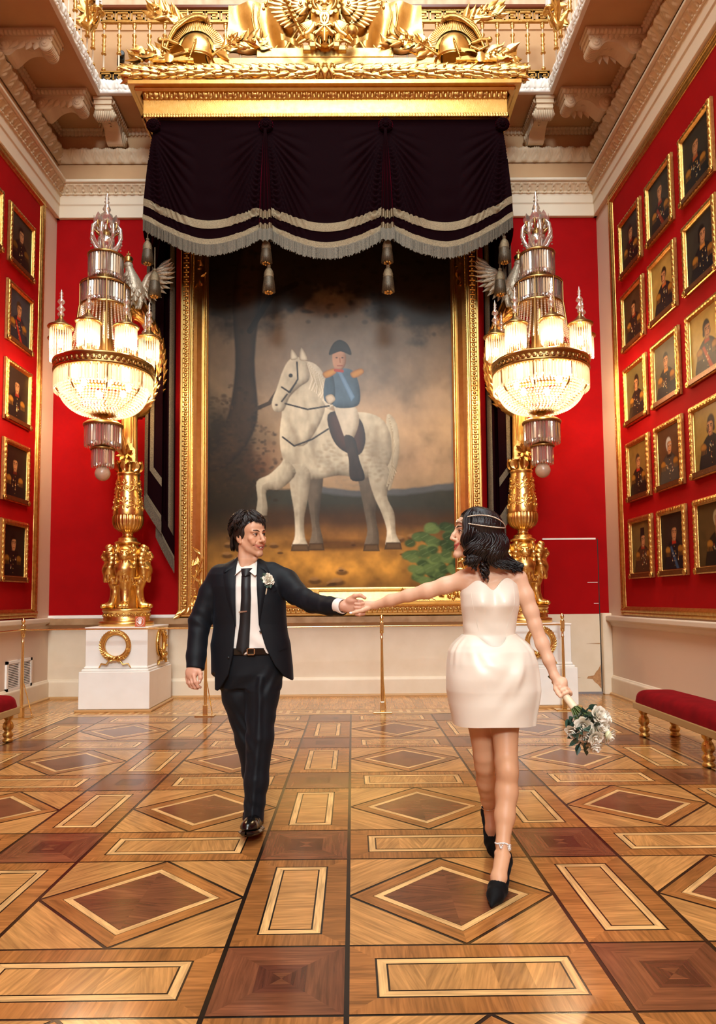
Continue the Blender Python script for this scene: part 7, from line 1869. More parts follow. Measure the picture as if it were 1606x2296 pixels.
def sheet(name, outer, inner, off, m, parent, yf=yfront, n=24, th=.004, bulge=0., Yp=4.205):
    """cloth lying on the front: grid between two photographed outlines"""
    def samp(pl):
        w = np.array([atY(x, y, Yp) for x, y in pl]); s = np.r_[0, np.cumsum(np.hypot(np.diff(w[:, 0]), np.diff(w[:, 2])))]; t = np.linspace(0, s[-1], n)
        return np.interp(t, s, w[:, 0]), np.interp(t, s, w[:, 2])
    ox, oz = samp(outer); ix, iz = samp(inner); P = []
    for t in np.linspace(0, 1, 9):
        x = ox+(ix-ox)*t; z = oz+(iz-oz)*t; P.append(np.stack([x, yf(x, z, off+bulge*math.sin(PI*t)), z], -1))
    P = np.array(P); b = MB(); b.grid(P, flip=True); b.grid(P+np.array((0, th, 0)), flip=False)
    for e in (P[0], P[-1]): b.grid(np.stack([e, e+np.array((0, th+.006, 0))]))
    for e in (P[:, 0], P[:, -1]): b.grid(np.stack([e, e+np.array((0, th+.006, 0))]))
    return b.build(name, m, parent)
sheet('lapel', [(524, 1256), (497, 1286), (508, 1340), (528, 1404)], [(527, 1262), (527, 1290), (527.5, 1340), (528.5, 1405)], .007, SUIT, man, bulge=.006)
sheet('lapel', [(573, 1258), (603, 1288), (592, 1340), (581, 1402)], [(573, 1262), (574, 1290), (577, 1340), (580, 1402)], .007, SUIT, man, bulge=.006)
sheet('jacket_collar', [(527, 1246), (505, 1262), (497, 1280), (500, 1284)], [(527, 1250), (526, 1262), (522, 1270), (507, 1280)], .012, SUIT, man, bulge=.005)
sheet('jacket_collar', [(572, 1250), (592, 1262), (602, 1281), (599, 1285)], [(572, 1254), (573, 1262), (578, 1270), (593, 1280)], .012, SUIT, man, bulge=.005)
sheet('pocket_flap', [(622, 1444), (625, 1461)], [(643, 1436), (645, 1453)], .005, SUIT, man, Yp=4.235)
sheet('breast_pocket', [(612, 1324), (612, 1327)], [(628, 1316), (628, 1319)], .004, SUIT, man)
b = MB()
for x, y in ((512, 1475), (584, 1416)): p_ = atY(x, y, 4.21); b.sphere((p_[0], float(yfront(p_[0], p_[2], .003)), p_[2]), (.0075, .004, .0075), 12, 7)
b.build('button', TIE, man)
# shirt, collar, cuffs
sy = lambda x, z, off=0.: yfront(x, z, off-.016)
fs = Field((-.80, 4.18, .98), (-.45, 4.46, 1.58), .005)
fs.stack([(z, x, y, rx-.016, ry-.016) for z, x, y, rx, ry in JS if z > 1.0 and z < 1.55]+[(1.005, -.612, 4.353, .222, .126)], 0, pw=2.3)
fs.add_noise((-.80, 4.18, .98), (-.45, 4.46, 1.58), lambda X, Y, Z: .0035*np.sin(55*X+18*Z+2*np.sin(14*Z))*np.clip((1.40-Z)*4, 0, 1)+.003*np.sin(60*Z+40*np.abs(X+.615))*np.clip((1.2-Z)*6, 0, 1))
fs.cone((-.636, 4.35, 1.49), (-.636, 4.36, 1.62), .056, .06, .006, 'sub')
fs.build('shirt', SHIRT, man)
def collar_half(pts_top, pts_bot):
    P = []; n = 16
    a = np.array(pts_top); c = np.array(pts_bot); ta = np.linspace(0, 1, len(a)); t = np.linspace(0, 1, n)
    A_ = np.stack([np.interp(t, ta, a[:, k]) for k in range(3)], 1); C_ = np.stack([np.interp(t, ta, c[:, k]) for k in range(3)], 1)
    P = np.array([A_*(1-s)+C_*s+np.array((0, -.006*math.sin(PI*s), 0)) for s in np.linspace(0, 1, 7)])
    b = MB(); b.grid(P); b.grid(P+np.array((0, .005, 0)), flip=True); b.grid(np.stack([P[-1], P[-1]+np.array((0, .005, 0))])); b.grid(np.stack([P[0], P[0]+np.array((0, .005, 0))])); b.grid(np.stack([P[:, -1], P[:, -1]+np.array((0, .005, 0))])); return b.build('shirt_collar', SHIRT, man)
collar_half([(-.700, 4.37, 1.590), (-.706, 4.325, 1.568), (-.690, 4.278, 1.535), (-.652, 4.253, 1.503)], [(-.722, 4.37, 1.555), (-.736, 4.315, 1.530), (-.724, 4.258, 1.482), (-.705, 4.226, 1.452)])
collar_half([(-.575, 4.37, 1.585), (-.570, 4.325, 1.562), (-.584, 4.278, 1.532), (-.624, 4.253, 1.503)], [(-.556, 4.37, 1.545), (-.545, 4.315, 1.522), (-.553, 4.260, 1.484), (-.572, 4.226, 1.462)])
b = MB(); b.lathe([(.068, 0), (.066, .05), (.062, .085)], 28, T(-.638, 4.355, 1.475) @ RX(.12) @ SCL(1, .95, 1), caps=False); b.build('collar_band', SHIRT, man)
b = MB(); b.lathe([(.040, -.03), (.040, .016), (.036, .018), (.036, -.03)], 24, aim(dcu, loc=tuple(c0)) @ SCL(1, .85, 1), caps=False); b.build('shirt_cuff', SHIRT, man)
b = MB(); b.lathe([(.040, -.03), (.041, .020), (.036, .022), (.036, -.03)], 24, aim(dcl, loc=tuple(c1)) @ SCL(1, 1, 1), caps=False); b.build('shirt_cuff', SHIRT, man)
# tie, clip, belt
ty = lambda x, z, off=0.: sy(x, z, off+.006)
sheet('tie', [(539.5, 1290), (540, 1340), (536, 1400), (528, 1456), (543.5, 1468)], [(560, 1290), (562, 1340), (560, 1400), (557.5, 1456), (544, 1468.5)], .004, TIE, man, yf=ty, bulge=.010, n=30)
sheet('tie_knot', [(537, 1274), (541, 1290), (547, 1292)], [(564, 1273), (559, 1290), (552, 1292)], .012, TIE, man, yf=ty, bulge=.014)
sheet('tie_clip', [(535.5, 1371), (535.5, 1374.5)], [(554, 1369), (554, 1372)], .020, CHROME, man, yf=ty)
b = MB(); P = []
for a in np.linspace(PI*1.12, PI*1.88, 30): P.append([(-.612+.226*math.cos(a)*1.0, 4.353+.131*math.sin(a), 1.002), (-.612+.228*math.cos(a), 4.353+.133*math.sin(a), 1.04)])
b.grid(np.array(P), flip=False); b.grid(np.array(P)+np.array((0, .004, 0)), flip=True); b.build('belt', SHOE, man)
b = MB()
bx, bz = atY(562, 1456, 4.2)[0], 1.021
for lo, hi in (((-.024, -.008, -.020), (-.018, 0, .020)), ((.018, -.008, -.020), (.024, 0, .020)), ((-.024, -.008, .015), (.024, 0, .020)), ((-.024, -.008, -.020), (.024, 0, -.015))): b.box(lo, hi, T(bx, 4.217, bz))
b.build('belt_buckle', mat('gold_buckle', (.8, .6, .3), .25, 1.), man)
# trousers
ft = Field((-.88, 4.04, .03), (-.36, 4.66, 1.06), .005)
ft.stack([(1.03, -.612, 4.353, .212, .118), (.96, -.612, 4.358, .206, .122), (.88, -.618, 4.365, .200, .128), (.80, -.622, 4.37, .185, .12)], .0)
ft.chain([(-.535, 4.362, .90), (-.545, 4.330, .76), (-.548, 4.262, .50), (-.562, 4.225, .28), (-.573, 4.192, .085)], [.106, .099, .076, .067, .057], .03)
ft.chain([(-.700, 4.380, .90), (-.685, 4.385, .74), (-.634, 4.400, .49), (-.612, 4.455, .28), (-.606, 4.520, .12)], [.110, .100, .076, .064, .055], .03)
ft.chain([(-.542, 4.238, .86), (-.545, 4.188, .52), (-.562, 4.160, .30), (-.574, 4.133, .10)], [.010, .008, .007, .006], .025)
ft.fn((-.72, 4.05, .02), (-.42, 4.35, .12), lambda X, Y, Z: -(.052+.10*(4.19-Y)-Z+0*X)*-1 if False else (Z-(.058+.16*(Y-4.19))+0*X), .004, 'sub')
ft.add_noise((-.88, 4.04, .03), (-.36, 4.66, 1.06), lambda X, Y, Z: .0028*np.sin(52*Z+58*X+2.4*np.sin(26*X+8*Z))*np.exp(-((Z-.54)/.13)**2)+.0034*np.sin(46*Z-62*X+2*np.sin(20*X))*np.exp(-((Z-.83)/.07)**2)+.0025*np.sin(70*Z+50*X)*np.exp(-((Z-.16)/.07)**2))
ft.build('trousers', SUIT, man, smooth=1)
# shoes
def shoe_field():
    f = Field((-.065, -.26, -.005), (.065, .10, .16), .0032)
    f.chain([(0, .045, .045), (0, -.03, .045), (0, -.11, .042), (0, -.175, .034), (0, -.212, .030)], [.040, .038, .045, .042, .028], .02)
    f.chain([(0, .045, .06), (0, .03, .11)], [.038, .040], .02); f.chain([(0, -.02, .075), (0, -.09, .058)], [.030, .026], .02)
    f.chain([(0, -.16, .040), (0, -.20, .036)], [.036, .030], .02)
    f.fn((-.065, -.26, -.005), (.065, .10, .03), lambda X, Y, Z: .022-Z+0*X+0*Y, .003, 'sub')
    f.fn((-.065, -.26, -.005), (.065, .10, .04), lambda X, Y, Z: np.maximum(np.hypot(X/np.interp(Y, [-.245, -.22, -.16, -.10, -.02, .05, .085], [.004, .028, .046, .049, .037, .039, .010]), 0*Z)-1, 0)*.04+np.maximum(Z-.026, 0-Z)+0*X, .0, 'add')
    f.fn((-.065, -.26, -.005), (.065, .10, .02), lambda X, Y, Z: np.maximum(np.maximum(Y-.018, -.10-Y), Z-.010)+0*X, .002, 'sub')
    f.ell((0, .035, .155), (.032, .045, .045), k=.004, op='sub')
    return f
sV, sF = shoe_field().surface()
for nm, M0 in (('shoe', T(-.566, 4.178, .012) @ RZ(-.05) @ RX(-.20) @ T(0, .0, 0)), ('shoe', T(-.612, 4.545, .055) @ RZ(.04) @ RX(.30))):
    b = MB(); b.add(sV*np.array((1.02, 1.02, 1.)), sF, M0)
    for k in range(4): b.tube([(-.016, -.045-.016*k, .097-.009*k), (0, -.048-.016*k, .102-.010*k), (.016, -.045-.016*k, .097-.009*k)], .0026, 5, M0)
    b.build(nm, SHOE, man)
# boutonniere
bo = empty('boutonniere', '', '', (0, 0, 0)); 
for k_ in ('label', 'category'): del bo[k_]
def rose(b, c, R, seed, d=(0, -1, 0), open_=1., mi=0):
    """layers of cupped petals round an axis d"""
    r_ = random.Random(seed); m0 = aim(d, loc=tuple(c))
    for lay, (rad, n, hgt, fl, ha) in enumerate(((.20, 3, .62, .0, 1.3), (.42, 4, .62, .02, 1.0), (.64, 5, .52, .10, .85), (.84, 6, .36, .24, .75), (.98, 7, .16, .36*open_, .68))):
        for k in range(n):
            a = 2*PI*k/n+lay*.9+r_.uniform(-.15, .15); jj = r_.uniform(.92, 1.08); P = []
            for u in np.linspace(0, 1, 7):
                row = []
                for v in np.linspace(-1, 1, 9):
                    uu = u*(1-.22*v*v)*jj; rr_ = R*(rad*(.25+.75*math.sin(uu*PI/2))+fl*uu**3); ang = a+v*ha*math.sin(PI*(.22+.56*u))
                    zz = R*(-.55+(hgt+.55)*uu-fl*.9*max(0, uu-.6)**1*uu)
                    row.append((rr_*math.cos(ang)*(1+.02*math.sin(4*v+k)), rr_*math.sin(ang), zz))
                P.append(row)
            P = np.array(P); b.grid(P, m=m0, mi=mi); b.grid(P*.975, m=m0, mi=mi, flip=True)
    b.sphere((0, 0, R*.1), (R*.20, R*.20, R*.36), 10, 7, m0, mi)
PETAL = mat('white_petals', srgb(246, 240, 228), .55, noise=(30, .5, srgb(236, 224, 200))); LEAFM = mat('eucalyptus_leaf', srgb(66, 92, 76), .5, noise=(20, .5, srgb(36, 58, 44))); STEMM = mat('green_stem', srgb(86, 104, 50), .5); RIBBON = mat('cream_ribbon', srgb(236, 212, 178), .35, sheen=(.2, .4, (1, 1, 1)))
pb = atY(600, 1299, 4.19); yb0_ = float(yfront(pb[0], pb[2], .03)); pb[1] = yb0_
b = MB(); rose(b, pb, .026, 3, (0.1, -.95, .25)); rose(b, pb+np.array((.016, .004, -.014)), .018, 5, (.4, -.9, -.1)); rose(b, pb+np.array((-.006, .002, .020)), .016, 8, (-.2, -.9, .4)); b.build('rose', PETAL, bo)
b = MB()
for dx, dz, a in ((-.020, .020, 2.2), (-.026, .0, 2.9), (-.022, -.018, 3.6), (.002, -.034, 4.5), (-.012, -.030, 4.1), (.012, -.034, 5.0)): b.leaf(.036, .028, T(pb[0]+dx*.5, pb[1]+.004, pb[2]+dz*.5) @ RY(-a) @ RX(PI/2), curl=.15, n=6)
b.build('leaf', LEAFM, bo)
b = MB(); s0, s1 = pb+np.array((-.006, .008, -.035)), pb+np.array((-.016, .012, -.092)); b.tube([s0, s1], .0045, 8, mi=0); b.tube([s1, s1+(s1-s0)*.12], .0035, 6, mi=1); b.build('wrapped_stem', [RIBBON, STEMM], bo)
bo.parent = man
# ------------------------------------------------------------------ the woman in white
woman = empty('person', 'laughing woman in a short ivory strapless dress and black heels stepping forward', 'person', (0, 0, 0))
HW = T(.612, 3.60, 1.632) @ RY(.16) @ RZ(-1.42) @ RX(.04)
WB = srgb(226, 180, 148)
fw = Field((-.06, 3.30, .74), (1.12, 3.80, 1.78), .0036)
head_field(fw, HW, True)
NB = (.655, 3.625, 1.43)
fw.chain([A3(HW, (0, .022, -.055)), (.650, 3.618, 1.50), NB], [.046, .045, .055], .02)
fw.stack([(1.40, .690, 3.625, .130, .062), (1.36, .690, 3.622, .140, .078), (1.28, .688, 3.615, .135, .088), (1.14, .683, 3.615, .112, .078), (1.00, .690, 3.62, .150, .105), (.82, .692, 3.62, .165, .11)], .03)
fw.chain([(.560, 3.625, 1.425), (.660, 3.632, 1.445), (.715, 3.632, 1.448), (.835, 3.625, 1.430)], [.036, .046, .046, .038], .05)
for sx in (-1, 1): fw.ell((.688+sx*.062, 3.562, 1.300), (.058, .050, .058), k=.03)
for sx, ex in ((-1, .555), (1, .825)): fw.ell((.688+sx*.05, 3.570, 1.350), (.06, .045, .05), k=.03); fw.cone((.668+sx*.012, 3.568, 1.418), (ex, 3.590, 1.440), .0085, .0075, .022)
fw.ell((.668, 3.566, 1.415), (.010, .012, .012), k=.01, op='sub')
# her right arm stretched to the man, her left arm hanging with the bouquet
fw.chain([(.565, 3.622, 1.415), (.47, 3.640, 1.385), (.38, 3.665, 1.358), (.288, 3.705, 1.336), (.20, 3.755, 1.313), (.125, 3.800, 1.288)], [.044, .041, .038, .031, .030, .0215], .02)
fw.chain([(.838, 3.618, 1.408), (.868, 3.610, 1.33), (.893, 3.605, 1.25), (.910, 3.600, 1.185), (.942, 3.592, 1.09), (.968, 3.575, 1.01), (.990, 3.560, .935)], [.043, .041, .037, .033, .032, .027, .0215], .02)
fw.ell((.800, 3.560, 1.385), (.03, .03, .03), k=.03, op='sub') if False else None
# right hand lying in the man's hand
fw.cone((.122, 3.800, 1.288), (.075, 3.812, 1.292), .0215, .026, .01, sq=((.2, 1, 0), 1.5)); fw.ell((.062, 3.814, 1.290), (.040, .0155, .032), RZ(-.18), k=.012)
for i, (dz, L) in enumerate(((.0, .92), (-.015, 1.), (-.030, .95), (-.044, .80))):
    z0 = 1.312+dz; finger(fw, [(.034, 3.816, z0), (.034-.022*L, 3.824, z0-.008), (.034-.036*L, 3.828, z0-.013), (.034-.042*L, 3.830, z0-.016)], .0095, .0068, .004)
finger(fw, [(.082, 3.803, 1.272), (.052, 3.786, 1.262), (.022, 3.775, 1.254), (-.004, 3.774, 1.248)], .0135, .0078, .006)
# left hand round the bouquet handle
HA, HB = np.array((1.002, 3.560, .892)), np.array((1.052, 3.476, .800))
hd = (HB-HA)/np.linalg.norm(HB-HA)
fw.cone((.990, 3.560, .935), (1.012, 3.548, .896), .0225, .028, .012); fw.ell((1.018, 3.545, .893), (.027, .030, .041), RY(.5), k=.012)
side = np.array((1.0, .25, .1)); side -= hd*np.dot(side, hd); side /= np.linalg.norm(side); frn = np.cross(hd, side); frn = frn if frn[1] < 0 else -frn
for i in range(4):
    c = HA+hd*(.012+.0185*i); r_ = .0245-.001*i
    finger(fw, [c+side*(r_+.010)-frn*.004, c+side*(r_+.004)+frn*.014, c+side*.006+frn*(r_+.003), c-side*.014+frn*(r_-.002), c-side*.022+frn*.008][:5], .0098, .0070, .004)
    fw.ell(c+side*(r_+.008), (.012, .012, .011), k=.006)
finger(fw, [HA-side*.012+frn*.006+np.array((0, 0, .012)), HA+hd*.022-side*.026+frn*.004, HA+hd*.048-side*.031+frn*.004, HA+hd*.068-side*.031+frn*.004], .0125, .0080, .006)
# legs
fg = Field((.52, 3.08, -.01), (.86, 4.02, .92), .0042)
fg.chain([(.752, 3.61, .86), (.745, 3.585, .72), (.735, 3.520, .53), (.733, 3.492, .49), (.725, 3.475, .40), (.705, 3.440, .30), (.682, 3.385, .19), (.676, 3.362, .155)], [.085, .070, .0525, .0495, .0500, .0460, .0295, .0285], .02)
fg.ell((.729, 3.462, .505), (.032, .028, .044), k=.035); fg.ell((.722, 3.505, .385), (.036, .040, .085), k=.04)
fg.chain([(.668, 3.345, .135), (.640, 3.283, .080), (.624, 3.248, .040)], [.0290, .0265, .0190], .02, sq=((.9, -.4, 0), .82)); fg.ell((.687, 3.385, .120), (.026, .028, .034), k=.015)
fg.ell((.648, 3.368, .158), (.010, .012, .012), k=.008); fg.ell((.702, 3.355, .150), (.010, .012, .012), k=.008)
fg.chain([(.628, 3.63, .86), (.634, 3.640, .72), (.655, 3.665, .53), (.660, 3.685, .48), (.680, 3.76, .38), (.706, 3.86, .26), (.718, 3.90, .195)], [.085, .068, .0515, .0485, .0480, .0370, .0275], .02)
fg.ell((.690, 3.81, .36), (.036, .042, .07), M=None, k=.03); fg.chain([(.718, 3.895, .18), (.716, 3.868, .11), (.714, 3.850, .065)], [.028, .026, .020], .015)
legc = srgb(208, 156, 118)
merge(woman, 'body', [(fw, 1, lambda V: face_paint(V, HW, WB, srgb(186, 84, 76))), (fg, 1, flat_paint(legc))], SKIN, None)
face_parts(woman, HW, HAIRB, True)
b = MB(); b.sphere((-.010, 3.7675, 1.2485), (.0085, .0035, .0062), 10, 6); b.build('thumbnail', mat('white_nail_polish', (.85, .83, .8), .2), woman)

# hair: sleek crown, waves to the shoulder
rb = random.Random(31)
def w_hair(f):
    Rm = HW.to_3x3(); E = lambda c, r, k=.012, op='add', M=None: f.ell(A3(HW, c), r, Rm, k, op)
    E((0, .026, .052), (.084, .103, .086)); E((0, -.012, .070), (.070, .064, .056), .03); E((.0, .075, -.005), (.080, .058, .080), .03)
    for sx in (-1, 1): E((sx*.074, .020, -.010), (.020, .056, .070), .02)
    f.chain([A3(HW, (.076, .045, -.04)), A3(HW, (.080, .045, -.105))], [.030, .022], .03)
    f.chain([A3(HW, (.03, .105, -.05)), A3(HW, (.035, .125, -.12))], [.045, .030], .03); f.chain([A3(HW, (-.03, .105, -.05)), A3(HW, (-.03, .125, -.12))], [.045, .030], .03); f.chain([A3(HW, (-.07, .05, -.05)), A3(HW, (-.072, .05, -.11))], [.03, .022], .03)
    E((0, -.118, -.010), (.068, .060, .090), .012, 'sub')
def w_strands(b):
    def on(th, ph, off):
        x = math.sin(ph)*math.sin(th); y = -math.cos(ph)*math.sin(th); z = math.cos(th)
        return np.array((x*(.087+off), .024+y*(.107+off), .050+z*(.092+off)))
    def strand(ph, th0, L, seed, rad):
        """from the crown down the side, then hanging in waves"""
        pts = []; a = abs(ph); sg = 1 if ph > 0 else -1
        thm = 1.38; n1, n2 = 9, 20; swp = .30*(1 if a < 1.8 else .1)
        for t in np.linspace(0, 1, n1):
            th = th0+(thm-th0)*t; pts.append(on(th, ph+sg*swp*t, .006+.010*t*t+.0015*math.sin(6*t+seed)))
        base = pts[-1]; out = np.array((base[0], base[1]-.024, 0)); out /= np.linalg.norm(out)+1e-9; tg = np.array((-out[1], out[0], 0))
        back = np.clip((a-1.5)/1.2, 0, 1); ph0 = 1.7*a+.25*math.sin(seed)
        for t in np.linspace(0, 1, n2+1)[1:]:
            s = ph0+t*9.0; A_ = (.009+.016*t)*min(1, 3*t); fl = .012*t+(.085*back+.010)*t*t
            cur = max(0, t-.80)*5
            pts.append(base+out*(fl+A_*math.sin(s)-.012*cur*cur)+tg*(A_*1.1*math.cos(s)*sg)+np.array((0, 0, -L*t+.018*cur*cur)))
        n = len(pts); b.tube([A3(HW, p_) for p_ in pts], [rad*min(1, .35+3*i/n)*min(1, (n-i)/7)**.7+.0004 for i in range(n)], 4, caps=False, sq=.6)
    for k in range(560):
        sg = 1 if k % 4 else -1; ph = sg*((.72 if sg > 0 else 1.5)+(2.42 if sg > 0 else 1.6)*rb.random()); a = abs(ph); L = .185+.045*min(1, max(0, (a-.7)/1.2))+rb.uniform(-.03, .015)
        strand(ph, rb.uniform(.05, .9), L, k, rb.uniform(.0040, .0064))
    def dirv(th, ph): return np.array((math.sin(ph)*math.sin(th), -math.cos(ph)*math.sin(th), math.cos(th)))
    for k in range(330):      # combed back from the forehead
        p0 = rb.uniform(-.85, .85); d0 = dirv(1.00+rb.uniform(-.9, .04)*rb.random(), p0); d1 = dirv(rb.uniform(.9, 1.35), (1 if p0 > -.15 else -1)*rb.uniform(1.25, 2.3)); pts = []
        for t in np.linspace(0, 1, 11):
            d_ = d0*(1-t)+d1*t+np.array((0, 0, .35*math.sin(PI*t)*.5)); d_ /= np.linalg.norm(d_); pts.append(A3(HW, np.array((d_[0]*.0945, .024+d_[1]*.1145, .050+d_[2]*.0975))+np.array((0, 0, .004*math.sin(PI*t)))))
        b.tube(pts, [.0046*min(1, .4+3*i/10)*min(1, (10-i)/3+.2) for i in range(11)], 4, caps=False, sq=.6)
    for k in range(240):      # front curtain over cheek and ear
        u = rb.random(); y0 = -.082+.075*u; L = .175+.035*rb.random(); pts = []; jt = np.array((rb.uniform(-.004, .010), rb.uniform(-.006, .006), rb.uniform(-.004, .004)))
        key = [(.012, -.020+.03*u, .145), (.040, -.045+.04*u, .128), (.066, y0-.004+.01*u, .085), (.080, y0, .035)]
        for t in np.linspace(0, 1, 8): q_ = t*3; i = min(2, int(q_)); f_ = q_-i; pts.append(np.array(key[i])*(1-f_)+np.array(key[i+1])*f_+jt*(.3+.7*t))
        for t in np.linspace(0, 1, 21)[1:]:
            s = .6+1.2*u+t*8.2; A_ = (.009+.015*t)*min(1, 3*t); cur = max(0, t-.78)*4.5
            pts.append(jt+np.array((.082+.010*t+A_*.9*math.sin(s)-.02*cur*cur, y0+.020*t+A_*math.cos(s)+.016*cur, .035-L*t+.016*cur*cur)))
        for _ in range(2): pts = [pts[0]]+[(pts[i-1]+2*pts[i]+pts[i+1])/4 for i in range(1, len(pts)-1)]+[pts[-1]]
        n = len(pts); w0 = rb.uniform(.0042, .0062); b.tube([A3(HW, p_) for p_ in pts], [w0*min(1, .3+3*i/n)*min(1, (n-i)/7)**.7+.0004 for i in range(n)], 4, caps=False, sq=.6)
    for k in range(26):       # loose spiral ends, long ones over the shoulder at the right
        c = ((.068, -.010, -.135), (.085, .035, -.165), (.082, .05, -.175), (.060, .165, -.120), (.020, .185, -.120), (.04, .180, -.125))[k % 6]; R = rb.uniform(.012, .022); pts = []; s0 = rb.uniform(0, 6)
        for t in np.linspace(0, 1, 20): pts.append(A3(HW, np.array(c)+np.array((rb.uniform(-.001, .001)+R*math.cos(s0+t*7.5)*(1-.3*t), (.05*t if k % 6 > 2 else .012*t)+R*math.sin(s0+t*7.5)*(1-.3*t), .03-.085*t+.02*rb.random()*t))))
        for _ in range(2): pts = [pts[0]]+[(pts[i-1]+2*pts[i]+pts[i+1])/4 for i in range(1, len(pts)-1)]+[pts[-1]]
        b.tube(pts, [.0055*(1-t)**.6+.0008 for t in np.linspace(0, 1, 20)], 6, caps=False)
hair_shell(HW, 'hair', woman, HAIRB, (.44, 3.36, 1.38), (.94, 3.86, 1.80), w_hair, strands=w_strands)
# beaded headband: two strings that part at the temple
b = MB()
def on_head(ph, z, off=None):
    if off is None: off = .010+.014*min(1, max(0, (abs(ph)-.35)/.5))
    r = math.sqrt(max(.05, 1-((z-.052)/.092)**2)); return A3(HW, (math.sin(ph)*(.088*r+off), .024-math.cos(ph)*(.108*r+off), z))
for sx in (-1, 1):
    for z0, z1 in ((.058, .098), (.058, .044)):
        pts = [on_head(sx*p, z0+(z1-z0)*math.sin(PI*(p-.35)/(2.75-.35))**.8 if .35 < p < 2.75 else z0) for p in np.linspace(0, 2.95, 46)]
        for i in range(len(pts)-1):
            for t in (0, .5): c = pts[i]*(1-t)+pts[i+1]*t; b.sphere(c, .0034, 6, 4)
        b.tube(pts, .0022, 5)
    b.tube([on_head(0, .058, .012), on_head(sx*.10, .040, .004), on_head(sx*.30, .052, .012)], .0012, 5)
b.tube([on_head(0, .056, .012), on_head(0, .034, .002)], .0012, 5); b.sphere(on_head(0, .030, .002), .0042, 8, 6)
b.build('beaded_headband', mat('silver_beads', srgb(226, 208, 184), .22, .6), woman)
b = MB(); pts = []
for a in np.linspace(.1, PI-.1, 22): pts.append((.672-.052*math.cos(a), 3.600-.045*math.sin(a)+.0, 1.452-.042*math.sin(a)))
b.tube(pts, .0011, 5); b.sphere((.672, 3.553, 1.402), .0045, 8, 6); b.build('necklace', CHROME, woman)

# dress: boned bodice and tulip skirt
BC = [(1.40, .690, 3.622, .142, .088), (1.34, .688, 3.612, .146, .108), (1.28, .688, 3.606, .145, .112), (1.20, .685, 3.610, .132, .097), (1.14, .683, 3.612, .130, .092), (1.10, .684, 3.612, .138, .098), (1.06, .686, 3.612, .150, .108)]
bc = np.array(sorted(BC))
def bod(th, z, off=0.):
    cx, cy, rx, ry = [np.interp(z, bc[:, 0], bc[:, i]) for i in (1, 2, 3, 4)]
    c, s = np.cos(th), np.sin(th); p = 2/2.25
    x = cx+(rx+off)*np.sign(c)*np.abs(c)**p; y = cy+(ry+off)*np.sign(s)*np.abs(s)**p
    fr = np.clip(-s, 0, 1)
    for sx in (-1, 1): y = y-.024*np.exp(-((x-.688-sx*.064)/.045)**2-((z-1.300)/.050)**2)*(fr > 0)
    y = y+.006*np.exp(-((x-.688)/.02)**2)*np.clip((z-1.24)/.1, 0, 1)*(fr > 0)
    return np.stack([x, y, z+0*x], -1)
def top_z(th):
    x = np.cos(th); s = np.sin(th)
    front = 1.366+.046*np.exp(-((np.abs(x)-.48)/.36)**2)-.016*np.exp(-(x/.14)**2)+.012*x
    back = 1.345
    k = np.clip(-s*3+.35, 0, 1); return front*k+back*(1-k)
def bas_z(th):     # pointed waistline
    x = np.cos(th); s = np.sin(th); return 1.128-.055*np.clip(-s, 0, 1)**3*np.exp(-(x/.45)**2)
ths = np.linspace(0, 2*PI, 121)[:-1]
b = MB(); P = []
for t in np.linspace(0, 1, 40):
    z = top_z(ths)*(1-t)+bas_z(ths)*t
    P.append(bod(ths, z, .0018*np.sin(z*70+3*np.cos(ths)*2)*np.clip((t-.45)*2, 0, 1)))
P = np.array(P); b.grid(P, closed_v=True, flip=False); 
Q = np.array([bod(ths, top_z(ths), -.006), bod(ths, top_z(ths)-.05, -.008)]); b.grid(np.array([Q[1], Q[0], P[0]]), closed_v=True)
for x_ in (-.105, -.045, .045, .105):   # princess seams
    pass
b.build('bodice', SATIN, woman)
b = MB()
for sx in (-1, 1):
    pts = []
    for t in np.linspace(.04, .98, 20):
        th = -PI/2+sx*(.78-.40*t+.12*math.sin(PI*t)); z = float(top_z(np.array(th))*(1-t)+bas_z(np.array(th))*t); pts.append(bod(np.array(th), np.array(z), .0))
    b.tube(pts, .0009, 5)
b.build('bodice_seam', SATIN, woman)
SK = [(1.150, .683, .128, .092), (1.130, .683, .148, .108), (1.115, .684, .168, .126), (1.09, .686, .194, .148), (1.06, .688, .212, .164), (1.00, .690, .222, .178), (.93, .691, .227, .186), (.87, .692, .229, .190), (.80, .693, .219, .186), (.74, .694, .207, .178), (.703, .694, .201, .174)]
sk = np.array(sorted(SK))
b = MB(); P = []
ths2 = np.linspace(0, 2*PI, 241)[:-1]
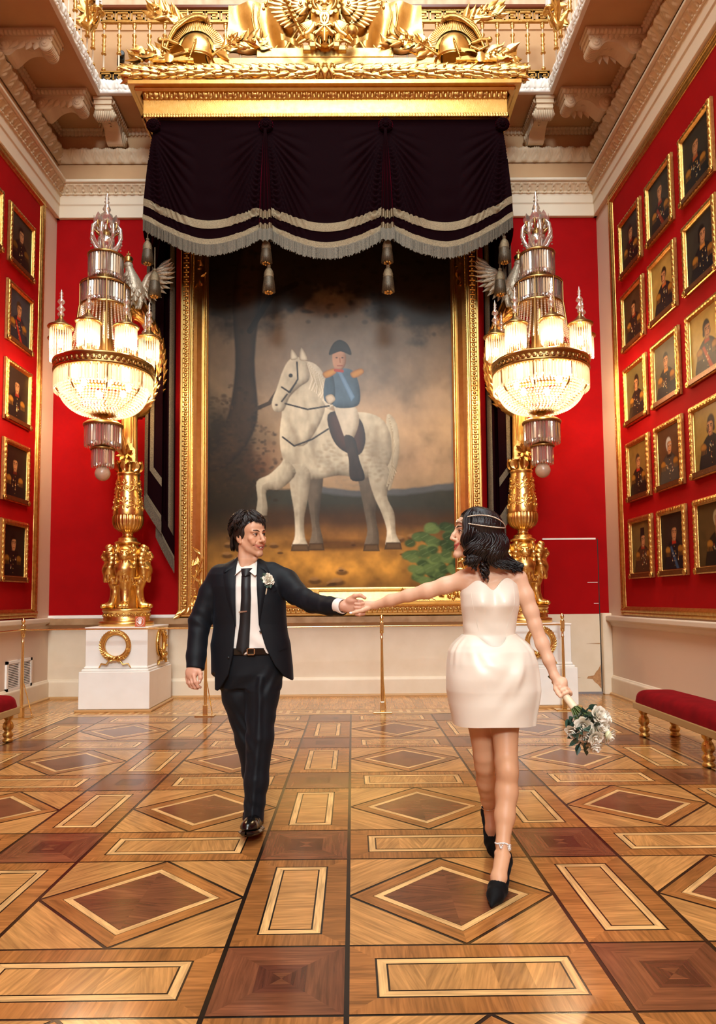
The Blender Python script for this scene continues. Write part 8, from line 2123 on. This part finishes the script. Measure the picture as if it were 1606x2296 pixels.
def skirt(th, t, off=0.):
    z0 = bas_z(th)+.012; z = z0+(.704-z0)*t
    cx, rx, ry = [np.interp(z, sk[:, 0], sk[:, i]) for i in (1, 2, 3)]
    c, s = np.cos(th), np.sin(th); p = 2/2.15
    # soft vertical pleats at the sides of the waist, one deep fold at her left side, creases
    pl = .005*np.exp(-((np.abs(c)-.86)/.12)**2)*np.cos(22*th)*np.clip(1-t*2.4, 0, 1)*np.clip(t*8, 0, 1)
    dp = -.022*np.exp(-((th-(2*PI-.30))/.075)**2)*np.clip(t*2.2-.1, 0, 1)*np.clip((1.02-t)*3, 0, 1)+.010*np.exp(-((th-(2*PI-.45))/.10)**2)*np.clip(t*2, 0, 1)
    cr = .0045*np.sin(5*c+13*t+2*np.sin(3*c))*np.exp(-((t-.60)/.30)**2)*np.clip(-s, 0, 1)+.0022*np.sin(8*c-19*t)*np.exp(-((t-.25)/.14)**2)*np.clip(-s, 0, 1)
    cr = cr+.010*np.exp(-((c-.62+.55*t)/.10)**2)*np.exp(-((t-.42)/.22)**2)*np.clip(-s, 0, 1)-.008*np.exp(-((c-.40+.75*t)/.13)**2)*np.exp(-((t-.48)/.24)**2)*np.clip(-s, 0, 1)+.008*np.exp(-((c+.62-.5*t)/.10)**2)*np.exp(-((t-.20)/.12)**2)*np.clip(-s, 0, 1)
    bulge = .012*np.clip(-s, 0, 1)*np.exp(-((t-.38)/.22)**2)-.010*np.clip(-s, 0, 1)*np.exp(-((c-.1)/.25)**2)*np.exp(-((t-.62)/.16)**2)
    r = 1+(pl+dp+cr+bulge+off)/.19
    return np.stack([cx+rx*r*np.sign(c)*np.abs(c)**p, 3.612+.004*0+ry*r*np.sign(s)*np.abs(s)**p, z+.004*np.sin(3*th)*t], -1)
P.append(skirt(ths2, 0, -.022))
for t in np.linspace(0, 1, 70): P.append(skirt(ths2, t))
P = np.array(P); b.grid(P, closed_v=True)
I = np.array([skirt(ths2, t, -.006) for t in np.linspace(.2, 1, 20)]); b.grid(I, closed_v=True, flip=True); b.grid(np.array([P[-1], I[-1]]), closed_v=True)
b.build('skirt', SATIN, woman)

# court shoes, anklets
SUEDE = mat('black_suede', srgb(5, 5, 6), .75, spec=.2, sheen=(.04, .4, (.5, .5, .6)))
def pump_field():
    f = Field((-.056, -.20, -.005), (.056, .14, .17), .0024)
    f.chain([(0, .094, .112), (0, .055, .092), (0, .0, .056), (0, -.050, .038), (0, -.100, .028), (0, -.166, .012)], [.034, .033, .036, .042, .036, .009], .015)
    f.chain([(0, .096, .105), (0, .100, .150)], [.034, .030], .012)
    f.fn((-.056, -.20, -.005), (.056, .14, .17), lambda X, Y, Z: np.where(Y > -.066+14*X*X, np.interp(Y, [-.07, -.05, .0, .05, .085, .14], [.050, .046, .060, .094, .140, .150])-Z+0*X, .05), .003, 'sub')
    f.fn((-.056, -.20, -.005), (.056, .14, .12), lambda X, Y, Z: Z-np.interp(Y, [-.2, -.06, .0, .05, .09, .14], [.001, .001, .020, .056, .074, .077])+0*X, .002, 'sub')
    f.chain([(0, .102, .080), (0, .112, .045), (0, .116, .002)], [.017, .0085, .0055], .01)
    return f
pV, pF = pump_field().surface()
yw = math.atan2(.577-.700, -(3.154-3.40))
b = MB(); b.add(pV, pF, T(.652, 3.308, .002) @ RZ(-.43)); b.build('pump', SUEDE, woman)
b = MB(); b.add(pV, pF, T(.716, 3.885, .018) @ RZ(.02) @ T(0, -.07, 0) @ RX(.30) @ T(0, .07, 0)); b.build('pump', SUEDE, woman)
def anklet(c, R, tilt, drops, d, M_=None):
    b = MB(); m0 = T(*c) @ RX(tilt[0]) @ RY(tilt[1])
    for k in range(34): a = 2*PI*k/34; b.sphere((R*math.cos(a), R*math.sin(a), .003*math.sin(3*a)), .0042, 6, 4, m0)
    if drops:
        for a0 in (-1.1, -2.2, -.5):
            for t in np.linspace(0, 1, 8): b.sphere((R*1.08*math.cos(a0+.5*t), R*1.08*math.sin(a0+.5*t), -.020*math.sin(PI*t)), .0036, 6, 4, m0)
        for t in np.linspace(0, 1, 5): b.sphere((R*1.05*math.cos(-.75), R*1.05*math.sin(-.75), -.006-.018*t), .0036, 6, 4, m0)
    return b.build('anklet', mat('pearl_beads', (.85, .83, .80), .15, .4) if 'pearl_beads' not in MATS else MATS['pearl_beads'], woman)
anklet((.681, 3.382, .192), .0335, (-.35, .15), True, 1)
b = MB()
for z, y in ((.262, 3.858), (.215, 3.885)):
    b.tube([(.708+.0+.036*math.cos(a), y+.036*math.sin(a), z+.006*math.sin(a)) for a in np.linspace(0, 2*PI, 26)], .0013, 5)
b.sphere((.674, 3.85, .272), .005, 7, 5); b.build('ankle_chain', CHROME, woman)

# ------------------------------------------------------------------ bouquet
bq = empty('bouquet', 'bouquet of white roses and eucalyptus held upside down in the woman\'s left hand', 'bouquet', (0, 0, 0))
b = MB(); b.tube([HA-hd*.025, HA, HA+hd*.06, HB, HB+hd*.012], [.0165, .0175, .018, .020, .020], 18); b.build('ribbon_handle', RIBBON, bq)
b = MB(); rr2 = random.Random(9)
for k in range(16):
    a = 2*PI*k/16; u = side*math.cos(a)+frn*math.sin(a); rI = .004+.010*(k % 3)/2
    b.tube([HA-hd*(.03+.012*(k % 3))+u*rI*.5, HA-hd*.02+u*rI*.7], .0032, 5); b.tube([HB+u*rI, HB+hd*.055+u*(rI+.018), HB+hd*.10+u*(rI+.04)], .0034, 5)
b.tube([HA-hd*.028-side*.004, HA-hd*.060-side*.012], .0045, 6)
b.build('stems', STEMM, bq)
FC = HB+hd*.135
pos = [(.0, 0, .045, .040), (.055, .01, .030, .038), (-.052, .012, .03, .036), (.015, .055, .03, .040), (-.01, -.055, .03, .038), (.07, .055, .005, .034), (-.060, .055, .0, .034), (.062, -.05, .0, .034), (-.05, -.05, .005, .033), (.10, .01, -.012, .034), (-.092, .0, -.01, .030), (.02, .095, -.008, .034), (.0, -.092, -.01, .032), (.05, .02, .075, .032), (-.02, -.02, .082, .034), (-.035, .04, .070, .030)]
for k, (u, v, w_, R) in enumerate(pos):
    c = FC+side*u+frn*v+hd*w_; d = hd*(.6+w_*8)+side*u*9+frn*v*9
    b = MB(); rose(b, c, R, 40+k, d/np.linalg.norm(d), 1.0); b.build('rose', PETAL, bq)
b = MB()
for k in range(5):
    c = FC+side*rr2.uniform(-.10, .10)+frn*rr2.uniform(-.02, .09)+hd*rr2.uniform(.02, .09); b.sphere(c, (.016, .016, .020), 10, 7)
b.build('buds', mat('green_white_bud', srgb(226, 222, 176), .5), bq)
b = MB()
for k in range(110):
    a = rr2.uniform(0, 2*PI); rr_ = rr2.uniform(.02, .10); w_ = rr2.uniform(-.085, .03)+.2*0
    if math.cos(a) > .2 and w_ > -.02: continue
    u = side*math.cos(a)+frn*math.sin(a); c = FC+u*rr_*(.55+.45*(w_+.09)/.1)+hd*w_; d = u*rr2.uniform(.5, 1)+hd*rr2.uniform(-.1, .9); x = d/np.linalg.norm(d)
    nrm = np.cross(x, rr2.choice((-1, 1))*np.cross(x, u+hd*.3)); nrm /= np.linalg.norm(nrm)+1e-9; yv = np.cross(nrm, x); mm = Matrix.Identity(4)
    for q_ in range(3): mm[q_][0], mm[q_][1], mm[q_][2], mm[q_][3] = x[q_], yv[q_], nrm[q_], c[q_]
    b.leaf(rr2.uniform(.035, .055), rr2.uniform(.026, .036), mm @ RX(rr2.uniform(-.8, .8)), curl=rr2.uniform(-.1, .25), ridge=.12, n=6)
b.build('eucalyptus', LEAFM, bq)
